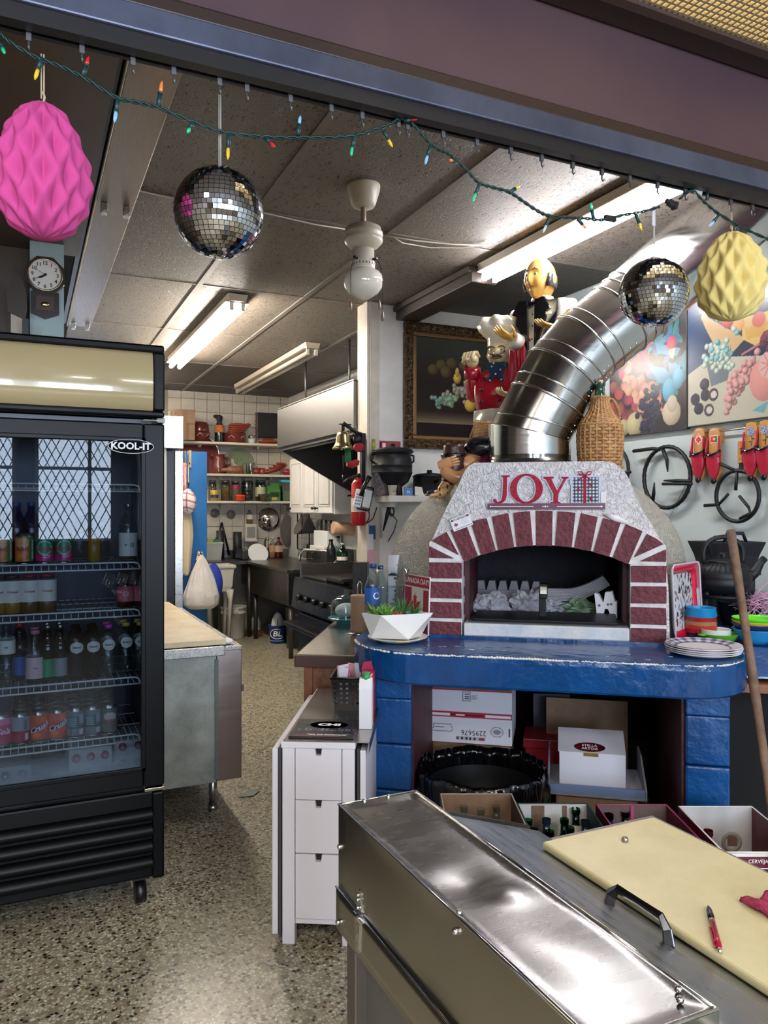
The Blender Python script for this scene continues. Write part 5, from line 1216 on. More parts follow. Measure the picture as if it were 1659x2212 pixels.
bx = kp_(393,S1,9.62); t = thing('cardboard_box','brown cardboard box at the left end of the top kitchen shelf','box',bx)
part('box_body',BX(-.12,.13,-.15,.12,0,.37),M_card,t,bevel=.004); part('box_flap',BX(-.12,.13,-.16,-.15,.2,.37),M_card,t); part('tape',BX(-.02,.03,-.1605,-.159,.0,.37),mat('brown tape','#77583c',.4),t)
t = pot('clay_bowl','lower of two stacked maroon clay bowls on the top kitchen shelf','bowl',432,S1,[(.075,0),(.1,.03),(.125,.1),(.13,.12),(.12,.12)]); swirl(t,.122,.07)
t = pot('clay_bowl','upper upturned maroon clay bowl on the top kitchen shelf','bowl',431,S1 + .121,[(.115,0),(.118,.02),(.112,.1),(.09,.13),(0,.135)])
t = thing('dressed_bottle','dark bottle dressed in red and yellow with black hood on the top shelf','bottle',kp_(474,S1)); part('bottle_body',LA([(.055,0),(.06,.02),(.06,.13),(.05,.2)],20),mat('dark bottle glass','#17201d',.15,coat=.4),t)
part('red_sash',LA([(.062,.13),(.062,.21),(.05,.225)],20,caps=False),mat('red yellow sash','#a5242c',.5,var=(20,'#c9923c',1)),t); part('hood',LA([(.05,.22),(.03,.26),(.035,.29),(.045,.33),(.025,.35),(0,.36)],16).sphere((-.035,0,.335),(.045,.02,.025),12,8),mat('black cloth hood','#17181c',.7),t)
t = pot('clay_casserole','maroon clay casserole with swirls on the top kitchen shelf','pot',508,S1,[(.12,0),(.135,.02),(.135,.12),(.14,.125),(.13,.13)]); swirl(t,.137,.06,5)
t = thing('clay_boat','stacked ridged clay roasting boats on the casserole','dish',kp_(510,S1 + .131))
for i in range(4): part('boat',SPH((.03 * i * .5,0,.022 + i * .028),(.11 + .012 * i,.075,.026),20,8),M_clay2,t)
part('boat_handle',TU([(.1,0,.1),(.16,0,.125),(.19,0,.12)],[.02,.014,.01],8),M_clay2,t)
pot('white_cup','white cup holding a steel cup on the top kitchen shelf','cup',543,S1,[(.035,0),(.045,.02),(.05,.07),(.046,.07),(.04,.02),(0,.01)],M_whiteplastic); pot('steel_cup','steel cup standing in the white cup','cup',543,S1 + .03,[(.03,0),(.038,.055),(.042,.08),(.038,.08),(.028,.01),(0,.01)],M_steel)
t = pot('clay_dish','lidded dark red clay dish beside the extractor hood','dish',580,S1,[(.08,0),(.13,.03),(.135,.045),(.08,.05),(.075,.07),(.02,.085),(0,.085)],M_clay2)
t = thing('oven_tray','dark roasting tray with frilled red edge hanging over the top shelf','tray',kp_(576,S1 + .1,9.84)); part('tray_pan',BX(-.135,.15,-.02,.03,0,.33),mat('dark pan','#26262b',.4,.4),t,bevel=.012)
part('frill',TU([(-.145 + .006 * sin(i * 2.2),-.01,i * .0155) for i in range(22)],[.012 + .004 * sin(i * 1.9) for i in range(22)],6),mat('faded red frill','#7a4640',.8),t)
# middle shelf
t = thing('round_tray','large round steel rimmed maroon tray leaning on the middle shelf','tray',kp_(430,S2,9.8)); part('tray_disc',LA([(0,0),(.24,0),(.25,.012)],40,(0,0,.245),M=RotM(R(84),4,'X')),M_clay,t); part('steel_rim',TU([(.25 * cos(i * PI / 24),-.012 * 1 + .02 * sin(i * PI / 24),.245 + .25 * sin(i * PI / 24)) for i in range(48)],.009,8,**CL),M_chrome,t)
t = thing('clay_jug','tall maroon clay jug with handle on the middle kitchen shelf','jug',kp_(472,S2)); part('jug_wall',LA([(.09,0),(.1,.03),(.085,.12),(.07,.2),(.078,.25),(.07,.25)],26),M_clay,t); part('handle',TU([(.075,0,.21),(.13,0,.21),(.14,0,.14),(.09,0,.09)],.014,8),M_clay,t); part('spout',TU([(-.06,0,.22),(-.1,0,.255)],[.03,.018],10),M_clay,t)
t = thing('oval_plate','oval green printed serving plate leaning on the middle shelf','plate',kp_(515,S2,9.82))
def vil(U,V):
    k = Ink((U - .5) * 2,(V - .5) * 2,(120,132,106)); r_ = np.random.RandomState(2)
    for i in range(40): k.disc(r_.rand() * 2 - 1,r_.rand() * 2 - 1,.12,.09,tuple(int(c) for c in (60 + 80 * r_.rand(),90 + 60 * r_.rand(),60 + 50 * r_.rand())))
    k.rect(-.1,.5,-.3,.1,(190,192,176)).poly([(-.2,.1),(.2,.4),(.6,.1)],(150,156,140)); return k.c
part('plate_disc',LA([(0,0),(1,0),(1.04,.03),(.97,.01)],44,(0,0,.175),M=RotM(R(82),4,'X') @ Matrix.Diagonal((.19,.17,.3,1))),mat('grey plate rim','#8c8a84',.3),t)
printed('village_print',vil,lambda a,b: (.175 * b * cos(6.2832 * a),-.012 + .022 * b * sin(6.2832 * a),.175 + .155 * b * sin(6.2832 * a)),60,24,M_gloss,t)
t = thing('lying_bottle','patterned brown clay bottle lying on the middle shelf','bottle',kp_(502,S2 + .05,9.6)); part('bottle_body',LA([(.02,-.14),(.025,-.08),(.05,-.04),(.055,.1),(.045,.13),(0,.135)],20,M=RotM(R(90),4,'Y')),mat('brown patterned clay','#6b3526',.35,var=(40,'#a06a4c',1)),t)
t = thing('glass_pitcher','small glass pitcher on the middle kitchen shelf','pitcher',kp_(540,S2,9.6)); part('pitcher_glass',LA([(.045,0),(.055,.03),(.06,.12),(.062,.14)],24,caps=False),glass('pitcher glass','#b7bcb6',1,.12),t); part('handle',TU([(.06,0,.11),(.095,0,.1),(.09,0,.05),(.058,0,.03)],.007,6),glass('pitcher glass','#b7bcb6'),t)
for i,px in enumerate((553,566)): t = pot('clay_cup',('left','right')[i] + ' of the two small clay cups by the glass pitcher','cup',px,S2,[(.035,0),(.04,.03),(.038,.085),(.034,.085)],M_clay2,9.62); part('handle',TU([(.038,0,.065),(.06,0,.06),(.055,0,.03),(.038,0,.02)],.006,6),M_clay2,t)
for i in range(5):
    t = thing('clay_boat',('lowest','second','middle','fourth','topmost')[i] + ' tilted clay serving boat in the pile on the middle shelf','dish',kp_(584 + i * 6,S2 + .02 + .022 * i,9.66),rot=(0,R(-14 + i * 5),R(12 * i)))
    part('boat_shell',MB().loft([[(rx * cos(a) + (.035 if cos(a) > .95 else 0),ry * sin(a),z) for a in [j * PI / 10 for j in range(20)]] for rx,ry,z in ((.06,.035,0),(.09,.055,.02),(.105,.066,.042),(.098,.06,.042),(.07,.04,.018))],caps=True),M_clay2,t)
pot('red_dish','small crimson dish at the right end of the middle shelf','dish',620,S2,[(.05,0),(.07,.03),(.07,.06),(.05,.075),(0,.08)],mat('crimson glaze','#8e2334',.3,coat=.3),9.6)
# lowest shelf
def jar(label,px,r,h,fill,lid,v=9.68,fh=.7,cat='jar',lidh=.12,gl=None):
    t = thing('jar',label,cat,kp_(px,S3,v)); part('jar_glass',LA([(r,0),(r,h * .8),(r * .8,h * .88)],22),gl or glass('jar glass','#c3cac6',.9,.08),t)
    if fill: part('contents',LA([(r * .93,.004),(r * .93,h * fh),(0,h * fh)],20),fill,t)
    part('jar_lid',LA([(r * .85,h * .88),(r * .87,h),(0,h * 1.005)],22),lid,t); return t
L_dk = mat('brushed jar lid','#6f6a66',.35,.8)
jar('steel lidded jar at the left end of the jar shelf',459,.05,.26,mat('rice','#a59d8c',.9),L_dk,9.75)
t = thing('yellow_tin','yellow tin with blue label on the jar shelf','tin',kp_(463,S3,9.6)); part('tin_wall',LA([(.05,0),(.05,.13),(.045,.135),(0,.13)],22),mat('yellow tin print','#c7a62c',.35),t); part('label_band',LA([(.0505,.035),(.0505,.075)],22,caps=False),mat('navy band','#2b3766',.4),t)
jar('steel lidded jar of golden pasta on the jar shelf',487,.06,.26,mat('golden pasta','#a77f37',.8,var=(60,'#7c5a22',1),bump=(90,.6)),L_dk)
jar('steel lidded jar of white beans with red band on the jar shelf',509,.055,.255,mat('white beans','#b9a795',.8,var=(70,'#8f7d6c',1)),L_dk)
part('red_band',LA([(.0565,.15),(.0565,.205)],20,caps=False),mat('raspberry band','#8d2342',.5),[o for o in COL.objects if o.name.startswith('jar') and o.type == 'EMPTY'][-1])
pot('orange_tub','small orange plastic tub on the jar shelf','tub',519,S3,[(.055,0),(.06,.01),(.06,.05),(.066,.055),(.066,.075),(.03,.08),(0,.08)],mat('orange plastic','#d9441f',.35),9.58)
t = jar('big ribbed clear plastic jar on the jar shelf',534,.075,.30,None,mat('clear grey lid','#8f918e',.4),9.75)
for i in range(5): part('jar_ring',LA([(.0755,.03 + i * .045),(.079,.045 + i * .045),(.0755,.06 + i * .045)],22,caps=False),glass('jar glass','#c3cac6'),t)
t = jar('pickle jar with pale label and dark lid on the jar shelf',563,.07,.27,mat('pickles','#6d7a48',.5,var=(30,'#49552c',1)),mat('dark jar lid','#2c3a4a',.4),9.72); part('label',LA([(.071,.06),(.071,.18)],22,caps=False),mat('pale yellow label','#b9b98f',.5),t)
t = thing('clear_box','clear plastic box of packets in front of the pickle jar','box',kp_(571,S3,9.57)); part('box_wall',BX(-.07,.07,-.05,.05,0,.09),glass('clear box plastic','#b5b9bb',1,.15),t); part('packets',BX(-.055,.0,-.03,.03,.002,.06).box(.005,.055,-.035,.02,.002,.045),mat('brown packets','#8a6a4a',.6),t)
for i,(dx,z,h) in enumerate(((0,0,.16),(-.02,.0,.2),(.015,0,.24))):
    t = thing('soup_box',('front','middle','rear')[i] + ' green soup box on the jar shelf','box',kp_(592,S3,9.58 + .065 * i) + Vector((dx,0,z))); part('box_body',BX(-.075,.075,-.03,.03,0,h),mat('green soup board','#3f7a36',.4),t,bevel=.002); part('label_panel',BX(-.06,.06,-.0315,-.03,h * .35,h * .7),mat('dark green panel','#153322',.4),t); part('soup_picture',BX(-.04,.03,-.0315,-.03,h * .08,h * .3),mat('soup yellow','#c9a84a',.4),t)
t = thing('plastic_tub','tall clear tub with sky blue lid at the end of the jar shelf','tub',kp_(617,S3,9.62)); part('tub_wall',MB().loft([[(x * s_,y * s_,z) for x,y in ((-.07,-.07),(.07,-.07),(.07,.07),(-.07,.07))] for s_,z in ((.8,0),(1,.24))],smooth=False),glass('green tinted tub','#a4bfae',1,.15),t); part('tub_lid',BX(-.078,.078,-.078,.078,.24,.275),mat('sky blue lid','#4aa3c9',.4),t,bevel=.01); part('contents',BX(-.05,.05,-.05,.05,.004,.14),mat('green greens','#5e8a4e',.7),t)
# blue door with hooks and the bag
bd0,bd1 = onv(395,HZ,8.2).x - .45,onv(447,HZ,8.2).x
dr0 = struct('door_1',BX(bd0,bd1,8.2,8.24,.02,2.16),mat('bright blue door paint','#1560a0',.4,var=(3,'#125590',1))); bxm = onv(407,HZ,8.2).x
part('door_stile',BX(bxm,bxm + .008,8.196,8.2,.02,2.155),mat('blue seam','#0d4375',.4),dr0)
kn = onv(428,1197,8.2); part('door_knob',CY((kn.x,8.2,kn.z),(kn.x,8.15,kn.z),.014).sphere((kn.x,8.13,kn.z),(.042,.03,.042),18,12),M_chrome,dr0)
t = thing('plastic_bag','full white plastic bag hanging on the blue door knob','bag',(kn.x,8.13,kn.z))
def bagw(a,b):
    th = 2 * PI * a; z = -.56 + .56 * b; w_ = (.19 * (1 - .1 * (1 - b) ** 6)) * min(1,(1.02 - b) ** .75 * 1.2) * (1 if b > .06 else .75 + 4 * b)
    f_ = 1 + .07 * sin(11 * th + 2 * b) * b + .05 * sin(23 * th) * b * b + .04 * nz3(Vector((cos(th) * 2,sin(th) * 2,b * 4)))
    return (w_ * f_ * cos(th) + .01,.55 * w_ * f_ * sin(th) - .06,z)
part('bag_film',GR(bagw,90,40).add([bagw(i / 30,0) for i in range(30)],[tuple(range(30))]),mat('white thin plastic','#d9d5d2',.35,bump=(18,.5,'noise',.02),var=(3,'#c9bdb2',1)),t)
part('bag_handle',TU([(-.03,-.03,-.06),(-.012,-.005,.012),(.012,-.005,.012),(.03,-.03,-.06)],[.02,.008,.008,.02],8),MATS['white thin plastic'],t)
bb = GR(lambda a,b: (.12 + .12 * sin(PI * b) ** .6 * (1 - .1 * cos(6.28 * a)) * .9 * cos(6.28 * a),.02 + .05 * sin(6.28 * a) * sin(PI * b),-.55 + .45 * b + .01 * sin(14 * a)),30,16)
solo('blue_bag',bb,mat('royal blue cloth','#16349a',.6,bump=(15,.4,'noise',.02)),'royal blue bag hanging behind the white plastic bag','bag',(kn.x + .04,8.16,kn.z))
hk_ = thing('over_door_hook','chrome over door hook rack on the blue door','hook rack',(onv(398,HZ,8.17).x,8.19,2.14))
part('hook_bar',BX(-.06,.06,-.012,-.004,-.12,-.1),M_chrome,hk_)
for x_ in (-.045,-.015,.015,.045): part('hook',TU([(x_,-.008,.02),(x_,-.012,-.3),(x_,-.04,-.33),(x_,-.06,-.3)],.007,6),mat('brass grey hook','#a3977a',.3,.8),hk_)
part('hook_strap',BX(.05,.075,-.012,-.002,-.15,.03),mat('brass grey hook','#a3977a'),hk_)
def cloth(name,label,pxa,pxb,ya,yb,v,m,seed,taper=.0):
    A,B = onv(pxa,ya,v),onv(pxb,yb,v); W_,Hh = B.x - A.x,A.z - B.z
    mb = GR(lambda a,b: (W_ * (a * (1 - taper * b * 0) * (.55 + .45 * (1 - abs(2 * b - 1.1) * taper)) + .1 * taper),-.03 - .02 * sin(9 * a + seed) * (1.2 - b) - .01 * sin(4 * b),-Hh * (1 - b) - .1 * taper * Hh * (1 - b) * sin(3 * a)),24,30)
    return solo(name,mb,m,label,'cloth',(A.x,v,A.z),solid=.006)
M_towel = mat('cream towel','#cfc0a2',.95,bump=(200,.6))
cloth('red_floral_cloth','red floral cloth hanging highest behind the steel freezer door',389,402,1000,1075,8.14,mat('red floral cloth','#b33a44',.8,var=(20,'#d8c4b8',1)),1)
cloth('hanging_towel','cream towel hanging beside the blue door',388,415,1085,1235,8.1,M_towel,2,.5)
def ck(U,V):
    k = Ink(U * 5,V * 5,(214,204,206)); k.c[np.abs((k.X % 1) - .5) < .08] = (130,40,60); k.c[np.abs((k.Y % 1) - .5) < .08] = (130,40,60); return k.c
t = thing('checked_towel','white towel with dark red checks bunched over the hooks','cloth',onv(402,1083,8.05)); printed('checked_cloth',ck,lambda a,b: (.085 * sin(3.14 * b) * cos(6.28 * a) + .01,-.05 + .06 * sin(3.14 * b) * sin(6.28 * a),.12 * cos(3.14 * b) + .012 * sin(12 * a)),40,24,M_print,t)
# steel reach-in behind the bench
rf2 = thing('reach_in_freezer','tall stainless reach in freezer behind the bench, door edge showing','freezer',(.76,6.5,0)); RO = Vector((.76,6.5,0))
def rp2(name,mb,m,**k): mb.xf(0,TrM(-RO)); return part(name,mb,m,rf2,**k)
M_rs = steel('pale freezer steel','#c9c6c2',.3,(3,3,30),.08)
rp2('cabinet',BX(.36,.99,6.1,6.9,.14,2.25),mat('pale freezer side','#c2beb8',.4),bevel=.004); rp2('top_cover',BX(.36,1.115,6.08,6.92,2.02,2.27),M_rs,bevel=.004)
rp2('gasket',BX(.992,1.05,6.12,6.88,.2,2.0),M_black); rp2('door',BX(1.052,1.115,6.1,6.9,.18,2.005),M_rs,bevel=.004)
rp2('tag',BX(.94,.955,6.094,6.1,1.55,1.72),mat('lime tape','#b6d23a',.5))
for x_ in (.42,.94):
    for y_ in (6.16,6.84): rp2('foot',CY((x_,y_,0),(x_,y_,.15),.025),M_steel)
# sinks
M_sink = steel('dull sink steel','#757271',.3,(3,3,3),.06)
sk_ = thing('steel_table','long steel table with hand basin along the tiled kitchen wall','table',(2.6,9.5,0)); KO = Vector((2.6,9.5,0))
def kpart(name,mb,m,par,org,**k): mb.xf(0,TrM(-org)); return part(name,mb,m,par,**k)
xa = onv(445,HZ,9.1).x
kpart('table_top',BX(xa,3.18,9.12,9.88,.885,.92).box(xa,3.18,9.86,9.885,.92,1.02),M_sink,sk_,KO,bevel=.003)
x0,x1 = onv(546,HZ,9.1).x,onv(585,HZ,9.1).x
kpart('basin',BX(x0,x1,9.09,9.6,.60,.905),M_sink,sk_,KO,bevel=.01); kpart('rear_basin',BX(onv(520,HZ,9.4).x,x0,9.3,9.7,.93,1.05),M_sink,sk_,KO,bevel=.01)
for px in (467,540,620): q = onv(px,HZ,9.15).x; kpart('leg',CY((q,9.18,0),(q,9.18,.885),.028),mat('dark steel leg','#4a4644',.4,.7),sk_,KO)
us_ = thing('utility_sink','white plastic utility sink on splayed legs left of the steel table','sink',kp_(470,0,8.95));
part('tub',MB().loft([[(x * s_,y * s_,z) for x,y in ((-.17,-.16),(.17,-.16),(.17,.16),(-.17,.16))] for s_,z in ((.7,.60),(.85,.66),(.93,.86),(1.06,.87),(1.06,.905),(.95,.905),(.8,.68))],smooth=False),mat('ivory plastic','#d4cdbf',.4),us_,bevel=.012)
for sx in (-1,1):
    for sy in (-1,1): part('leg',TU([(sx * .12,sy * .11,.62),(sx * .125,sy * .115,.5),(sx * .1,sy * .1,0)],[.05,.03,.022],4),MATS['ivory plastic'],us_)
dsk = thing('pot_sink','deep steel pot sink with swan neck tap along the right kitchen wall','sink',(2.8,8.4,0)); DO = Vector((2.8,8.4,0))
u0 = onv(585,HZ,9.05).x; un = 2.42
kpart('sink_body',BX(2.45,3.18,7.6,9.05,.55,.90),M_sink,dsk,DO,bevel=.006); kpart('rim',BX(2.42,3.19,7.56,9.08,.89,.925),M_sink,dsk,DO,bevel=.008)
kpart('splash',BX(3.17,3.195,7.56,9.08,.92,1.12),M_sink,dsk,DO)
for x_,y_ in ((2.5,7.65),(2.5,9.0),(3.12,7.65),(3.12,9.0)): kpart('leg',CY((x_,y_,0),(x_,y_,.55),.026),MATS['dark steel leg'],dsk,DO)
fq = onv(712,1212,7.75); kpart('tap',TU([(fq.x,7.75,.92),(fq.x,7.75,1.06),(fq.x - .03,7.78,1.1),(fq.x - .2,8.0,1.11),(fq.x - .24,8.04,1.06),(fq.x - .24,8.04,.98)],.014,8).cyl((fq.x + .05,7.72,.92),(fq.x + .05,7.72,1.0),.03).cyl((fq.x + .14,7.7,.92),(fq.x + .14,7.7,.98),.03),M_chrome,dsk,DO)
# range
rg2 = thing('gas_range','black and steel gas range with griddle under the hood','stove',(2.6,6.3,0)); GO = Vector((2.6,6.3,0)); M_rng = mat('black range enamel','#17171a',.35,.4)
kpart('range_body',BX(2.28,3.15,5.4,6.72,.12,.86),M_rng,rg2,GO,bevel=.006); kpart('front_panel',PR([(2.2,.66),(2.28,.66),(2.28,.93),(2.23,.93)],5.4,6.72),steel('dark range steel','#3d3c3b',.3,(3,30,3),.1),rg2,GO)
kpart('griddle',BX(2.3,3.05,6.1,6.7,.92,.95).box(3.05,3.15,5.45,6.7,.92,1.12).box(2.28,3.05,6.69,6.72,.92,1.05),M_sink,rg2,GO,bevel=.004)
for y_ in (5.55,5.8): kpart('burner_grate',BX(2.35,3.0,y_ - .11,y_ - .095,.93,.955).box(2.35,3.0,y_ + .095,y_ + .11,.93,.955).box(2.6,2.615,y_ - .1,y_ + .1,.935,.96).box(2.8,2.815,y_ - .1,y_ + .1,.935,.96),M_iron,rg2,GO)
kpart('pan_cover',BX(2.3,2.7,5.75,6.1,.93,.985),M_rng,rg2,GO,bevel=.02)
for i in range(6): kpart('knob',CY((2.21,5.5 + i * .2,.77),(2.175,5.5 + i * .2,.765),.026,n=14),M_black,rg2,GO)
kpart('kick_rail',BX(2.12,2.28,5.4,6.72,.5,.54),M_rng,rg2,GO,bevel=.01); kpart('oven_front',BX(2.24,2.28,5.45,6.65,.15,.62),M_rng,rg2,GO,bevel=.01)
nq = onv(694,1333,6.0); bdg = part('name_badge',BX(-.003,0,-.075,.075,-.035,.035),mat('silver red badge','#a7a2a4',.3,.4),rg2,loc=Vector((2.236,5.62,.555)) - GO)
text('lettering','GARLAND',.034,mat('badge red','#9c2430',.4),bdg,(-.0035,0,0),(R(90),0,R(-90)),ext=.0002)
# hood
hdw = thing('extractor_hood','large brushed stainless extractor hood above the range','hood',(2.7,6.2,2.1)); HO = Vector((2.7,6.2,2.1))
M_hood = steel('brushed hood steel','#706e6d',.36,(3,20,60),.1); HV0,HV1 = 5.25,7.15
kpart('front_panel',BX(2.2,2.23,HV0,HV1,2.14,2.51),M_hood,hdw,HO,bevel=.003)
kpart('bottom_lip',BX(2.225,2.34,HV0,HV1,2.11,2.135).prism([(2.2,2.15),(2.23,2.15),(2.27,2.11),(2.24,2.11)],HV0,HV1),M_hood,hdw,HO)
kpart('shade_panel',PR([(2.23,2.51),(3.18,2.51),(3.18,1.62),(2.85,1.78),(2.25,2.11)],HV1 - .03,HV1),mat('dark hood lining','#4d4a49',.4,.6),hdw,HO)
kpart('top_panel',BX(2.2,3.18,HV0,HV1,2.5,2.515),M_hood,hdw,HO); kpart('back_panel',BX(3.16,3.18,HV0,HV1,1.6,2.5),mat('dark hood lining','#4d4a49'),hdw,HO)
for y_,x_ in ((HV1 - .05,2.47),(6.3,2.6)): kpart('hanger_rod',CY((x_,y_,2.51),(x_,y_,CZ),.01,n=8),mat('grey rod','#5c5957',.4,.7),hdw,HO)
# white cabinets
cbz0,cbz1 = 1.50,2.135
cbn = thing('white_cabinet','white three door wall cabinet with black knobs beyond the hood','cabinet',(3.0,7.95,cbz0)); CO = Vector((3.0,7.95,cbz0))
kpart('carcass',BX(2.83,3.19,7.25,8.65,cbz0,cbz1),M_white,cbn,CO,bevel=.003)
for i in range(3):
    y0 = 7.27 + i * .46; d_ = kpart('door',BX(2.808,2.828,y0,y0 + .445,cbz0 + .01,cbz1 - .01),M_white,cbn,CO,bevel=.004)
    kpart('raised_panel',BX(2.798,2.81,y0 + .08,y0 + .365,cbz0 + .1,cbz1 - .09),M_white,d_,CO,bevel=.01); kpart('panel_bead',BX(2.803,2.809,y0 + .055,y0 + .39,cbz0 + .075,cbz0 + .082).box(2.803,2.809,y0 + .055,y0 + .39,cbz1 - .072,cbz1 - .065).box(2.803,2.809,y0 + .055,y0 + .062,cbz0 + .08,cbz1 - .07).box(2.803,2.809,y0 + .383,y0 + .39,cbz0 + .08,cbz1 - .07),mat('shadow white','#bdb8b2',.5),d_,CO)
    ky = (y0 + .03) if i != 0 else y0 + .415; ky = {0: y0 + .405,1: y0 + .04,2: y0 + .4}[i]
    kpart('knob',CY((2.808,ky,cbz0 + .06),(2.78,ky,cbz0 + .06),.008).sphere((2.775,ky,cbz0 + .06),.017,12,8),M_black,d_,CO)
solo('taped_sheet',BX(-.06,.09,-.002,0,-.3,0),mat('white taped paper','#cfcbc8',.6),'white notice sheet taped to the side of the white cabinet','paper',(3.0,7.247,1.98)); solo('taped_sheet',BX(-.05,.09,-.002,0,-.2,0),MATS['white taped paper'],'second notice sheet low on the side of the white cabinet','paper',(3.02,7.247,1.7))
# wall items under the jar shelf
t = thing('soap_dispenser','white wall soap dispenser holding a bottle of amber soap','dispenser',kp_(538,1.13,9.85)); part('holder',BX(-.075,.075,-.1,.04,0,.23).box(-.08,.08,-.11,-.1,0,.03),mat('ivory plastic'+'','#d4cdbf',.4),t,bevel=.006); part('window',BX(-.055,.055,-.103,-.1,.05,.19),mat('grey window','#8d8c88',.3),t)
bottle('amber soap bottle standing on the wall dispenser',kp_(539,1.36,9.79),.2,.042,G_clear,M_whiteplastic,L_white,None,fill=mat('amber soap','#b5742c',.3),neck=.35)
t = thing('steel_colander','round steel bowl hanging on the tiled wall','bowl',kp_(580,1.42,9.85)); part('bowl_shell',LA([(0,.0),(.08,.01),(.13,.05),(.145,.08),(.15,.08)],36,(0,-.085,0),M=RotM(R(-90),4,'X')),M_chrome,t); part('handle',TU([(-.05,-.05,.13),(-.03,-.06,.18),(.03,-.06,.18),(.05,-.05,.13)],.007,6),M_chrome,t)
for i in range(3): part('ridge',TU([((.05 + .03 * i) * cos(a),-.08 + .014 * i,(.05 + .03 * i) * sin(a)) for a in [j * PI / 16 for j in range(32)]],.003,5,**CL),M_steel,t)
for i,px in enumerate((464,499)): solo('suction_hook',LA([(.06,0),(.055,.01),(.02,.015),(.015,.04),(0,.04)],18,M=RotM(R(90),4,'X')).xf(0,TrM((0,0,0))),mat('grey suction cup','#7d7a74',.3),('left','right')[i] + ' of two grey suction hooks on the tiled wall','hook',kp_(px,1.5 - .02 * i,9.88))
t = thing('black_tongs','pair of long black tongs hanging on the tiled wall','tongs',kp_(479,1.38,9.83))
for s in (-1,1): part('arm',TU([(0,0,0),(s * .03,0,-.12),(s * .1,0,-.42 + .14 * (s < 0))],[.012,.012,.016],6),M_black,t)
solo('black_post',CY((0,0,0),(0,0,.36),.05,n=18),mat('black rubber','#1c1e1c',.5),'short black post beside the tongs on the steel table','post',kp_(476,.92,9.72)); solo('black_post',CY((0,0,0),(0,0,.34),.055,n=18),MATS['black rubber'],'thick black post standing left of the soap dispenser','post',kp_(513,.92,9.72))
t = thing('plastic_tote','grey white plastic tote with green and yellow sponges on the steel table','tote',kp_(459,.92,9.6)); part('tote_wall',MB().loft([[(x * s_,y * s_,z) for x,y in ((-.11,-.08),(.11,-.08),(.11,.08),(-.11,.08))] for s_,z in ((.85,0),(1,.2),(1.07,.2),(1.07,.22),(.96,.22))],smooth=False),mat('grey white tote','#b7b5b0',.4),t); part('sponge',BX(-.07,.0,-.05,.03,.19,.26),mat('yellow green sponge','#a8a04c',.9),t); part('sponge',BX(.01,.08,-.04,.04,.19,.25),mat('green scourer','#2f7a4a',.9),t)
q = kp_(557,.925,9.35); t = thing('white_plate','large white plate leaning in the steel basin','plate',q + Vector((0,0,.02))); part('plate_disc',LA([(0,.01),(.08,.0),(.125,.014),(.132,.018),(.125,.02),(.08,.008),(0,.016)],40,(0,0,.05),M=RotM(R(62),4,'X')),M_whiteplastic,t)
t = thing('basin_tap','small chrome mixer tap behind the white plate','tap',kp_(572,.92,9.75)); part('tap_body',BX(-.11,.11,-.02,.02,.08,.12).cyl((-.09,0,.1),(-.09,0,.18),.025).cyl((.09,0,.1),(.09,0,.18),.025).tube([(0,0,.1),(0,0,.2),(0,-.06,.26),(0,-.15,.24)],.016,8).cyl((0,0,0),(0,0,.1),.02),M_chrome,t)
bottle('clear pump soap bottle on the steel table',kp_(589,.92,9.6),.27,.045,G_clear,M_whiteplastic,mat('peach label','#b98f6c',.5),None,neck=.3,fill=mat('peach soap','#b98058',.3)); bottle('amber pump soap bottle with black pump on the steel table',kp_(602,.92,9.58),.27,.055,glass('amber soap glass','#b5641f'),M_black,mat('buff label','#b7a182',.5),None,neck=.26,fill=mat('amber soap','#b5742c'))
t = thing('fish_sieve','oval wire mesh spatter guard hanging in the kitchen corner','sieve',kp_(620,1.26,9.8)); part('mesh_disc',LA([(0,0),(1,0),(1,.03),(0,.06)],36,M=RotM(R(90),4,'X') @ Matrix.Diagonal((.09,.215,.3,1))),mat('grey wire mesh','#77716d',.5,.5,bump=(300,1)),t); part('frame_wire',TU([(-.03,0,.2),(-.03,0,.36),(.09,0,.36),(.09,0,-.38)],.007,6),M_chrome,t)
t = thing('wire_rack','tall chrome wire rack hanging beside the pot sink','rack',(3.14,9.05,1.2)); wr_ = MB()
for i in range(10): y_ = -.3 + i * .062; wr_.tube([(0,y_,-.25),(0,y_,.4)],.004,5)
for i in range(9): wr_.tube([(0,-.3,-.25 + i * .08),(0,.26,-.25 + i * .08)],.004,5)
part('wire_grid',wr_,M_steel,t); part('rack_frame',TU([(-.03,-.25,-.15),(-.03,-.25,.3),(-.03,.2,.3),(-.03,.2,-.15)],.009,6,**CL),M_black,t)
t = thing('funnel_strainer','grey conical strainer hanging in front of the wire rack','strainer',(3.08,8.75,1.33)); part('cone',LA([(.01,-.12),(.15,.1),(.155,.11)],24,M=RotM(R(-60),4,'Y')),mat('grey wire mesh','#77716d'),t); part('hoop',TU([(-.09 + .13 * cos(a) * .3,.14 * cos(a),.06 + .14 * sin(a)) for a in [i * PI / 14 for i in range(28)]],.006,6,**CL),M_black,t)
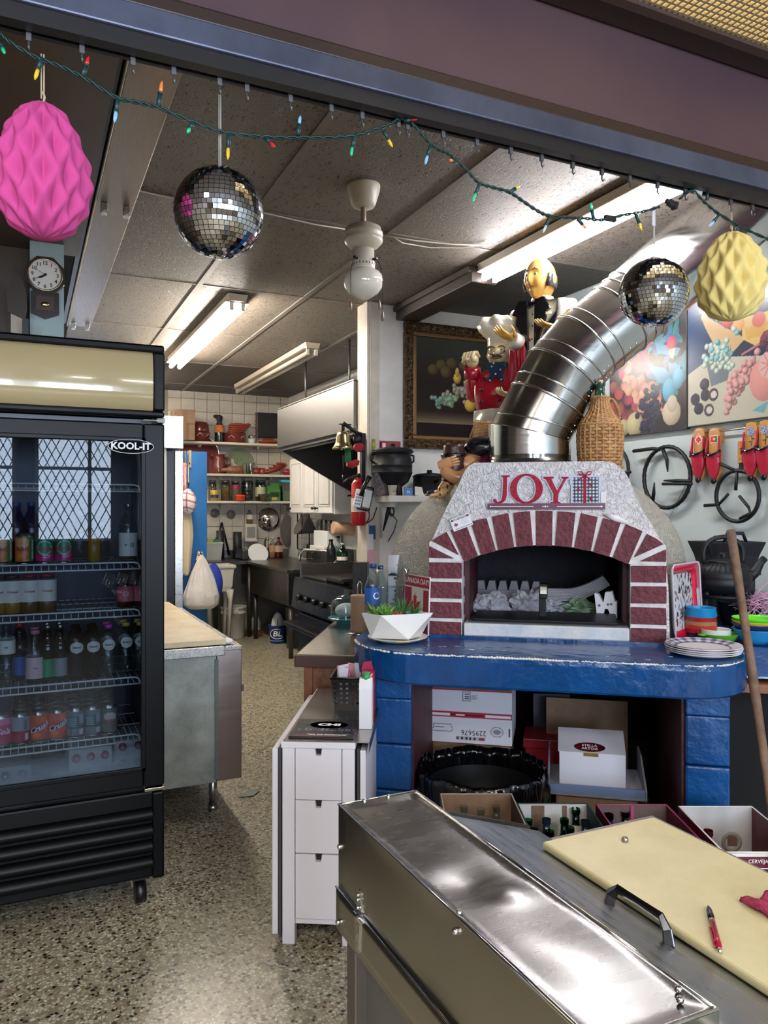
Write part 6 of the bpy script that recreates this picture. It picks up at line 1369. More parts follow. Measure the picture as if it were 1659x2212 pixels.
# dispensers and paper on the right wall
t = thing('paper_towel_roll','brown paper towel roll in a white bracket under the cabinet','paper towel',(3.0,7.4,1.36)); part('roll',CY((-.13,0,0),(.1,0,-.02),.065,n=24),mat('brown paper','#b28d74'),t); part('core',CY((.1,0,-.02),(.11,0,-.021),.02),M_black,t); part('bracket',BX(.08,.16,-.03,.03,-.06,.13),M_whiteplastic,t,bevel=.008)
t = thing('cutlery_caddy','white wall caddy with utensils above the pot sink','caddy',(3.12,8.15,1.14)); part('caddy_body',BX(-.12,.06,-.22,.2,.0,.17),M_whiteplastic,t,bevel=.012); part('caddy_shelf',BX(-.16,.06,-.24,.22,-.06,.0),M_whiteplastic,t,bevel=.008)
rr = random.Random(6)
for i in range(6): part('utensil',TU([(-.06 + .02 * rr.random(),-.18 + .07 * i,.1),(-.06,-.2 + .075 * i,.25 + .05 * rr.random())],.006,6).sphere((-.06,-.2 + .075 * i,.27),(.012,.02,.025),8,6),M_steel if i % 2 else M_black,t)
bottle('green dish soap jug beside the pot sink',Vector((3.08,7.66,.926)),.26,.06,glass('green soap plastic','#2f9a78'),M_whiteplastic,L_white,None,neck=.35,z0=.3,z1=.45,fill=mat('green soap','#1f6f58',.3))
bottle('black pump bottle beside the green soap jug',Vector((2.98,7.74,.926)),.3,.05,mat('black bottle plastic','#15161a',.3),M_black,None,neck=.4); bottle('tall clear spray bottle beside the cutlery caddy',Vector((3.11,7.86,.926)),.33,.05,G_clear,M_black,None,neck=.35)
# floor items
t = thing('white_bucket','white plastic bucket with rim and wire handle on the kitchen floor','bucket',onz(504,1378,0)); part('bucket_wall',LA([(.125,0),(.13,.01),(.145,.3),(.152,.3),(.152,.315),(.146,.315),(.148,.36),(.158,.362),(.158,.385),(.148,.385),(.14,.3),(.122,.01),(0,.01)],36),mat('white bucket plastic','#d6d2c8',.4),t); part('wire_handle',TU([(-.02,-.155,.34),(-.06,-.17,.25),(-.12,-.14,.1),(-.14,-.06,.06)],.004,6),M_steel,t); part('handle_lug',BX(-.04,.02,-.165,-.145,.315,.36),mat('white bucket plastic','#d6d2c8'),t)
q = onz(600,1388,0); t = thing('blue_bucket','blue bucket with white oval emblem standing on the kitchen floor','bucket',q,R(-20)); part('bucket_wall',LA([(.085,0),(.09,.01),(.108,.2),(.114,.205),(.108,.21),(.1,.2),(.083,.01),(0,.01)],32),mat('blue bucket plastic','#123f85',.35),t)
def on_c(name,body,size,z,sx=1.0,sh=0,a0=-PI / 2): return wrap_text(name,body,size,M_letterw,t,.104,z,a0,shear=sh,bold=.002,sx=sx)
on_c('emblem_letters','BL',.085,.115,1.25,.15); wrap_text('small_letters','bucket liners',.016,M_letterw,t,.0925,.035,sx=1.2) if False else None
part('emblem_ring',TU([((.1065 + .0) * cos(-PI/2 + .85 * cos(a)),.1065 * sin(-PI/2 + .85 * cos(a)),.115 + .055 * sin(a)) for a in [i * PI / 20 for i in range(7,37)]],.004,6),M_letterw,t)
part('small_print',LA([(.0965,.03),(.0972,.04)],32,caps=False),mat('pale blue print','#8fa6cf',.4),t)
t = thing('bleach_jug','white plastic jug with blue cap standing in the blue bucket','jug',q + Vector((0,.0,.012)),R(-20)); part('jug_body',LA([(.07,0),(.075,.03),(.076,.19),(.066,.26),(.04,.31),(.022,.33),(.022,.345)],28),M_whiteplastic,t); part('cap',CY((0,0,.335),(0,0,.365),.026,.024,n=18),C_blue,t); part('seam',BX(-.004,.004,-.078,-.07,.14,.27),mat('dark seam','#44484e',.5),t)
q = onz(644,1395,0); t = thing('grey_bin','dark grey kitchen bin with crumpled foil on its lid','bin',q,R(-22)); part('bin_body',MB().loft([[(x * s_,y * s_,z) for x,y in ((-.13,-.17),(.2,-.17),(.2,.2),(-.13,.2))] for s_,z in ((.9,0),(1,.42),(1.05,.43),(1.05,.46))],smooth=False),mat('dark grey bin plastic','#34383b',.45),t,bevel=.01); part('bin_handle',BX(-.02,.06,-.187,-.178,.36,.385),mat('grey handle','#8d8f90',.4),t)
fo_ = GR(lambda a,b: ((.13 * sin(3.14 * b) * cos(6.28 * a)) * (1 + .3 * nz3(Vector((a * 7,b * 7,0)))),(.13 * sin(3.14 * b) * sin(6.28 * a)) * (1 + .3 * nz3(Vector((a * 8,b * 6,4)))),.1 - .1 * cos(3.14 * b) + .02 * nz3(Vector((a * 9,b * 9,9)))),40,20)
solo('foil_bag',fo_,mat('bronze foil','#8f8070',.2,.9),'crumpled bronze foil bag on top of the grey kitchen bin','bag',q + Vector((.02,.02,.462)))
solo('wood_block',BX(-.2,.2,-.04,.04,0,.05),M_wood,'brown wood strip on the floor under the pot sink','wood strip',(2.45,9.3,0))
solo('white_jug',LA([(.06,0),(.065,.02),(.065,.12),(.04,.18),(.02,.2),(0,.2)],20),M_whiteplastic,'small white jug on the floor under the steel table','jug',(kp_(552,0,9.5)))
# knife block like cutting boards near the partition
bq = at(780,HZ,4.75); t = thing('knife_block','ribbed black knife block at the far end of the wood counter','block',(bq.x,bq.y,.861),R(-31))
part('block_body',BX(-.045,.045,-.06,.06,0,.36),M_black,t,bevel=.004)
for i in range(6): part('rib',BX(-.042 + i * .0155,-.035 + i * .0155,-.064,-.06,.02,.35),M_black,t)
# post trim, bell, phone, extinguisher, papers at the partition end
PX0 = 2.26
struct('trim_4',BX(PX0 - .03,PX0,VP_ - .03,VP_ + .15,0,CZ - .0).box(PX0,PX0 + .07,VP_ - .03,VP_,0,CZ).box(PX0 - .012,PX0 + .0,VP_ - .042,VP_ - .03,0,CZ),mat('aged white post','#cfc6b8',.45,var=(5,'#b9ae9f',1)),bevel=.004)
t = thing('brass_bell','brass ship bell hanging on a black bracket from the white post','bell',(PX0 - .035,VP_ + .02,2.07)); bo = t.location
bp3 = onv(741,948,VP_ + .02) - bo; bp3.y = .0; bx_ = bp3.x; bz_ = bp3.z
part('bracket',BX(-.022,.004,-.02,.02,-.42,.03).tube([(-.01,0,.02),(-.06,0,.035),(bx_,0,bz_ + .115)],.014,6).tube([(-.005,0,-.12),(-.04,0,-.02),(-.09,0,.02)],.009,6),M_iron,t)
part('bell_shell',LA([(.075,-.075),(.078,-.07),(.062,-.05),(.05,-.02),(.045,.02),(.038,.045),(.015,.058),(0,.06)],32,(bx_,0,bz_),caps=False),mat('aged brass','#a28f62',.25,1,var=(14,'#c2b184',1)),t,solid=.004)
part('bell_mount',BX(bx_ - .03,bx_ + .06,-.012,.012,bz_ + .1,bz_ + .108).cyl((bx_,0,bz_ + .055),(bx_,0,bz_ + .1),.012),M_iron,t); part('clapper_rope',TU([(bx_,0,bz_ - .03),(bx_ + .002,0,bz_ - .2),(bx_,0,bz_ - .26)],.0045,6).cyl((bx_,0,bz_ - .3),(bx_,0,bz_ - .26),.01,.007),M_black,t)
so_ = onv(757,985,VP_ + .02); t = thing('stocking_ornament','small green and red christmas stocking hanging from the bell bracket','ornament',so_); part('stocking_leg',TU([(-.02,0,.06),(-.02,0,0),(-.018,0,-.045)],[.022,.024,.026],10),mat('green glitter','#14804a',.4,bump=(300,1)),t); part('stocking_foot',TU([(-.02,0,-.05),(.015,0,-.062),(.05,0,-.045),(.06,0,-.03)],[.028,.028,.024,.012],10),M_glit,t); part('cuff',TU([(-.02,0,.055),(-.02,0,.09)],.024,10),mat('black cuff','#1c1c20',.6),t); part('string',TU([(-.02,0,.09),(-.005,.0,.21)],.0015,4),M_rope,t)
so_ = onv(776,966,VP_ + .02); t = thing('round_ornament','round red glitter bauble with black cap hanging near the bell','ornament',so_); part('bauble',SPH((0,0,0),(.045,.03,.035),18,12),M_glit,t); part('top_tuft',SPH((-.01,0,.055),(.04,.025,.035),14,10),M_iron,t); part('string',TU([(-.01,0,.09),(-.03,0,.16)],.0015,4),M_rope,t)
eq = onv(777,1085,VP_ + .06); t = thing('fire_extinguisher','red fire extinguisher hanging behind the wall phone','fire extinguisher',(eq.x,eq.y,eq.z - .17)); part('cylinder',LA([(.055,0),(.062,.01),(.062,.30),(.04,.34),(.018,.35)],24),mat('fire red enamel','#b3161f',.25,coat=.4),t); part('valve',BX(-.02,.02,-.015,.015,.35,.38).tube([(0,0,.37),(-.1,-.02,.34),(-.14,-.03,.31)],.008,6),M_black,t); part('hose',TU([(.02,0,.36),(.07,-.02,.3),(.07,-.03,.05)],.01,6),M_black,t); part('label',LA([(.0627,.1),(.0627,.2)],24,caps=False),mat('pale label','#c9b9b0',.5),t)
pq = onv(787,1072,VP_ - .05); t = thing('wall_phone','white wall telephone with black handset on the white post','phone',pq,R(-15)); part('phone_base',BX(-.035,.06,.0,.03,-.1,.075),M_black,t,bevel=.008,rot=(0,R(12),0)); part('keypad_panel',BX(-.07,-.015,-.04,-.012,-.09,.04).box(-.008,.05,-.04,-.012,-.08,.05),M_whiteplastic,t,bevel=.008,rot=(0,R(12),0)); part('handset',TU([(-.03,-.05,.0),(-.01,-.055,.07),(.03,-.05,.14)],[.018,.013,.018],8),M_black,t)
ky_ = MB()
for i in range(3):
    for j in range(4): ky_.box(-.062 + i * .014,-.052 + i * .014,-.043,-.04,-.07 + j * .022,-.058 + j * .022)
part('keys',ky_,mat('grey keys','#7c7c80',.4),t,rot=(0,R(12),0)); part('cord',TU([(.02 + .015 * sin(i * .5),-.02,-.1 - i * .012) for i in range(9)] + [(.06,-.02,-.16),(.09,-.01,-.08)],.004,6),M_black,t)
for i,(px,py,w_,h_,c,n) in enumerate(((803,1150,.05,.10,'#2c4a8c','blue'),(799,1172,.045,.12,'#dcd9d6','upper white'),(801,1205,.05,.12,'#d9a7b4','pink'),(800,1235,.055,.12,'#e0dedb','lower white'))):
    q = onv(px,py,VP_ - .034 - .003 * i); solo('pinned_note',BX(-w_/2,w_/2,-.001,.001,-h_/2,h_/2),mat(n + ' note paper',c,.6),n + ' note pinned to the white post below the telephone','note',(q.x,VP_ - .045 - .003 * i,q.z))
solo('yellow_black_tape',BX(-.012,.012,-.001,.001,-.09,.09),mat('yellow black tape','#c9b43a',.5,var=(30,'#2a2a2c',1)),'yellow and black warning strip on the white post beside the bell','tape',onv(806,975,VP_ - .033) + Vector((0,-.012,0)))
# ---------------- painted statues on the oven ----------------
def skin_mesh(name,J,bones,root,sub=2):
    names = list(J); me = bpy.data.meshes.new(name + '_sk'); me.from_pydata([J[n][0] for n in names],[(names.index(a),names.index(b)) for a,b in bones],[])
    o = bpy.data.objects.new(name + '_sk',me); COL.objects.link(o)
    m = o.modifiers.new('s','SKIN'); m.use_smooth_shade = True
    for i,n in enumerate(names):
        r = J[n][1]; v = me.skin_vertices[0].data[i]; v.radius = r if isinstance(r,tuple) else (r,r); v.use_root = (n == root)
    s_ = o.modifiers.new('u','SUBSURF'); s_.levels = sub; s_.render_levels = sub
    dg = bpy.context.evaluated_depsgraph_get(); dg.update()
    out = bpy.data.meshes.new_from_object(o.evaluated_get(dg)); bpy.data.objects.remove(o); bpy.data.meshes.remove(me); return out
def paint(me,J,bones,colfn,m):
    co = np.zeros(len(me.vertices) * 3); me.vertices.foreach_get('co',co); co = co.reshape(-1,3)
    B = [(np.array(J[a][0],float),np.array(J[b][0],float)) for a,b in bones]; D = []
    for a,b in B:
        ab = b - a; t = np.clip(((co - a) @ ab) / max(ab @ ab,1e-9),0,1); D.append(np.linalg.norm(co - a - t[:,None] * ab,axis=1))
    idx = np.argmin(np.array(D),0)
    c = np.array([colfn(p,bones[i]) for p,i in zip(co,idx)],float) / 255
    lin = np.where(c <= .04045,c / 12.92,((c + .055) / 1.055) ** 2.4)
    ca = me.color_attributes.new('ink','FLOAT_COLOR','POINT'); ca.data.foreach_set('color',np.concatenate([lin,np.ones((len(lin),1))],1).astype(np.float32).ravel())
    me.materials.clear(); me.materials.append(m)
    for p in me.polygons: p.use_smooth = True
    return me
M_glaze = vcol_mat('glazed painted resin',.22,.5,.3)
def g3(p,c,s): return math.exp(-(((p[0]-c[0])/s[0])**2 + ((p[1]-c[1])/s[1])**2 + ((p[2]-c[2])/s[2])**2))
def head_mb(sx,sy,sz,jowl=0.0,smile=.02):
    """sculpted head on a unit sphere: looks along -y"""
    mb = MB()
    def f(a,b):
        th,ph = 2 * PI * a,PI * b
        d = Vector((sin(ph) * cos(th),sin(ph) * sin(th),-cos(ph))); p = d.copy()
        k = 1.0
        if d.z < 0: p.x *= 1 - .26 * (-d.z) + jowl * .4 * (-d.z); p.y *= 1 - .1 * (-d.z)
        k += .26 * g3(d,(0,-.98,-.12),(.16,.3,.22)) + .06 * g3(d,(0,-1,.1),(.1,.3,.2))          # nose, bridge
        for s in (-1,1):
            k += .09 * g3(d,(s*.48,-.8,-.22),(.24,.3,.2)) - .09 * g3(d,(s*.36,-.92,.13),(.17,.25,.1)) + .06 * g3(d,(s*.36,-.88,.3),(.26,.3,.09))
        k += .13 * g3(d,(0,-.75,-.78),(.25,.35,.2)) - .07 * g3(d,(0,-.9,-.43),(.34,.3,.04)) + .05 * g3(d,(0,-.92,-.37),(.26,.3,.045)) + .05 * g3(d,(0,-.88,-.52),(.22,.3,.05))
        return (p.x * k * sx,p.y * k * sy,p.z * k * sz)
    return mb.grid(f,64,48)
def face_parts(hd,sx,sy,sz,brow,eyecol='#f2efe6',iris='#39424a'):
    for s in (-1,1):
        e = part('eye',SPH((s * .36 * sx,-.865 * sy,.12 * sz),(.13 * sx,.06 * sy,.065 * sz),12,8),mat('painted eye white',eyecol,.2),hd)
        part('iris',SPH((s * .36 * sx,-.915 * sy,.12 * sz),(.055 * sx,.025 * sy,.052 * sz),10,6),mat('painted iris',iris,.2),hd)
        part('eyebrow',TU([(s * .16 * sx,-.99 * sy,.29 * sz),(s * .36 * sx,-.96 * sy,.37 * sz),(s * .56 * sx,-.82 * sy,.28 * sz)],[.02 * sx,.035 * sx,.012 * sx],6),brow,hd)
        part('ear',SPH((s * 1.0 * sx,.12 * sy,-.02 * sz),(.12 * sx,.2 * sy,.26 * sz),12,8),hd.data.materials[0],hd)
    part('mouth',TU([(-.36 * sx,-.86 * sy,-.36 * sz),(-.18 * sx,-.97 * sy,-.44 * sz),(0,-1.0 * sy,-.455 * sz),(.18 * sx,-.97 * sy,-.44 * sz),(.36 * sx,-.86 * sy,-.36 * sz)],[.01 * sx,.022 * sx,.028 * sx,.022 * sx,.01 * sx],6),mat('dark mouth line','#7a3a2c',.4),hd)
def hand_mb(L,curl=.25,thumb=1,spread=.12,c0=0):
    """palm in xy-plane, fingers along +y, palm facing +z; L = hand length; thumb=+1 on +x side"""
    mb = MB(); pl,pw = L * .52,L * .42
    mb.loft([[(pw * .36 * c,y,L * .085 * s_) for c,s_ in [(cos(t * PI / 6),sin(t * PI / 6)) for t in range(12)]] if k == 0 else [(pw * k * c,y,L * .1 * s_) for c,s_ in [(cos(t * PI / 6),sin(t * PI / 6)) for t in range(12)]] for k,y in ((0,-.03 * L),(.46,pl * .3),(.52,pl * .65),(.5,pl * .95),(.42,pl * 1.05))])
    for i,(x,ln) in enumerate(((-.36,.40),(-.12,.47),(.12,.50),(.35,.46))):
        x *= thumb; p = Vector((x * pw,pl * .92,0)); a = spread * x * 2; pts = [p]; c = c0; seg = ln * L / 3
        for k in range(3):
            p = p + Vector((sin(a) * cos(c),cos(a) * cos(c),sin(c))) * seg; pts.append(p.copy()); c += curl * (1.0 + .5 * k)
        r = L * .052; mb.tube(pts,[r * 1.05,r,r * .9,r * .6],8); mb.sphere(pts[-1],r * .6,8,6)
    p = Vector((thumb * pw * .36,pl * .2,L * .02)); pts = [p]
    for k,(ax,ay,az) in enumerate(((.75,.55,.3),(.4,.8,.4),(.25,.9,.35))): p = p + Vector((thumb * ax,ay,az)).normalized() * L * .17; pts.append(p.copy())
    r = L * .062; mb.tube(pts,[r * 1.3,r * 1.05,r * .95,r * .6],8); mb.sphere(pts[-1],r * .6,8,6); return mb
def orient(pos,fwd,palm):
    y = Vector(fwd).normalized(); z = Vector(palm); z = (z - y * z.dot(y)).normalized(); x = y.cross(z)
    M = Matrix(((*x,0),(*y,0),(*z,0),(0,0,0,1))).transposed(); M.translation = pos; return M
M_yskin = mat('glossy ochre flesh paint','#d9a24a',.25,coat=.3,var=(9,'#e4b565',1)); M_pskin = mat('glossy pale flesh paint','#d6c08f',.28,coat=.3)
M_blackg = mat('glossy black paint','#15151a',.2,coat=.3); M_ivory = mat('glossy ivory paint','#e2ddcd',.25,coat=.3,var=(10,'#cfc8b4',1)); M_redg = mat('glossy red paint','#b3152c',.18,coat=.5,var=(7,'#8f0f24',1),bump=(14,.5,'noise',.02))
M_greyh = mat('grey painted hair','#43474d',.3,bump=(60,.8,'noise',.01))
# --- waiter ---
wl = at(1172,1100,4.1); wz = 1.64
wt = thing('waiter_statue','bald waiter statue in black waistcoat and bow tie holding out both hands behind the flue','statue',(wl.x,wl.y,wz),R(-68))
JW = {'pel': ((0,0,.52),(.115,.085)),'wai': ((0,0,.66),(.105,.08)),'che': ((0,.005,.86),(.15,.1)),'nec': ((0,0,1.0),(.052,.052)),'hea': ((0,-.012,1.05),(.045,.05)),
      'ls': ((.165,.01,.955),.066),'le': ((.225,.03,.745),.052),'lw': ((.185,-.125,.815),.034),'rs': ((-.165,.01,.955),.066),'re': ((-.2,-.01,.74),.052),'rw': ((-.075,-.15,.795),.034),
      'lh': ((.075,0,.5),.075),'lk': ((.08,-.01,.27),.06),'la': ((.08,.01,.06),.045),'lt': ((.085,-.1,.03),.036),'rh': ((-.075,0,.5),.075),'rk': ((-.08,-.01,.27),.06),'ra': ((-.08,.01,.06),.045),'rt': ((-.085,-.1,.03),.036)}
BW = [('pel','wai'),('wai','che'),('che','nec'),('nec','hea'),('che','ls'),('ls','le'),('le','lw'),('che','rs'),('rs','re'),('re','rw'),('pel','lh'),('lh','lk'),('lk','la'),('la','lt'),('pel','rh'),('rh','rk'),('rk','ra'),('ra','rt')]
def wcol_(p,b):
    if b[1] in ('hea',) : return (214,160,72)
    if b[0] in ('ls','le','rs','re') or (b[1] in ('ls','rs') and abs(p[0]) > .135): return (226,221,205)
    if b[0] in ('pel','lh','lk','rh','rk','la','ra') and p[2] < .5: return (22,22,27)
    if p[1] < -.03 and abs(p[0]) < .012 + .055 * max(0,(p[2] - .6)) / .3 and p[2] > .6: return (224,214,182)
    return (24,25,31)
part('body',paint(skin_mesh('waiter',JW,BW,'pel'),JW,BW,wcol_,M_glaze),None,wt)
hx,hy,hz_ = .078,.095,.118
hd_ = part('head',head_mb(hx,hy,hz_),M_yskin,wt,loc=(0,-.02,1.125),rot=(0,0,R(-4)))
face_parts(hd_,hx,hy,hz_,M_greyh)
hr_ = MB()
def hairf(a,b):
    th = R(-14) + R(208) * a; z = -.38 + .55 * b; r = math.sqrt(max(0,1 - z * z)) * 1.02 + .012 * sin(60 * b + 9 * a)
    return (hx * r * cos(th),hy * r * sin(th),hz_ * z)
hr_.grid(hairf,50,20); part('hair',hr_,M_greyh,hd_,solid=.006)
for s in (-1,1): part('sideburn',TU([(s * hx * .98,-.3 * hy,.15 * hz_),(s * hx * 1.0,-.34 * hy,-.15 * hz_),(s * hx * .9,-.4 * hy,-.42 * hz_)],[.01,.013,.007],8),M_greyh,hd_)
part('collar',LA([(.058,1.0),(.062,1.012),(.055,1.035)],20,caps=False),M_ivory,wt,solid=.006)
part('bow_tie',PR([(-.045,-.02),(-.012,-.008),(.012,-.008),(.045,-.022),(.045,.024),(.012,.01),(-.012,.01),(-.045,.022)],-.012,.012),M_blackg,wt,loc=(0,-.078,.99),bevel=.004)
for s in (-1,1): part('lapel',PR([(s * .024,1.0),(s * .075,1.01),(s * .115,.94),(s * .08,.925),(s * .09,.905),(s * .018,.73)],-.118,-.102),M_blackg,wt,bevel=.003)
part('pocket_square',MB().cbox((.1,-.104,.92),(.03,.012,.012),rz=.5),M_ivory,wt)
for z_ in (.93,.87,.80): part('shirt_stud',SPH((0,-.1 - (.006 if z_ < .85 else 0),z_),.0045,8,6),M_blackg,wt)
for s,w_,fw,pm,th in ((1,'lw',(-.45,-.75,.18),(.1,.25,1),1),(-1,'rw',(-.2,-.9,.28),(-.1,.3,1),-1)):
    p = Vector(JW[w_][0]); f_ = Vector(fw).normalized()
    part('cuff',CY(p - f_ * .03,p + f_ * .022,.043,.041,n=16),M_ivory,wt)
    part('hand',hand_mb(.135,.2,th).xf(0,orient(p + f_ * .018,fw,pm)),M_yskin,wt)
dr = MB()
def drape(a,b):
    s = (b - .5) * 2; x = -.13 + .1 * a; side = 1 if s > 0 else -1; q = abs(s)
    y = -.09 + side * (.042 * min(1,q * 5)) + .008 * sin(26 * a) * q; z = .80 - .25 * max(0,q - .12) + (.012 if q < .12 else 0)
    return (x + .006 * sin(19 * a + 2) * q,y,z)
part('red_cloth',dr.grid(drape,40,30),mat('glossy red drape','#c01a35',.25,coat=.3),wt,solid=.006)
part('plinth',BX(-.15,.15,-.16,.1,-.02,.012),M_blackg,wt)
# --- chef ---
cl_ = at(1084,1100,4.25); czb = 1.705
chf = thing('chef_statue','chubby chef statue in red jacket with white hat and raised fist beside the flue','statue',(cl_.x,cl_.y,czb),R(-52))
JC = {'pel': ((0,0,.30),(.125,.105)),'bel': ((0,-.025,.42),(.135,.125)),'che': ((0,0,.52),(.11,.085)),'nec': ((0,0,.585),(.05,.05)),'hea': ((0,0,.63),(.045,.045)),
      'rs': ((-.105,0,.535),.05),'re': ((-.16,-.015,.43),.052),'rw': ((-.135,-.075,.57),.033),'ls': ((.105,0,.535),.05),'le': ((.165,-.01,.42),.048),'lw': ((.11,-.11,.42),.033),
      'lh': ((.06,0,.27),.075),'la': ((.065,0,.06),.055),'lt': ((.07,-.09,.03),.036),'rh': ((-.06,0,.27),.075),'ra': ((-.065,0,.06),.055),'rt': ((-.07,-.09,.03),.036)}
BC_ = [('pel','bel'),('bel','che'),('che','nec'),('nec','hea'),('che','rs'),('rs','re'),('re','rw'),('che','ls'),('ls','le'),('le','lw'),('pel','lh'),('lh','la'),('la','lt'),('pel','rh'),('rh','ra'),('ra','rt')]
def ccol(p,b):
    if b[1] == 'hea': return (208,188,140)
    if b[1] in ('lt','rt'): return (25,22,24)
    return (176,22,44) if (p[2] > .36 or b[0] in ('rs','re','ls','le')) else (70,70,78)
M_rj = vcol_mat('glossy red jacket',.16,.5,.5)
part('body',paint(skin_mesh('chef',JC,BC_,'pel'),JC,BC_,ccol,M_rj),None,chf)
kx,ky,kz = .07,.075,.078
ch_ = part('head',head_mb(kx,ky,kz,jowl=.5),M_pskin,chf,loc=(0,-.015,.655)); face_parts(ch_,kx,ky,kz,M_greyh)
part('glasses',TU([(-.36 * kx - .02 + .022 * cos(a) + .02,-.98 * ky,.12 * kz + .02 * sin(a)) for a in [i * PI / 8 for i in range(16)]],.0022,5,**CL).tube([(.36 * kx + .022 * cos(a),-.98 * ky,.12 * kz + .02 * sin(a)) for a in [i * PI / 8 for i in range(16)]],.0022,5,**CL)
     .tube([(-.1 * kx,-1.04 * ky,.15 * kz),(.1 * kx,-1.04 * ky,.15 * kz)],.002,5).tube([(.6 * kx,-.9 * ky,.15 * kz),(1.02 * kx,.1 * ky,.15 * kz)],.002,5).tube([(-.6 * kx,-.9 * ky,.15 * kz),(-1.02 * kx,.1 * ky,.15 * kz)],.002,5),mat('thin gold frame','#6a5a36',.3,.8),ch_)
part('moustache',TU([(-.4 * kx,-.95 * ky,-.34 * kz),(-.15 * kx,-1.1 * ky,-.26 * kz),(0,-1.12 * ky,-.28 * kz),(.15 * kx,-1.1 * ky,-.26 * kz),(.4 * kx,-.95 * ky,-.34 * kz)],[.003,.009,.007,.009,.003],8),M_greyh,ch_)
def hatf(a,b):
    th = 2 * PI * a; prof = [(.074,0),(.076,.045),(.088,.06),(.112,.085),(.116,.115),(.095,.145),(.045,.158),(0,.16)]
    t = b * 7; i = min(6,int(t)); k = t - i; r = prof[i][0] * (1 - k) + prof[i+1][0] * k; z = prof[i][1] * (1 - k) + prof[i+1][1] * k
    r *= 1 + (.1 * sin(9 * th + 3 * b) + .06 * sin(5 * th + 1)) * max(0,min(1,(b - .3) * 3)) * (1 - max(0,b - .8) * 5)
    return (r * cos(th) - .2 * max(0,z - .05),r * sin(th) * 1.02,z)
part('chef_hat',GR(hatf,72,28),M_ivory,chf,loc=(0,.0,.69),rot=(R(-6),0,0))
part('neckerchief',LA([(.055,.57),(.07,.585),(.062,.605),(.05,.615)],20).prism([(-.05,.60),(.05,.60),(.035,.54),(.055,.47),(.0,.53),(-.05,.48),(-.03,.54)],-.1,-.075),mat('navy spotted cloth','#20395c',.3,coat=.3),chf,bevel=.006)
for x_,z_ in ((-.02,.58),(.025,.56),(.0,.54),(.03,.51),(-.03,.51),(-.01,.595)): part('cloth_dot',SPH((x_,-.101,z_),(.005,.003,.005),8,6),M_ivory,chf)
for x_ in (-.06,.035):
    for z_ in (.52,.46,.40): part('button',SPH((x_,-.085 - (.055 if z_ < .5 else .01) - (.006 if z_ < .43 else 0),z_),(.009,.006,.009),10,6),M_blackg,chf)
def apr(a,b):
    th = PI * (1.02 + .96 * a); z = .36 - .26 * b; r = 1.0 + .05 * b
    y = sin(th) * .135 * r; return (cos(th) * .138 * r,y + .012 * sin(9 * sin(3 * a) + 14 * b) * .6 - .01,z)
part('apron',GR(apr,40,30),M_ivory,chf,solid=.006)
part('cuff',CY((-.14,-.06,.535),(-.132,-.08,.59),.045,.042,n=16),M_redg,chf)
fm = SPH((0,0,.012),(.036,.03,.04),16,10)
for i in range(4): x = -.027 + .018 * i; fm.tube([(x,.022,.03),(x,.0,.052),(x,-.026,.046),(x,-.038,.026),(x,-.03,.006),(x,-.012,.004)],[.0095,.0105,.0105,.01,.0095,.007],8)
fm.tube([(-.036,-.004,-.004),(-.034,-.03,.006),(-.014,-.046,.014),(.012,-.045,.012)],[.011,.011,.0095,.007],8)
part('fist',fm.xf(0,TrM((-.133,-.08,.61)) @ RotM(R(-15),4,'Z')),M_pskin,chf)
part('hand',hand_mb(.115,.5,1).xf(0,orient(Vector((.105,-.12,.42)),(-.6,-.7,.1),(0,.2,1))),M_pskin,chf)
part('plinth',BX(-.13,.13,-.13,.09,-.14,.012),M_blackg,chf)
chf.scale = (1.066,) * 3
# --- reclining figure with barrel ---
rl = at(1030,1100,3.78); rzb = 1.66
rf = thing('reclining_statue','lying barefoot drinker statue in maroon robe hugging a brown barrel at the oven corner','statue',(rl.x,rl.y,rzb),R(-27))
JR = {'pel': ((-.02,.02,.13),(.1,.085)),'che': ((.14,.04,.13),(.11,.09)),'nec': ((.25,.05,.16),(.05,.05)),'hea': ((.3,.05,.19),(.06,.06)),'as': ((.07,-.07,.13),.045),'ae': ((-.1,-.1,.03),.04),'aw': ((-.18,-.085,.09),.03),'kn': ((-.1,-.02,.08),.06),'an': ((-.15,-.06,-.0),.035),'to': ((-.19,-.09,-.035),.028)}
BR = [('pel','che'),('che','nec'),('nec','hea'),('che','as'),('as','ae'),('ae','aw'),('pel','kn'),('kn','an'),('an','to')]
part('body',paint(skin_mesh('recl',JR,BR,'pel'),JR,BR,lambda p,b: (206,150,104) if b[0] in ('as','ae','an','nec','kn') and p[0] < .0 or b[1] == 'hea' else (92,26,40),M_glaze),None,rf)
part('black_cape',SPH((.05,-.03,.19),(.115,.07,.06),24,14),mat('glossy black cape','#131418',.2,coat=.4,bump=(30,.4)),rf)
part('barrel',LA([(.045,-.02),(.056,.03),(.062,.09),(.058,.15),(.05,.19),(.05,.2),(.045,.2),(.045,.17),(0,.17)],20,(-.115,-.045,.0)),mat('brown barrel glaze','#3c2620',.3,bump=(40,.4)),rf)
for z_ in (.03,.15): part('barrel_hoop',LA([(.061,-.008),(.0645,0),(.061,.008)],20,(-.115,-.045,z_),caps=False),M_blackg,rf)
part('hand',hand_mb(.12,.55,-1,.08).xf(0,orient(Vector((-.19,-.095,.1)),(.9,-.25,.25),(.25,1,0))),mat('peach flesh paint','#c98f62',.3,coat=.3),rf)
ft = TU([(-.13,-.07,.0),(-.155,-.09,-.022),(-.185,-.105,-.034),(-.205,-.113,-.04)],[.024,.028,.029,.024],12,flat=.8)
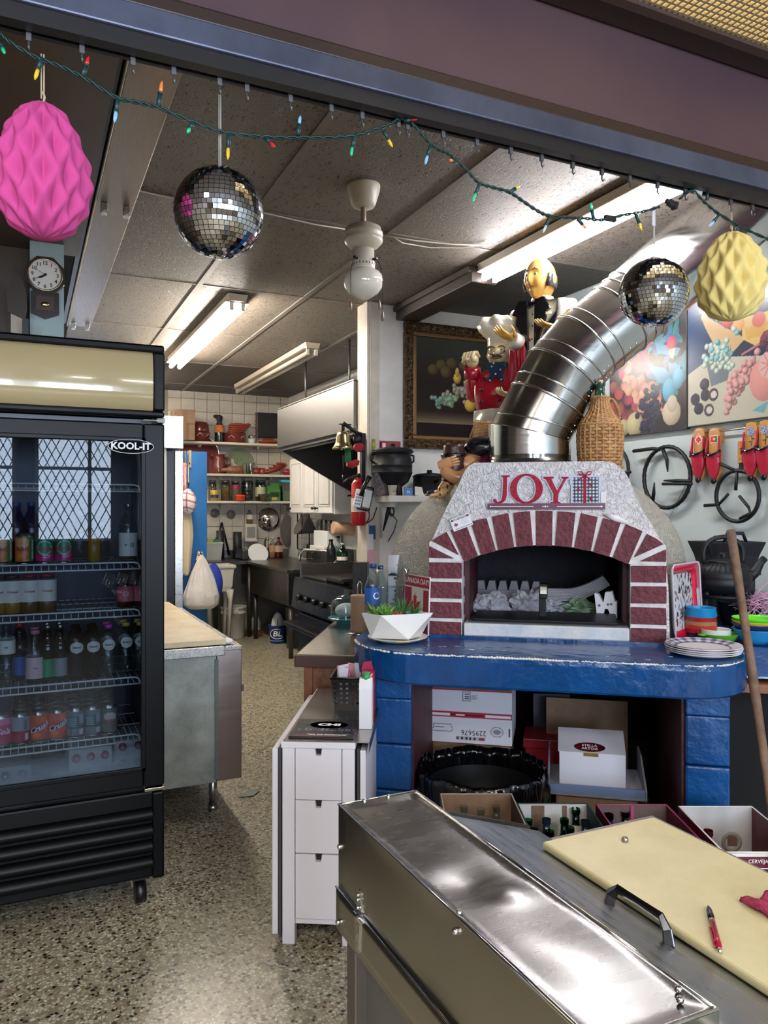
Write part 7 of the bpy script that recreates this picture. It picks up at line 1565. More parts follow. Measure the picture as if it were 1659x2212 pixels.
for i in range(5): o_ = (i - 2) * .0105; ft.tube([(-.2 + .005 * abs(i - 1),-.112 + o_,-.04),(-.226 + .006 * i * .5,-.122 + o_,-.044),(-.236 + .006 * i * .5,-.126 + o_,-.05)],[.008 - .0007 * i,.0085 - .0007 * i,.005],8)
part('foot',ft,mat('tan flesh paint','#cfa066',.35),rf)
part('sandal_strap',TU([(-.185 + 0,-.135,-.045),(-.187,-.118,-.012),(-.184,-.09,-.008),(-.178,-.073,-.035)],.004,6).tube([(-.15,-.117,-.035),(-.15,-.105,.004),(-.15,-.075,.006),(-.145,-.06,-.02)],.004,6),M_blackg,rf)
part('blue_sole',SPH((-.2,-.07,-.03),(.05,.03,.016),12,8),mat('navy glaze','#2a2f52',.25,coat=.3),rf)
part('support_rock',SPH((.0,.06,.0),(.17,.09,.07),16,10),mat('dark base rock','#1a1718',.7),rf)
# straw hat lying behind the figure
sh = MB()
for j in range(11):
    sh.tube([(-.16 + .32 * i / 26,.006 * sin(i * PI + j * PI),-.01 + j * .0085 + .02 * (i / 26)) for i in range(27)],.0065,5)
for i in range(27): sh.tube([(-.16 + .32 * i / 26 - .01,0,-.012 + .02 * i / 26),(-.16 + .32 * i / 26 + .01,0,.092 + .02 * i / 26)],.0045,4)
sw = onv(1060,928,3.6); solo('straw_mat',sh,mat('straw','#b98f5c',.8,var=(30,'#8f6a3e',1)),'woven straw mat rolled between the lying figure and the chef','mat',at(1088,950,3.9),rot=(R(-20),R(8),R(-30)))
# ---------------- picture wall and right wall ----------------
fz0,fz1,fu0,fu1 = 2.0,2.94,2.53,3.42
pf = thing('framed_painting','dark fruit still life painting in an ornate bronze frame','painting',((fu0 + fu1) / 2,VP_ - .001,fz0)); PW,PH = fu1 - fu0,fz1 - fz0
M_frame = mat('ornate bronze frame','#4a3526',.3,.5,bump=(70,1.0,'voro',.02),var=(40,'#8a6a46',1)); M_gold = mat('old gold slip','#7a5a3a',.35,.6)
for x0,x1,z0,z1 in ((-PW/2,PW/2,0,.07),(-PW/2,PW/2,PH - .07,PH),(-PW/2,-PW/2 + .07,.07,PH - .07),(PW/2 - .07,PW/2,.07,PH - .07)):
    part('frame_rail',BX(x0,x1,-.05,0,z0,z1),M_frame,pf,bevel=.012)
orn = MB()
for i in range(60):
    z = .03 + (PH - .06) * i / 59
    for x in (-PW/2 + .035,PW/2 - .035): orn.sphere((x,-.052,z),(.022,.01,.009),8,6)
for i in range(46):
    x = -PW/2 + .05 + (PW - .1) * i / 45
    for z in (.035,PH - .035): orn.sphere((x,-.052,z),(.012,.01,.02),8,6)
part('frame_ornament',orn,M_frame,pf,kind='stuff')
for x0,x1,z0,z1 in ((-PW/2 + .07,PW/2 - .07,.07,.1),(-PW/2 + .07,PW/2 - .07,PH - .1,PH - .07),(-PW/2 + .07,-PW/2 + .1,.1,PH - .1),(PW/2 - .1,PW/2 - .07,.1,PH - .1)):
    part('gold_slip',BX(x0,x1,-.035,-.002,z0,z1),M_gold,pf,bevel=.006)
M_canvas = vcol_mat('oil canvas',.6,.15)
def still(U,V):
    X,Y = U * 6.9,V * 7.4; k = Ink(X,Y,(26,19,16)); g = np.clip((Y - 4) / 3.4,0,1)[...,None]
    k.c = (1 - g) * k.c + g * np.array([44,46,40]); k.rect(0,9,1.0,1.9,(62,52,40)); b = np.clip((Y - 1.0) / .9,0,1)[...,None]; m = (Y >= 1.0) & (Y < 1.9); k.c[m] = ((1 - b) * np.array([84,72,56]) + b * np.array([26,19,16]))[m]; k.rect(0,9,0,1.0,(20,12,10))
    r_ = np.random.RandomState(5)
    for x,y in ((1.5,5.0),(2.2,5.4),(3.1,5.6),(2.6,4.9),(4.2,5.5)): k.disc(x,y,.45,.42,(58,48,30),ball=.5)
    for i in range(95):
        t = r_.rand(); x = 1.9 + 3.3 * t + r_.randn() * .28; y = 2.6 + 1.4 * t + r_.randn() * .35; k.disc(x,y,.17,.17,tuple(int(c) for c in (62 + 40 * t + 20 * r_.rand(),84 + 26 * r_.rand(),66 + 26 * r_.rand())),ball=.7)
    k.disc(3.6,4.5,.34,.42,(128,106,48),ball=.7).disc(3.6,4.95,.17,.35,(124,102,46),ball=.5).disc(4.75,2.5,.5,.5,(126,102,44),ball=.7).disc(5.6,3.2,.6,.6,(96,60,38),ball=.6); return np.clip(k.c * 1.35,0,255)
printed('canvas',still,lambda a,b: (-PW/2 + .1 + (PW - .2) * a,-.012,.1 + (PH - .2) * b),150,160,M_canvas,pf)
part('wire_hook',TU([(.31,-.01,PH - .01),(.31,-.01,PH + .09),(.322,-.01,PH + .1),(.334,-.01,PH + .09),(.334,-.01,PH - .01)],.004,6),M_black,pf)
# posters
def poster(label,v0,v1,z0,z1,fn,tilt=0):
    t = thing('fruit_poster',label,'poster',(UR - .001,(v0 + v1) / 2,z0),R(-90),rot=(R(tilt),0,R(-90))); W_,H_ = v1 - v0,z1 - z0
    part('frame_edge',BX(-W_/2 - .006,W_/2 + .006,-.028,-.002,-.006,H_ + .006),mat('black poster frame','#1c1a1c',.4),t)
    printed('poster_print',fn,lambda a,b: (-W_/2 + W_ * a,-.0285,H_ * b),190,220,M_gloss,t); return t
def fruit1(U,V):
    X,Y = U * 6.3,V * 7.8; k = Ink(X,Y,(34,22,40)); r_ = np.random.RandomState(11)
    for i in range(60): k.disc(3.2 + 3 * r_.rand(),2.0 + 6 * r_.rand(),.5,.18,tuple(int(c) for c in (20 + 30 * r_.rand(),90 + 60 * r_.rand(),120 + 60 * r_.rand())),rot=r_.rand() * 3)
    for i in range(46): k.disc(3.5 * r_.rand() + .1,5.6 * r_.rand() + .2,.42,.36,(150 + int(60 * r_.rand()),40 + int(60 * r_.rand()),70 + int(40 * r_.rand())),rot=r_.rand() * 3,ball=.6)
    for i in range(50): t = r_.rand(); k.disc(1.3 + 2.6 * t + r_.randn() * .25,3.4 - 1.8 * t + r_.randn() * .5,.36,.3,(226,140 + int(30 * r_.rand()),134),rot=r_.rand() * 3,ball=.5)
    for x,y,rx,ry in ((2.0,5.0,.4,.55),(1.1,4.6,.5,.5),(2.4,4.3,.4,.4)): k.disc(x,y,rx,ry,(150,60,80),ball=.6)
    k.disc(2.8,5.6,.55,.5,(206,190,150),ball=.6).disc(1.2,.5,.65,.5,(206,196,150),ball=.5).disc(2.2,.6,.7,.75,(214,200,150),ball=.5)
    for pts in ([(3.3,4.1),(4.8,3.6),(5.3,2.6),(4.2,2.9)],[(3.9,5.3),(5.9,4.6),(5.6,4.2),(4.1,4.6)],[(4.9,4.0),(5.9,3.6),(5.4,2.5)]): k.poly(pts,(64,150,190))
    k.disc(5.0,2.3,.5,.7,(88,176,206),ball=.5).disc(5.7,2.9,.4,.6,(88,176,206),ball=.5)
    for i in range(70): k.disc(3.55 + .65 * r_.randn() * .7,1.2 + .75 * r_.randn() * .75,.21,.21,(34,34,66),ball=1.1)
    k.disc(5.2,1.0,.7,.75,(226,206,176),ball=.35).disc(5.25,1.5,.4,.5,(226,208,180),ball=.2).disc(5.2,5.0,.38,.42,(206,44,92),ball=.5).poly([(5.0,4.7),(5.5,4.7),(5.35,4.1),(5.1,4.2)],(220,206,170)).disc(5.3,7.0,.42,.42,(206,54,96),ball=.4); return k.c * .72
def fruit2(U,V):
    X,Y = U * 6.3,V * 7.8; k = Ink(X,Y,(16,62,110)); g = np.clip(X / 3,0,1)[...,None]; k.c = (1 - g) * np.array([18,70,122]) + g * np.array([30,44,70]); k.poly([(0,0),(0,2.9),(1.6,3.6),(7,2.8),(7,0)],(206,200,178)); r_ = np.random.RandomState(21)
    k.disc(2.4,6.2,.75,.95,(120,140,104),ball=.5); [k.line([(2.4 + d,7.0),(2.4 + d * 1.5,6.2),(2.4 + d,5.4)],.035,(30,44,34)) for d in (-.5,-.3,-.1,.1,.3,.5)]
    k.disc(5.0,6.8,1.1,.8,(140,150,110),ball=.5).poly([(3.0,6.6),(4.2,6.5),(4.3,6.1),(4.0,5.7),(3.8,6.0),(3.6,5.6),(3.4,6.0),(3.1,5.7)],(226,84,92)).poly([(1.0,6.1),(.9,5.9),(1.3,5.1),(2.0,3.9),(3.0,3.6),(3.8,4.2),(2.6,5.0),(1.4,5.8)],(216,178,128)).poly([(.8,6.35),(1.5,6.05),(1.4,5.85),(.75,6.2)],(206,160,110))
    k.poly([(3.6,5.3),(5.6,5.3),(6.3,4.4),(5.8,3.9),(4.4,3.7),(3.6,4.2)],(232,196,120)).poly([(3.7,4.9),(4.0,4.6),(4.3,4.9),(4.6,4.6),(5.0,4.9),(5.3,4.6),(5.7,4.9),(5.6,4.2),(3.9,4.1)],(226,176,84)).disc(3.3,5.0,.45,.4,(236,170,96),ball=.2).disc(2.7,5.4,.4,.45,(204,74,80),ball=.5).disc(4.6,5.0,.4,.4,(226,110,90)).disc(5.9,6.2,.8,1.4,(224,176,96),ball=.3)
    k.poly([(1.2,3.6),(2.9,3.4),(2.7,2.2),(1.6,2.0)],(112,122,132)); [k.disc(2.2 + .75 * r_.randn() * .7,3.6 + .4 * r_.randn(),.17,.17,(170,186,170) if r_.rand() < .7 else (110,170,176),ball=.8) for i in range(70)]
    for x,y in ((1.15,2.2),(1.2,1.6),(.5,1.45),(.75,.9)): k.disc(x,y,.33,.33,(38,34,60),ball=1.0)
    for x,y in ((1.75,1.55),(1.45,.75)): k.disc(x,y,.33,.35,(70,52,66),ball=.6).disc(x + .02,y,.2,.2,(222,208,196))
    for i in range(70): t = r_.rand(); k.disc(2.7 + 1.6 * t + .22 * r_.randn(),1.2 + 1.6 * t + .36 * r_.randn(),.2,.2,(196,142,138),ball=.8)
    k.disc(4.9,1.9,.85,1.1,(228,156,146),ball=.2).disc(5.2,2.6,.6,.7,(236,190,180)); [k.line([(5.2,2.6),(5.2 + .5 * cos(a),2.6 + .6 * sin(a))],.03,(220,130,130)) for a in [i * .7 for i in range(9)]]
    k.poly([(4.2,.4),(5.2,.8),(4.9,.2)],(120,186,196)); k.line([(3.6,3.4),(5.4,4.0)],.06,(190,120,130))
    for i in range(20): k.disc(5.6 + .4 * r_.randn(),3.8 + .4 * r_.randn(),.24,.24,(110,44,70),ball=.8)
    return k.c * .78
poster('fruit poster of pink fruit, blue leaves and dark grapes behind the flue',3.252,3.88,2.015,2.80,fruit1); poster('fruit poster of melons and grapes on dark blue below the yellow egg',2.60,3.236,2.022,2.81,fruit2)
# wooden clogs
def onw(px,py): return onu(px,py,UR)
def clog(label,px,py,motif,words,dx=0):
    c = onw(px,py); t = thing('wooden_clog',label,'clog',(UR - .035,c.y,c.z),rot=(0,0,R(-90)))
    def out(k,zs): return [(x * k,z) for x,z in zs]
    P = [(-.036,0),(-.039,.03),(-.038,-.04)]
    sole = [(.0,.02),(.028,.012),(.037,-.015),(.035,-.08),(.036,-.14),(.043,-.19),(.036,-.235),(.018,-.268),(0,-.282),(-.018,-.268),(-.036,-.235),(-.043,-.19),(-.036,-.14),(-.035,-.08),(-.037,-.015),(-.028,.012)]
    part('sole',PR(sole,-.006,.012),mat('honey clog wood','#c08a4e',.4,var=(8,'#a87439',1)),t,bevel=.004); part('heel',PR([(.0,.02),(.028,.012),(.037,-.015),(.034,-.06),(-.034,-.06),(-.037,-.015),(-.028,.012)],.012,.034),mat('honey clog wood','#c08a4e'),t,bevel=.003)
    def vamp(a,b):
        s = (a - .5) * 2; z = -.135 - .147 * b; w_ = .046 * (1 - max(0,b - .35) ** 1.6 * 1.9) if b < 1 else .003; w_ = max(.004,w_)
        lift = .034 * (1 - s * s) ** .5 * (1 - .65 * b); return (w_ * s,-.006 - lift,z + .028 * (s * s) * (1 - b))
    part('red_vamp',GR(vamp,20,18),mat('red clog leather','#a3142f',.4,var=(9,'#b92a42',1)),t,solid=.003)
    for s in (-1,1): part('side_quarter',GR(lambda a,b,s=s: (s * (.038 + .006 * b),-.006 - .026 * a * (.35 + .65 * b),-.03 - .115 * b),4,12),mat('red clog leather','#a3142f'),t,solid=.003)
    part('black_strap',GR(lambda a,b: (.05 * (2 * a - 1),-.012 - .034 * (1 - (2 * a - 1) ** 2) ** .5,-.125 - .014 * b + .022 * (2 * a - 1) ** 2),18,2),M_black,t,solid=.003)
    part('black_toe',SPH((0,-.012,-.268),(.016,.014,.022),14,10),M_black,t); part('stud',SPH((0,-.05,-.132),.004,8,6),M_whiteplastic,t)
    z0 = -.03
    if motif == 'leaf': part('maple_outline',PR([(x * .027,z0 - .014 - z * .034) for x,z in LEAF],-.0085,-.006),M_letterw,t); part('maple_leaf',PR([(x * .02,z0 - .014 - z * .026) for x,z in LEAF],-.0095,-.008),M_red,t)
    elif motif == 'flag': part('flag_border',BX(-.025,.025,-.0078,-.006,z0 - .034,z0 + .006),M_letterw,t); part('flag_red',BX(-.022,.006,-.009,-.0075,z0 - .031,z0 + .003),M_red,t); part('flag_green',BX(.006,.022,-.009,-.0075,z0 - .031,z0 + .003),mat('flag green','#1f6b44',.5),t); part('flag_disc',CY((.004,-.009,z0 - .014),(.004,-.0105,z0 - .014),.007),mat('flag yellow','#d9c04a',.5),t)
    else:
        fl_ = MB(); rr_ = random.Random(3)
        for i in range(34): a,r = rr_.random() * 6.28,.024 * math.sqrt(rr_.random()); fl_.sphere((r * cos(a),-.0075,z0 + .002 + r * sin(a)),(.0042,.002,.0042),6,4)
        part('blue_flower',fl_,mat('hydrangea blue','#5f86c9',.5,var=(90,'#a9c0e8',1)),t,kind='stuff'); part('stem',TU([(.004,-.008,z0 - .022),(.008,-.008,z0 - .045),(.002,-.008,z0 - .075)],.0015,5).sphere((.016,-.0075,z0 - .038),(.008,.0015,.005),8,5).sphere((-.006,-.0075,z0 - .052),(.007,.0015,.005),8,5),mat('painted stem green','#2f5a34',.5),t)
    if words: text('lettering',words,.011,M_letterw,t,(0,-.0068,.006),(R(90),R(180),0),ext=.0004)
clog('red wooden soled clog painted with a maple leaf',1521,932,'leaf','Canada'); clog('red wooden soled clog painted with a red and green flag',1554,932,'flag','Portugal'); clog('red wooden soled clog painted with a blue flower',1634,920,'flower',''); clog('red wooden soled clog at the right edge beside the flowered one',1664,916,'flower','')
rb = onw(1600,945); solo('hanging_rail',CY((0,-.32,0),(0,.28,0),.006,n=8).cyl((0,.27,0),(.03,.27,0),.006,n=8).cyl((0,-.31,0),(.03,-.31,0),.006,n=8),M_steel,'thin steel rail on the right wall holding the clogs','rail',(UR - .03,rb.y,1.975))
# forged rings
def iron_ring(label,v,z,r,pegs,rib=False):
    t = thing('iron_ring',label,'ring',(UR - .035,v,z),R(-90)); mb = MB(); n = 64
    part('hoop',TU([(r * cos(2 * PI * i / n),0,r * sin(2 * PI * i / n)) for i in range(n)],[.011 + (.0018 * (i % 2) if rib else 0) for i in range(n)],8,**CL),M_iron,t)
    for pts,w_ in pegs: part('peg',TU([(x,y,zz) for x,y,zz in pts],w_,6),M_iron,t)
    part('wall_nail',CY((0,0,r - .008),(0,.034,r - .008),.004,n=6),M_iron,t)
iron_ring('large ribbed black iron ring with pegs left of the clogs',3.395,1.738,.18,(([(-.25,-.02,.17),(-.09,-.01,.175),(-.05,0,.165)],.011),([(-.03,0,.17),(.01,-.005,.10),(.02,-.01,.03)],[.012,.011,.004]),([(.2,-.02,-.03),(.1,-.01,-.025),(-.0,-.02,-.02)],[.01,.011,.005]),([(.21,-.02,-.045),(.0,-.03,-.04)],.009),([(-.11,0,-.14),(-.08,-.02,-.09),(-.065,-.03,-.03)],[.012,.011,.004])),True)
iron_ring('thin black iron ring with pegs below the right clogs',2.90,1.62,.135,(([(0,0,.135),(-.0,-.01,.03)],.009),([(-.09,-.02,.175),(0,0,.13)],.009),([(-.20,-.02,-.05),(-.12,0,-.045),(-.04,-.02,.01)],.009),([(.03,-.02,.0),(.08,-.01,-.06),(.09,-.01,-.09),(.04,-.03,-.12)],.0085)))
iron_ring('black iron ring half hidden behind the wicker demijohn',3.86,1.80,.15,(([(.0,0,.15),(.0,-.02,.05)],.01),([(.19,-.02,-.02),(.0,-.02,-.025)],.01),([(.16,-.02,-.02),(.16,-.02,-.14)],.01)))
kn_ = onw(1610,985); t = thing('wood_handled_tool','tool with riveted wooden handle hanging above the thin iron ring','tool',(UR - .03,kn_.y,kn_.z + .07),R(-90)); part('handle',BX(-.015,.015,-.012,.012,-.11,.01),mat('honey clog wood','#c08a4e'),t,bevel=.004); part('blade',BX(-.012,.012,-.003,.003,-.16,-.11),M_iron,t)
for z_ in (-.03,-.085): part('rivet',SPH((0,-.012,z_),.004,8,6),M_steel,t)
solo('grey_cable',TU([onu(a,b,UR - .008) - onu(1480,1060,UR - .008) for a,b in ((1500,1010),(1487,1035),(1475,1060),(1462,1085),(1445,1125),(1430,1150))],.003,6),mat('grey cord','#8f9492',.5),'thin grey cord running down the wall behind the large ring','cord',onu(1480,1060,UR - .008))
# shelf with black pots on the picture wall
sx0,sx1,sz = 2.30,3.0,1.645
t = thing('pot_shelf','white shelf of black pots on the picture wall left of the oven','shelf',((sx0 + sx1) / 2,VP_ - .001,sz)); part('shelf_board',BX(-.36,.35,-.3,0,-.045,0),M_white,t,bevel=.003); part('bracket',BX(-.3,-.27,-.03,0,-.3,-.045).box(-.3,-.27,-.2,-.03,-.08,-.045),M_white,t)
pz = at(882,1005,5.25); t = thing('iron_potjie','round black three legged iron pot on the white shelf','pot',(pz.x,VP_ - .16,sz + .06))
part('pot_body',LA([(0,0),(.07,.004),(.115,.04),(.142,.1),(.145,.104),(.142,.108),(.142,.15),(.146,.154),(.142,.158),(.138,.2),(.128,.225),(.14,.24),(.155,.25),(.148,.255)],36),M_iron,t); part('pot_lid',LA([(.15,.256),(.14,.27),(.06,.285),(.02,.29),(.018,.31),(0,.312)],32),M_iron,t)
for i in range(3): a = R(270 + 120 * i); part('leg',TU([(.09 * cos(a),.09 * sin(a),.03),(.11 * cos(a),.11 * sin(a),-.06)],[.018,.014],8),M_iron,t)
for s in (-1,1): part('ear_handle',TU([(s * .14,0,.17),(s * .17,0,.19),(s * .17,0,.23),(s * .14,0,.235)],.008,8),M_iron,t)
t = thing('black_pan','black lidded pan on the white shelf right of the iron pot','pan',(pz.x + .3,VP_ - .16,sz)); part('pan_wall',LA([(.11,0),(.12,.02),(.12,.14),(.126,.145),(.1,.16),(.02,.17),(.018,.19),(0,.19)],32),mat('matt black pan','#111114',.5),t); part('handle',TU([(-.02,-.12,.1),(-.03,-.2,.11),(-.04,-.27,.12)],.011,8),M_black,t)
def sh_(px,dy=.24): q = onv(px,1050,VP_ - dy); return Vector((q.x,VP_ - dy,sz))
t = thing('paper_cup','small white printed cup at the front of the white shelf','cup',sh_(848)); part('cup_wall',LA([(.026,0),(.034,.07),(.036,.072),(.03,.07)],22),M_white,t); part('print_spot',SPH((.0,-.028,.035),(.014,.008,.012),10,6),mat('ochre print','#a89a5c',.5),t)
t = thing('blue_card','blue folded card on the white shelf','card',sh_(882),R(10)); part('card_sheet',PR([(-.035,0),(.035,0),(.035,.062),(.02,.055),(-.02,.055),(-.035,.06)],-.003,.003),mat('sky blue card','#5f8fd0',.5),t); part('white_print',BX(-.012,-.002,-.004,-.003,.02,.035).box(.004,.012,-.004,-.003,.02,.035),M_letterw,t)
t = solo('white_card',BX(-.045,.045,-.002,.002,0,.065),M_white,'plain white card leaning beside the blue card on the shelf','card',sh_(908),rot=(R(-12),R(6),0))
solo('pen_stick',CY((0,0,.01),(.19,-.05,.055),.004,n=8),M_whiteplastic,'thin white stick lying at the right end of the white shelf','stick',sh_(918,.26))
t = thing('red_package','red plastic blister package hanging above the shelf beside the post','package',onv(838,985,VP_) + Vector((0,-.003,0))); part('card_back',BX(-.07,.1,-.004,0,-.1,.11),mat('dull red card','#8d3a3c',.4),t); part('blister',BX(-.07,-.02,-.04,-.004,-.11,.1),mat('red blister','#b3123a',.2,coat=.4),t,bevel=.008); part('barcode_label',BX(-.062,-.04,-.042,-.04,.05,.09),M_whiteplastic,t)
t = thing('notebook','spiral bound patterned notebook standing at the left of the shelf','notebook',sh_(826,.2)); part('cover',BX(-.055,.055,-.012,.012,0,.16),mat('patterned cover','#6d5f64',.6,var=(40,'#26222a',1)),t); part('spiral',TU([(-.058 + .008 * cos(i * 1.2),.008 * sin(i * 1.2),.005 + i * .0026) for i in range(58)],.0016,4),M_black,t)
t = thing('hanging_scissors','black kitchen scissors hanging under the white shelf','scissors',onv(836,1090,VP_ - .02)); part('blade',TU([(.03,-.01,.03),(0,-.012,-.06),(-.035,-.01,-.19)],[.014,.016,.006],6),M_iron,t); part('handle',TU([(.03 + .02 * cos(a),-.015,-.05 + .03 * sin(a)) for a in [i * PI / 8 for i in range(16)]],.006,6,**CL),M_black,t)
solo('black_cable',TU([onv(a,b,VP_ - .012) - onv(840,1100,VP_ - .012) for a,b in ((826,1066),(830,1085),(842,1105),(858,1125),(850,1150),(838,1170))],.004,6),M_black,'thin black cable looping down below the white shelf','cable',onv(840,1100,VP_ - .012))
solo('wall_rail',BX(-.012,.012,-.012,0,-.25,.0),M_white,'white slotted rail on the wall under the pot shelf','rail',onv(824,1085,VP_))
# ---------------- under the oven counter ----------------
def oloc(px,py,z): return OM.inverted() @ onz(px,py,z)
def ocase(name,label,cat,x0,x1,y0,y1,z0,z1,m,**k):
    t = thing(name,label,cat,ow((x0 + x1) / 2,y0,z0),ORZ)
    w_,d_,h_ = x1 - x0,y1 - y0,z1 - z0
    part('box_body',BX(-w_/2,w_/2,0,d_,0,h_),m,t,bevel=.003); return t,w_,d_,h_
a,b = ov_at(915,1484,.55),ov_at(1106,1612,.55)
M_wbox = mat('white corrugated board','#cdccd6',.6,bump=(180,.1))
t_,w_,d_,h_ = ocase('cardboard_case','plain cardboard case under the white and red box','box',a.x + .02,b.x - .01,.57,.85,0,b.z,M_card)
t,w_,d_,h_ = ocase('white_red_box','white box with red bands and upside down number behind the black bin bag','box',a.x,b.x,.55,.85,b.z,a.z,M_wbox)
def wr(U,V):
    k = Ink(U * 3,V * 2.1,(205,204,214)); k.rect(0,3,2.04,2.1,(150,30,50)).rect(0,3,.98,1.2,(160,28,48)).rect(.05,.9,1.04,1.14,(214,212,220)).rect(2.1,2.95,1.04,1.14,(214,212,220)).rect(.95,2.05,1.06,1.12,(40,20,40)).rect(1.1,1.4,1.07,1.12,(220,214,220))
    for x0,x1,y0,y1 in ((1.35,1.6,1.65,2.0),): k.rect(x0,x1,y0,y1,(60,60,74)).rect(x0 + .02,x1 - .02,y0 + .02,y1 - .02,(205,204,214)); [k.rect(x0 + .05,x1 - .05,y0 + .06 + i * .09,y0 + .1 + i * .09,(90,90,104)) for i in range(3)]
    for i in range(4): k.rect(1.64,1.8 + .06 * (i % 2),1.72 + i * .05,1.735 + i * .05,(120,120,134))
    k.line([(.25,.5),(.3,.42),(.95,.42),(1.0,.5),(.95,.7),(.35,.7),(.35,.52),(.25,.5)],.012,(70,70,84)).line([(.4,.58),(.7,.58)],.012,(70,70,84))
    k.disc(2.5,.5,.21,.2,(90,90,104)).disc(2.5,.5,.185,.175,(205,204,214)).disc(2.5,.5,.13,.1,(130,130,144)).rect(2.9,2.94,.35,.65,(40,40,54))
    k.rect(1.1,2.1,.12,.26,(168,166,176)); [k.rect(1.15 + .14 * i,1.22 + .14 * i,.14,.24,(40,36,48)) for i in range(5)]; k.rect(1.9,2.08,.14,.24,(150,40,50)); return k.c
printed('box_print',wr,lambda a_,b_: (-w_/2 + w_ * a_,-.001,h_ * b_),120,84,M_print,t)
text('lettering','2295676',.034,M_letterk,t,(.03,-.0015,h_ * .2),(R(90),R(180),0),ext=.0002)
# bin with black bag
bc_ = at(1040,HZ,3.24)
_bz = -.05
bn = thing('bin','round bin lined with a glossy black rubbish bag under the oven counter','bin',(bc_.x,bc_.y,0))
M_bag = mat('glossy black bag film','#0a0a0d',.16,coat=.3)
part('bin_body',LA([(.17,0),(.2,.02),(.225,.40)],28,caps=False),mat('dark bin','#15161a',.4),bn)
def bagf(a_,b_):
    th = 2 * PI * a_; t = b_
    fold = (.007 * sin(17 * th + 3 * t) + .006 * sin(29 * th + 1.7 + 4 * t) * (.4 + t) + .004 * sin(53 * th - 5 * t)) * (.6 + .5 * nz3(Vector((cos(th) * 2,sin(th) * 2,4))))
    if t < .35: r,z = .238 + .02 * t / .35,.30 + .18 * t / .35
    elif t < .55: k = (t - .35) / .2; r,z = .258 - .01 * k,.48 + .018 * sin(k * PI * .6)
    else: k = (t - .55) / .45; r,z = .248 * (1 - k ** 4 * .98),.505 - .42 * k ** .8
    r += fold * (1 if t < .6 else 2.2); z += .012 * nz3(Vector((cos(th) * 3,sin(th) * 3,t * 3)))
    return (r * 1.06 * cos(th),r * 1.06 * sin(th),z - .03)
part('bag',GR(bagf,180,40),M_bag,bn)
# white lager box, tray, cardboard sheet
a,b = ov_at(1208,1622,.33),ov_at(1352,1711,.33)
tb0,tb1 = ov_at(1185,1716,.27),ov_at(1396,1732,.27)
tz = b.z
ocase('cardboard_case','plain cardboard case under the blue trimmed tray','box',tb0.x + .03,tb1.x - .03,.29,.6,0,tz - .012,M_card)
ty = thing('shallow_tray','shallow white and blue carton tray under the white lager box','tray',ow((tb0.x + tb1.x) / 2,.27,tz - .012),ORZ); hw = (tb1.x - tb0.x) / 2
part('tray_base',BX(-hw,hw,0,.36,0,.011),M_wbox,ty); part('tray_wall',BX(-hw,hw,0,.008,0,.045),mat('white blue tray board','#6f82a8',.5),ty)
for s in (-1,1): part('tray_wall',PR([(0,0),(.36,0),(.36,.12),(.22,.12),(0,.045)],s * hw - .004,s * hw + .004,plane='yz'),mat('grey tray board','#8d8f98',.6),ty)
t,w_,d_,h_ = ocase('lager_box','white lager box with dark red oval emblem under the oven counter','box',a.x,b.x,.33,.58,tz,a.z,M_wbox)
fl = part('top_flap',BX(-w_/2 - .005,w_/2,0,.16,-.002,.002),mat('shaded white board','#bcbac2',.6),t,loc=(0,.0,h_),rot=(R(22),0,0))
part('emblem',LA([(0,.0022),(1,.0022)],28,M=TrM((-.01,.035,0)) @ Matrix.Diagonal((.065,.03,1,1))),mat('dark red emblem','#6d1e24',.4),fl)
text('lettering','STELLA\nARTOIS',.02,M_letterw,fl,(-.01,.035,.0026),ext=.0002); part('gold_tab',BX(-.035,.025,-.003,.0,-.014,.0),mat('gold tab','#a98a35',.35,.6),t,loc=(0,0,h_))
a,b = ov_at(1180,1508,.80),ov_at(1356,1602,.80)
solo('cardboard_sheet',BX(-(b.x - a.x) / 2,(b.x - a.x) / 2,0,.008,0,a.z + .004),M_card,'tall brown cardboard sheet standing behind the white lager box','cardboard',ow((a.x + b.x) / 2,.80,0),ORZ)
solo('cardboard_folder',BX(-.09,.09,0,.02,0,.62),mat('dark grey carton','#3c3a44',.6),'dark grey carton standing beside the white and red box','carton',ow(.0,.92,0),ORZ + .1)
solo('red_crate',BX(-.14,.14,0,.2,0,.44).box(-.15,.15,-.008,.21,.41,.455),mat('shaded red crate plastic','#8e1a2c',.4),'red plastic crate rim behind the bin bag','crate',ow(.02,.7,0),ORZ,bevel=.004)
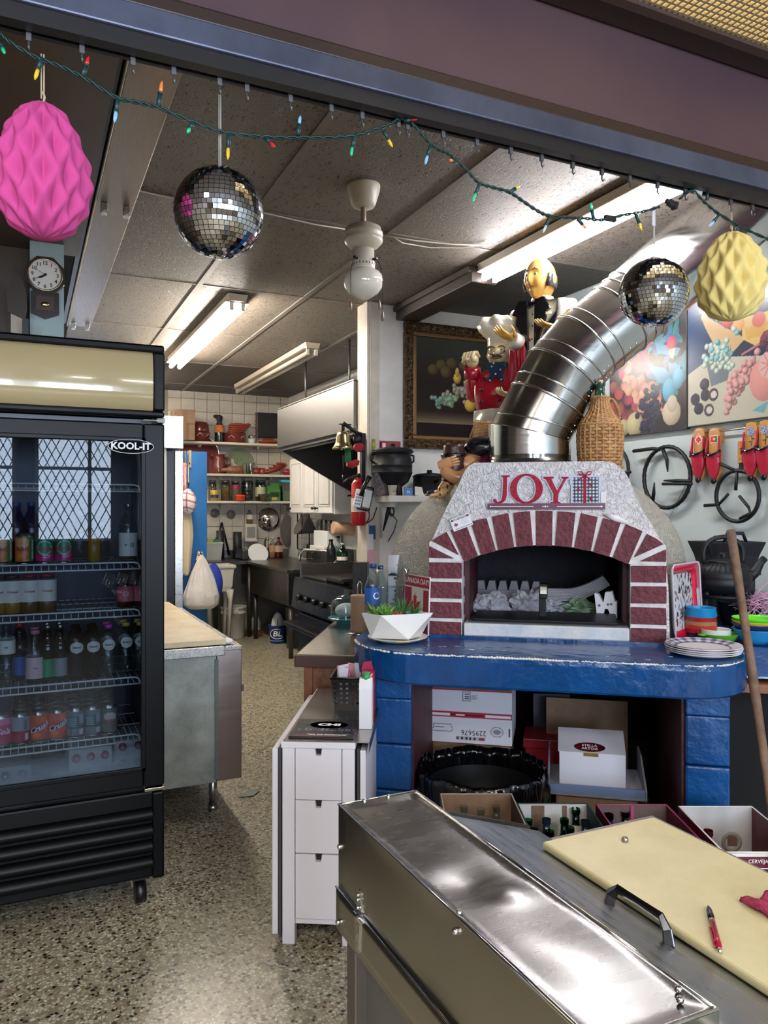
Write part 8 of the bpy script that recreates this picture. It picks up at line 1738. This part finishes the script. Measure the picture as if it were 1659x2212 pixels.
# ---------------- open beer cartons in front ----------------
CMR = -YAW
def cam_frame(px,d): p = at(px,HZ,d); return Vector((p.x,p.y,0))
def open_carton(label,px0,px1,d,depth,ztop,outc,inc,ends,trim=None,text_=None):
    A,B = cam_frame(px0,d),cam_frame(px1,d); c = (A + B) / 2; w_ = (B - A).length; z0 = .235; h_ = ztop - z0
    base = thing('beer_case','closed beer case under ' + label.split(' with ')[0],'case',(c.x,c.y,0),CMR); part('case_body',BX(-w_/2 + .004,w_/2 - .004,-depth + .004,-.004,0,.233),outc,base,bevel=.003)
    t = thing('open_carton',label,'carton',(c.x,c.y,z0),CMR)
    part('bottom',BX(-w_/2,w_/2,-depth,0,0,.006),inc,t)
    part('back_wall',BX(-w_/2,w_/2,-.005,0,.006,h_),inc,t); fw = part('front_wall',BX(-w_/2,w_/2,-depth,-depth + .005,.006,h_ ),outc,t)
    for s in (-1,1): part('side_wall',BX(s * w_/2 - .0025,s * w_/2 + .0025,-depth,0,.006,h_),ends,t)
    part('rim',TU([(-w_/2,0,h_),(w_/2,0,h_),(w_/2,-depth,h_),(-w_/2,-depth,h_)],.0035,6,**CL),trim or outc,t)
    if text_: part('white_band',BX(-w_/2,w_/2,-depth - .001,-depth,h_ - .012,h_),M_white,fw); text('lettering',text_,.016,M_letterw,fw,(0,-depth - .0012,h_ - .027),UP,ext=.0002); part('print_line',BX(-w_/2,w_/2,-depth - .001,-depth,h_ - .05,h_ - .047),M_letterw,fw)
    return t,w_,h_
M_dkgrn = mat('dark green carton','#16383a',.5); M_mar = mat('maroon carton','#5d1529',.45); M_whc = mat('white carton inside','#b9b7b6',.6)
t,w_,h_ = open_carton('brown open carton with clear bottles beside the steel counter',952,1105,2.82,.36,.505,M_card,M_card,mat('dark brown carton','#4d3c31',.8),mat('frayed carton edge','#a5968a',.9))
t,w_,h_ = open_carton('dark green open carton with green bottles',1118,1268,2.74,.38,.50,M_dkgrn,M_whc,M_dkgrn)
part('corrugated_patch',BX(-.075,-.03,-.009,-.005,.08,h_ - .004).box(.035,.05,-.009,-.005,.02,h_ - .004),mat('brown corrugated','#6d5648',.9,bump=(90,.5)),t)
part('star_print',PR([(0,.012),(.003,.003),(.012,0),(.003,-.003),(0,-.012),(-.003,-.003),(-.012,0),(-.003,.003)],-.0065,-.005),M_letterk,t,loc=(-.1,0,h_ - .06))
t,w_,h_ = open_carton('maroon open carton with dark bottles behind the cutting board',1288,1440,2.73,.38,.50,M_mar,mat('grey brown corrugated','#5d4a48',.85,bump=(50,.4)),M_mar,mat('pinkish maroon edge','#9b3b60',.5))
part('divider_strip',BX(-.006,.006,-.010,-.005,.0,h_),mat('pinkish maroon edge','#9b3b60',.5),t)
t,w_,h_ = open_carton('white lined maroon carton with torn handle hole at the right',1466,1624,2.70,.36,.505,M_mar,M_whc,M_mar,M_white,'- CERVEJA - BEER -')
part('torn_hole',LA([(.022,0),(.036,0)],20,(.055,-.006,h_ * .55),M=RotM(R(90),4,'X'),caps=False),mat('torn grey card','#8f8880',.9),t,solid=.002)
part('hole_backing',BX(.04,.075,-.0065,-.0055,h_ * .5,h_ * .66),mat('brown corrugated','#6d5648',.9),t); part('torn_hole',LA([(.016,0),(.027,0)],20,(-.09,-.006,h_ * .5),M=RotM(R(90),4,'X'),caps=False),MATS['torn grey card'],t,solid=.002)
for i,(px,py,gm,kind,h) in enumerate(((1002,1740,G_clear,'clear',.235),(1028,1727,G_clear,'clear',.235),(1039,1746,G_clear,'clear',.235),(1058,1764,G_clear,'clear',.225),(1072,1740,G_clear,'clear',.235),
        (1141,1770,G_green,'green',.235),(1152,1790,G_green,'green',.235),(1180,1768,mat('blue black bottle','#12202c',.15,coat=.5),'dark',.235),(1187,1794,G_green,'green',.235),(1219,1768,G_green,'green',.235),(1231,1786,G_green,'green',.235),(1244,1746,G_green,'green',.25),(1264,1772,MATS['blue black bottle'] if 'blue black bottle' in MATS else G_green,'dark',.235),
        (1316,1758,G_brown,'brown',.235),(1351,1752,G_brown,'brown',.24),(1530,1793,mat('red brown bottle','#3a1210',.12,coat=.5),'brown',.235))):
    p = onz(px,py,.242 + h); p.z = .2415
    where = 'in the brown carton' if px < 1100 else 'in the green carton' if px < 1280 else 'in the maroon carton' if px < 1450 else 'in the white lined carton'
    n_in = {'in the brown carton': ['first from the left','rearmost','middle','shortest front','rightmost'],'in the green carton': ['leftmost rear','leftmost front','blue black rear','second front','middle rear','middle front','tall','rightmost'],'in the maroon carton': ['left','right'],'in the white lined carton': ['lone']}
    idx = {'in the brown carton': i,'in the green carton': i - 5,'in the maroon carton': i - 13,'in the white lined carton': 0}[where]
    bottle('%s %s empty bottle %s' % (n_in[where][idx],kind,where),p,h,.029,gm,None,(L_white if i == 11 else None),neck=.42,shoulder=.55,z0=.62,z1=.8)
# ---------------- things on the oven counter ----------------
CT = .981
q = onz(859,1384,CT); pl = thing('planter','faceted white planter of green succulents on a saucer','planter',q + Vector((0,0,.016)),R(-16))
solo('saucer',LA([(.075,0),(.085,.002),(.128,.018),(.13,.022),(.12,.02),(.08,.008),(0,.008)],40),mat('cream saucer','#d8d2c6',.35),'cream round saucer under the faceted planter','saucer',onz(859,1384,CT))
tp = [(-.155,.02),(-.085,-.078),(.15,-.03),(.075,.07)]; bt = [(-.115,.0),(.035,-.066),(.105,.01),(-.02,.056)]
M_pla = mat('matt white planter','#dcd8d4',.4)
vs = [(x,y,.105) for x,y in tp] + [(x,y,-.002) for x,y in bt] + [(x * .93,y * .9,.105) for x,y in tp] + [(x * .93,y * .9,.09) for x,y in tp]
fs = []
for i in range(4): j = (i + 1) % 4; fs += [(i,j,4 + i),(j,4 + j,4 + i)] if False else [(i,j,4 + i),(4 + i,j,4 + j)]; fs += [(i,8 + i,8 + j,j),(8 + i,12 + i,12 + j,8 + j)]
fs.append((4,5,6,7))
part('pot',MB().add(vs,fs),M_pla,pl)
part('soil',GR(lambda a,b: tuple(Vector((*[(tp[0][k] * (1-a) * (1-b) + tp[1][k] * a * (1-b) + tp[2][k] * a * b + tp[3][k] * (1-a) * b) * .92 for k in (0,1)],.09 + .012 * nz3(Vector((a * 9,b * 9,0)))))),20,12),mat('dark soil','#2a1d16',.95,bump=(150,1)),pl)
rr = random.Random(2); M_leaf = mat('bright green leaf','#2f6a22',.35,var=(30,'#669a34',1)); M_leaf2 = mat('dark green leaf','#2a5a2c',.4,var=(30,'#4a8040',1)); M_leaf3 = mat('brown leaf','#9a5a3c',.5)
def rosette(name,cx,cy,n,L,w_,up,m,stiff=.3):
    t_ = None
    for i in range(n):
        a = i * 2.4 + rr.random() * .4; ln = .85 * L * rr.uniform(.6,1.05); el = up + rr.uniform(-.3,.25); P = [];
        for k in range(5):
            s = k / 4; P.append((cx + cos(a) * ln * s * cos(el) ,cy + sin(a) * ln * s * cos(el),.092 + ln * (s * sin(el) + stiff * s * s * .4)))
        part(name,TU(P,[w_ * .6,w_,w_ * .9,w_ * .6,w_ * .06],6,flat=.35),m,pl)
rosette('leaf',-.095,-.005,12,.085,.012,.75,M_leaf); rosette('leaf',-.055,-.03,9,.075,.012,.6,M_leaf); rosette('leaf',.02,.005,26,.10,.0055,.95,M_leaf2,.2); rosette('leaf',.075,.005,12,.085,.0065,.9,M_leaf2,.2); rosette('leaf',-.01,-.03,10,.05,.006,.7,M_leaf3)
solo('yellow_note',BX(-.03,.03,-.006,.006,0,.002),mat('yellow paper','#d8c680',.6),'pale yellow folded note on the saucer rim','note',onz(866,1386,CT + .02) + Vector((.0,-.02,.002)),R(-25))
q = onz(845,1362,CT)
v_ = thing('glass_vase','tall flared clear glass vase half full of water behind the planter','vase',q)
part('glass',LA([(0,0),(.052,0),(.055,.01),(.056,.06),(.06,.16),(.07,.23),(.088,.29),(.085,.29),(.067,.23),(.057,.16),(.053,.06),(.051,.016),(0,.016)],36,caps=False),glass('vase glass','#fafcfc',.8,.0),v_)
part('water',LA([(0,.017),(.05,.017),(.052,.06),(.056,.16),(.063,.205),(0,.205)],32,caps=False),glass('water surface','#f0f5f7',.7,.0),v_)
bottle('clear plastic water bottle with blue label at the left of the vase',onz(806,1350,CT),.30,.042,glass('clear water plastic','#e2ecf2'),C_blue,L_blue,'O','#ffffff',.35,.62,neck=.36,lsize=.05)
bottle('second blue capped water bottle behind the flared vase',onz(822,1340,CT) ,.28,.036,MATS['clear water plastic'],C_blue,None,neck=.36)
q = onz(858,1345,CT)
rp_ = thing('price_sheet','rolled white printed sheet standing behind the glass vase','paper',q,R(-20))
def sheet(U,V):
    k = Ink(U * 2,V * 8,(214,212,216)); r_ = np.random.RandomState(3)
    for i in range(12): y = 1.2 + i * .5; x = .1 + r_.rand() * .9; k.rect(x,x + .3 + .5 * r_.rand(),y,y + .1 + .12 * r_.rand(),(66,66,78))
    k.rect(1.2,1.9,6.6,6.9,(40,40,50)).rect(.05,1.2,5.5,5.75,(40,40,50)); return k.c
printed('sheet',sheet,lambda a,b: (-.045 + .09 * a,-.02 * sin(a * PI),.34 * b),40,60,M_print,rp_)
part('sheet_back',BX(-.045,.045,.002,.006,0,.335),M_white,rp_)
# flag banner leaning on the dome
F0,F1 = ov_at(872,1370,.56),ov_at(925,1382,.36); F0.z = F1.z = CT; F0,F1 = OM @ F0,OM @ F1
d = F1 - F0; L_ = d.length
fb = thing('canada_banner','red and white Canada Day banner leaning on the left side of the oven','banner',F0 + Vector((0,0,.002)),rot=(R(-2),0,math.atan2(d.y,d.x)))
FH = .262
def flag(U,V):
    k = Ink(U,V,(216,206,196)); k.rect(0,1,.8,.985,(158,28,50)).rect(.02,.3,0,.77,(158,28,50)).rect(.78,.98,0.01,.76,(158,28,50)); k.poly([(.45 + x * .24,.40 + z * .3) for x,z in LEAF],(170,24,46)); return k.c
printed('flag_print',flag,lambda a,b: (L_ * a,-.002,FH * b),60,90,M_print,fb); part('flag_board',BX(0,L_,-.001,.004,0,FH),M_white,fb)
text('lettering','CANADA DAY!',.036,M_letterw,fb,(L_ * .5,-.0035,FH * .893),UP,sx=min(1.0,L_ / .25),ext=.0002)
# red tray leaning on the right side
T0,T1 = onz(1451,1389,CT),onz(1509,1368,CT); d = T1 - T0; L_ = d.length; TH = .325
ty = thing('red_tray','red rimmed tray with grey and white feather print leaning beside the oven','tray',T0 + Vector((0,0,.003)),rot=(0,0,math.atan2(d.y,d.x)))
ty.rotation_euler = (R(-3),0,math.atan2(d.y,d.x))
def trayring(x0,x1,z0,z1,y,r=.03):
    P = []
    for cx,cz,a0 in ((x1 - r,z0 + r,-90),(x1 - r,z1 - r,0),(x0 + r,z1 - r,90),(x0 + r,z0 + r,180)):
        for i in range(5): a = R(a0 + i * 22.5); P.append((cx + r * cos(a),y,cz + r * sin(a)))
    return P
mtr = MB(); A_ = trayring(0,L_,0,TH,-.018); B_ = trayring(.03,L_ - .07,.04,TH - .04,-.004); C_ = trayring(.03,L_ - .07,.04,TH - .04,0)
mtr.loft([A_,B_],caps=False); part('red_rim',mtr,mat('glossy red melamine','#d21540',.2,coat=.3),ty,solid=.003)
part('back_shell',MB().loft([[(x,y - .004,z) for x,y,z in trayring(-.004,L_ + .004,-.002,TH + .004,-.018)],[(x,.003,z) for x,y,z in trayring(.03,L_ - .03,.03,TH - .03,0)]],caps=False),mat('pale grey melamine','#c9c4cc',.3),ty,solid=.003)
part('rim_edge',TU(A_,.004,6,**CL),mat('pale grey melamine','#c9c4cc',.3),ty)
def feather(U,V):
    k = Ink(U * 2,V * 4,(206,202,206)); r_ = np.random.RandomState(8)
    for i in range(120):
        x,y = r_.rand() * 2,r_.rand() * 4; k.disc(x,y,.03 + .05 * r_.rand(),.12 + .2 * r_.rand(),tuple([int(40 + 110 * r_.rand())] * 3),rot=r_.rand() * .8 - .4)
    for i in range(30): x,y = r_.rand() * 2,r_.rand() * 4; k.disc(x,y,.04,.16,(216,214,218),rot=r_.rand() - .5)
    for i in range(8): k.disc(r_.rand() * 2,r_.rand() * 4,.03,.06,(160,30,60))
    return k.c
printed('feather_print',feather,lambda a,b: (.03 + (L_ - .10) * a,-.0045,.04 + (TH - .08) * b),50,100,M_gloss,ty)
part('handle_slot',TU([(L_ - .03 + x,-.017 - .25 * x,z) for x,z in ((0,TH * .36),(.007,TH * .38),(.007,TH * .62),(0,TH * .64),(-.007,TH * .62),(-.007,TH * .38))],.003,6,**CL).box(L_ - .036,L_ - .024,-.0195,-.0165,TH * .38,TH * .62),mat('grey slot edge','#b8b2ba',.4),ty)
# paper plates
PC = onz(1519,1408,.99)
def plate(name,label,z,r,m,m2=None,fn=None):
    t = thing(name,label,'plate',(PC.x,PC.y,z),R(-60)); part('plate_disc',LA([(0,0),(r * .68,0),(r * .78,.006),(r,.014),(r * 1.0,.0175),(r * .78,.0095),(r * .68,.004),(0,.004)],44),m,t)
    if fn: printed('plate_print',fn,lambda a,b: (r * .985 * b * cos(2 * PI * a),r * .985 * b * sin(2 * PI * a),.0055 + (.014 * max(0,(b - .7) / .3))),120,24,M_print,t)
    return t
M_pp = mat('white paper plate','#d6d0d4',.6)
plate('paper_plate','bottom white paper plate of the stack beside the red tray',CT,.138,M_pp); plate('paper_plate','middle white paper plate of the stack beside the red tray',CT + .008,.142,M_pp); plate('paper_plate','third white paper plate up in the stack beside the red tray',CT + .016,.144,M_pp)
def checks(U,V):
    k = Ink(U,V,(214,208,210)); m = (V > .72) & (U > .1) & (U < .78); s = ((np.floor(U * 40) % 2) + (np.floor(V * 13) % 2))
    k.c[m & (s == 2)] = (40,40,70); k.c[m & (s == 1)] = (140,140,160); k.rect(0,1,.68,.72,(58,56,88)); return k.c
plate('paper_plate','topmost paper plate with navy checked rim',CT + .024,.142,M_pp,fn=checks)
def bowl(label,loc,r,h,m,base=.55,name='bowl',spout=0):
    t = thing(name,label,'bowl',loc)
    pr = [(0,0),(r * base,0),(r * (base + .25),h * .35),(r * .97,h * .95),(r,h),(r * .96,h),(r * .93,h * .9),(r * (base + .2),h * .38),(r * base * .9,.006),(0,.006)]
    part('bowl_wall',LA(pr,36,caps=False),m,t)
    if spout: part('lip_tab',BX(-r - .022,-r + .004,-.012,.012,h - .006,h),m,t,bevel=.003)
    return t
q = onz(1551,1387,CT); bowl('lime green oval dish holding a white bowl',q,.085,.04,mat('lime green plastic','#66b52a',.3),spout=1); bowl('small white bowl nested in the lime green dish',q + Vector((-.006,.006,.012)),.062,.045,mat('white ceramic','#dededd',.2),.75)
q = onz(1534,1384,CT)
for i,(c,n) in enumerate((('#2d2440','dark purple'),('#a01c2c','dark red'),('#b8302c','red'),('#a07a4a','tan'),('#a3242e','crimson'),('#1c86bd','sky blue'))):
    bowl('%s plastic bowl in the tall bowl stack behind the red tray' % n,q + Vector((0,.05,.017 * i)),.063,.05 if i < 5 else .055,mat(n + ' bowl plastic',c,.3),.82)
q = onz(1641,1392,CT)
for i,(c,n) in enumerate((('#2f8fd0','light blue'),('#26355c','navy'),('#d8b84a','yellow'),('#5cd01e','lime'))):
    bowl('%s bowl of the wide stack at the right behind the wooden pole' % n,q + Vector((0,.02,.012 * i + (.0 if i == 0 else .01))),.095,.065,mat(n + ' wide bowl plastic',c,.3),.45)
# cast iron kettle on a trivet
kp = at(1562,1275,3.6); kz_ = 1.155
tv = thing('trivet','black cast iron trivet under the iron kettle','trivet',(kp.x,kp.y,CT),R(-30))
part('ring',TU([(.105 * cos(i * PI / 14),.105 * sin(i * PI / 14),.165) for i in range(28)],.009,8,**CL).tube([(-.105,0,.165),(.105,0,.165)],.007,6).tube([(0,-.105,.165),(0,.105,.165)],.007,6),M_iron,tv)
for i in range(4): a = R(45 + 90 * i - 15); part('leg',TU([(.1 * cos(a),.1 * sin(a),.165),(.115 * cos(a),.115 * sin(a),.08),(.12 * cos(a),.12 * sin(a),0)],.009,8).sphere((.105 * cos(a),.105 * sin(a),.178),.014,10,8),M_iron,tv)
kt = thing('iron_kettle','black cast iron kettle with arched handle on the trivet','kettle',(kp.x,kp.y,CT + .175),R(-25))
part('kettle_body',LA([(0,0),(.075,0),(.1,.01),(.12,.035),(.128,.06),(.122,.068),(.126,.075),(.122,.1),(.105,.125),(.075,.143),(.062,.147)],40),M_iron,kt)
for i in range(30): a = i * PI / 15; part('rib',TU([(.118 * cos(a),.118 * sin(a),.106),(.1 * cos(a),.1 * sin(a),.129),(.08 * cos(a),.08 * sin(a),.142)],.004,5),M_iron,kt)
part('kettle_lid',LA([(.07,.143),(.072,.15),(.05,.158),(.012,.16),(.01,.168),(.016,.178),(.012,.19),(0,.193)],28),M_iron,kt)
part('spout',TU([(.11,0,.07),(.15,0,.1),(.175,0,.145),(.195,0,.165)],[.03,.024,.018,.016],12),M_iron,kt)
part('handle',TU([(-.085,0,.13),(-.1,0,.19),(-.075,0,.25),(-.0,0,.272),(.075,0,.25),(.1,0,.19),(.085,0,.13)],[.011,.012,.013,.0135,.013,.012,.011],10),M_iron,kt,sub=1)
gp_ = at(1568,1300,3.86); gp2 = thing('iron_pot','large black flared cast iron pot standing behind the kettle','pot',(gp_.x,gp_.y,CT),R(-20))
part('pot_body',MB().loft([[(x * s_,y * s_,z) for x,y in ((-.5,-.35),(.5,-.35),(.5,.35),(-.5,.35))] for s_,z in ((.18,0),(.2,.05),(.22,.18),(.22,.28),(.25,.34),(.295,.40),(.3,.408),(.285,.408),(.23,.34))],smooth=False,caps=False).box(-.09,.09,-.06,.06,0,.01),M_iron,gp2,bevel=.006)
part('rim_band',BX(-.13,.13,-.092,-.086,.245,.26),M_iron,gp2); part('pot_handle',TU([(-.04,-.05,.40),(-.02,-.05,.45),(.06,-.05,.45),(.08,-.05,.40)],.009,8),M_iron,gp2)
ip = at(1500,1290,3.66); bowl('black iron bowl low behind the stacked bowls',Vector((*onz(1600,1352,CT)[:2],CT)),.1,.12,M_iron,.6)
# wooden pole
w0,w1 = at(1579,1146,2.66),Vector((0,0,0)); w1 = at(1668,1750,2.36)
d = (w1 - w0); k = (w0.z - .0) / (w0.z - w1.z); w2 = w0 + d * k
wo = solo('wooden_pole',TU([wobble(tuple((w2 - w0) * (i / 12)),2,.003) for i in range(13)],[.0145 + .0012 * sin(i * 2) for i in range(13)],10),mat('weathered pole wood','#7b6250',.75,var=(14,'#5c4536',1),bump=(60,.3)),'weathered brown wooden pole leaning upright at the right of the counter','pole',w0)
part('blue_paint_mark',SPH((0,0,0),(.006,.004,.012),8,6),mat('blue paint smear','#2f5fa8',.5),wo,loc=(.003,-.0145,-.02))
# pink shredded paper nest
q = onz(1660,1345,1.05); ns = MB(); rr = random.Random(12)
for i in range(150):
    a,b = rr.uniform(0,6.28),rr.uniform(-.2,1.2); c = Vector((cos(a) * .13 * cos(b * .8),sin(a) * .1 * cos(b * .8),.02 + .09 * sin(b)))
    t_ = Vector((rr.uniform(-1,1),rr.uniform(-1,1),rr.uniform(-.5,.5))).normalized() * rr.uniform(.04,.09); m_ = c + Vector((rr.uniform(-.012,.012),rr.uniform(-.012,.012),rr.uniform(0,.02)))
    ns.tube([c - t_,m_,c + t_],.0016,4)
bp2 = Vector((*onz(1662,1352,1.0)[:2],CT))
nt2 = thing('paper_nest','pink shredded paper nest in a dark bowl at the right edge','nest',bp2)
part('dark_dish',LA([(.06,0),(.09,.04),(.13,.06),(.125,.062),(.085,.045),(0,.04)],24),M_iron,nt2); part('shredded_paper',ns.xf(0,TrM((0,0,.055))),mat('pink shredded paper','#e0a9c6',.6),nt2,kind='stuff')
# demijohn in wicker
dj = at(1296,994,3.52)
dt = thing('wicker_demijohn','green glass demijohn in woven wicker with loop handle beside the flue','bottle',(dj.x,dj.y,1.738))
DP = [(.082,0),(.09,.02),(.095,.08),(.097,.15),(.094,.185),(.08,.215),(.055,.245),(.04,.275),(.034,.31),(.036,.325)]
def dr_(z):
    for (r0,z0),(r1,z1) in zip(DP[:-1],DP[1:]):
        if z0 <= z <= z1: return r0 + (r1 - r0) * (z - z0) / (z1 - z0)
    return DP[-1][0]
part('glass_body',LA([(r * .93,z) for r,z in DP] + [(.022,.335),(.021,.375),(.025,.378),(.025,.39),(.018,.392)],28),mat('dark green glass','#1d4a38',.1,coat=.5),dt)
M_wick = mat('golden wicker','#bd8f5c',.6,var=(25,'#94683c',1)); NS = 22; wv = MB()
for row,z in enumerate([.006 + i * .0148 for i in range(13)]):
    wv.tube([((dr_(z) + .003 + .0035 * sin(NS * PI * i / 88 + row * PI)) * cos(2 * PI * i / 88),(dr_(z) + .003 + .0035 * sin(NS * PI * i / 88 + row * PI)) * sin(2 * PI * i / 88),z) for i in range(88)],.0044,6,closed=True,flat=1.75)
for row in range(13):
    z = .2 + row * .0095; r = dr_(z); wv.tube([((r + .003 + .0028 * sin(8 * PI * i / 48 * 2 + row * PI)) * cos(2 * PI * i / 48),(r + .003 + .0028 * sin(8 * PI * i / 48 * 2 + row * PI)) * sin(2 * PI * i / 48),z + .002 * sin(i)) for i in range(48)],.0042,6,closed=True,flat=1.3)
part('wicker_weave',wv,M_wick,dt)
sk = MB()
for i in range(NS):
    a = 2 * PI * (i + .5) / NS; sk.tube([((dr_(z) + .0035) * cos(a),(dr_(z) + .0035) * sin(a),z) for z in (.0,.05,.1,.15,.185,.21,.24,.27,.30,.32)],.0058,6)
part('wicker_stakes',sk,M_wick,dt)
for z,r in ((.003,.1),(.195,.097),(.322,.04)):
    for ph in (0,PI): part('braid',TU([((r + .003 * cos(i * 1.3 + ph)) * cos(2 * PI * i / 60),(r + .003 * cos(i * 1.3 + ph)) * sin(2 * PI * i / 60),z + .003 * sin(i * 1.3 + ph)) for i in range(60)],.004,5,**CL),M_wick,dt)
hp = [Vector((.035,-.01,.315)),Vector((.06,-.012,.318)),Vector((.085,-.014,.29)),Vector((.1,-.015,.25)),Vector((.1,-.012,.21)),Vector((.088,-.008,.19))]; hp = smooth(hp,6)
for ph in (0,2.1,4.2): part('handle_strand',TU([p + Vector((cos(i * .9 + ph),sin(i * .9 + ph),0)) * .004 for i,p in enumerate(hp)],.0042,5),M_wick,dt)
part('cork',CY((0,0,.385),(0,0,.402),.015,.014),mat('pale cork','#c9a987',.8),dt); part('string',TU([(.0,-.026,.37),(-.004,-.026,.35),(.012,-.026,.34),(.024,-.018,.33)],.0012,4),M_rope,dt)
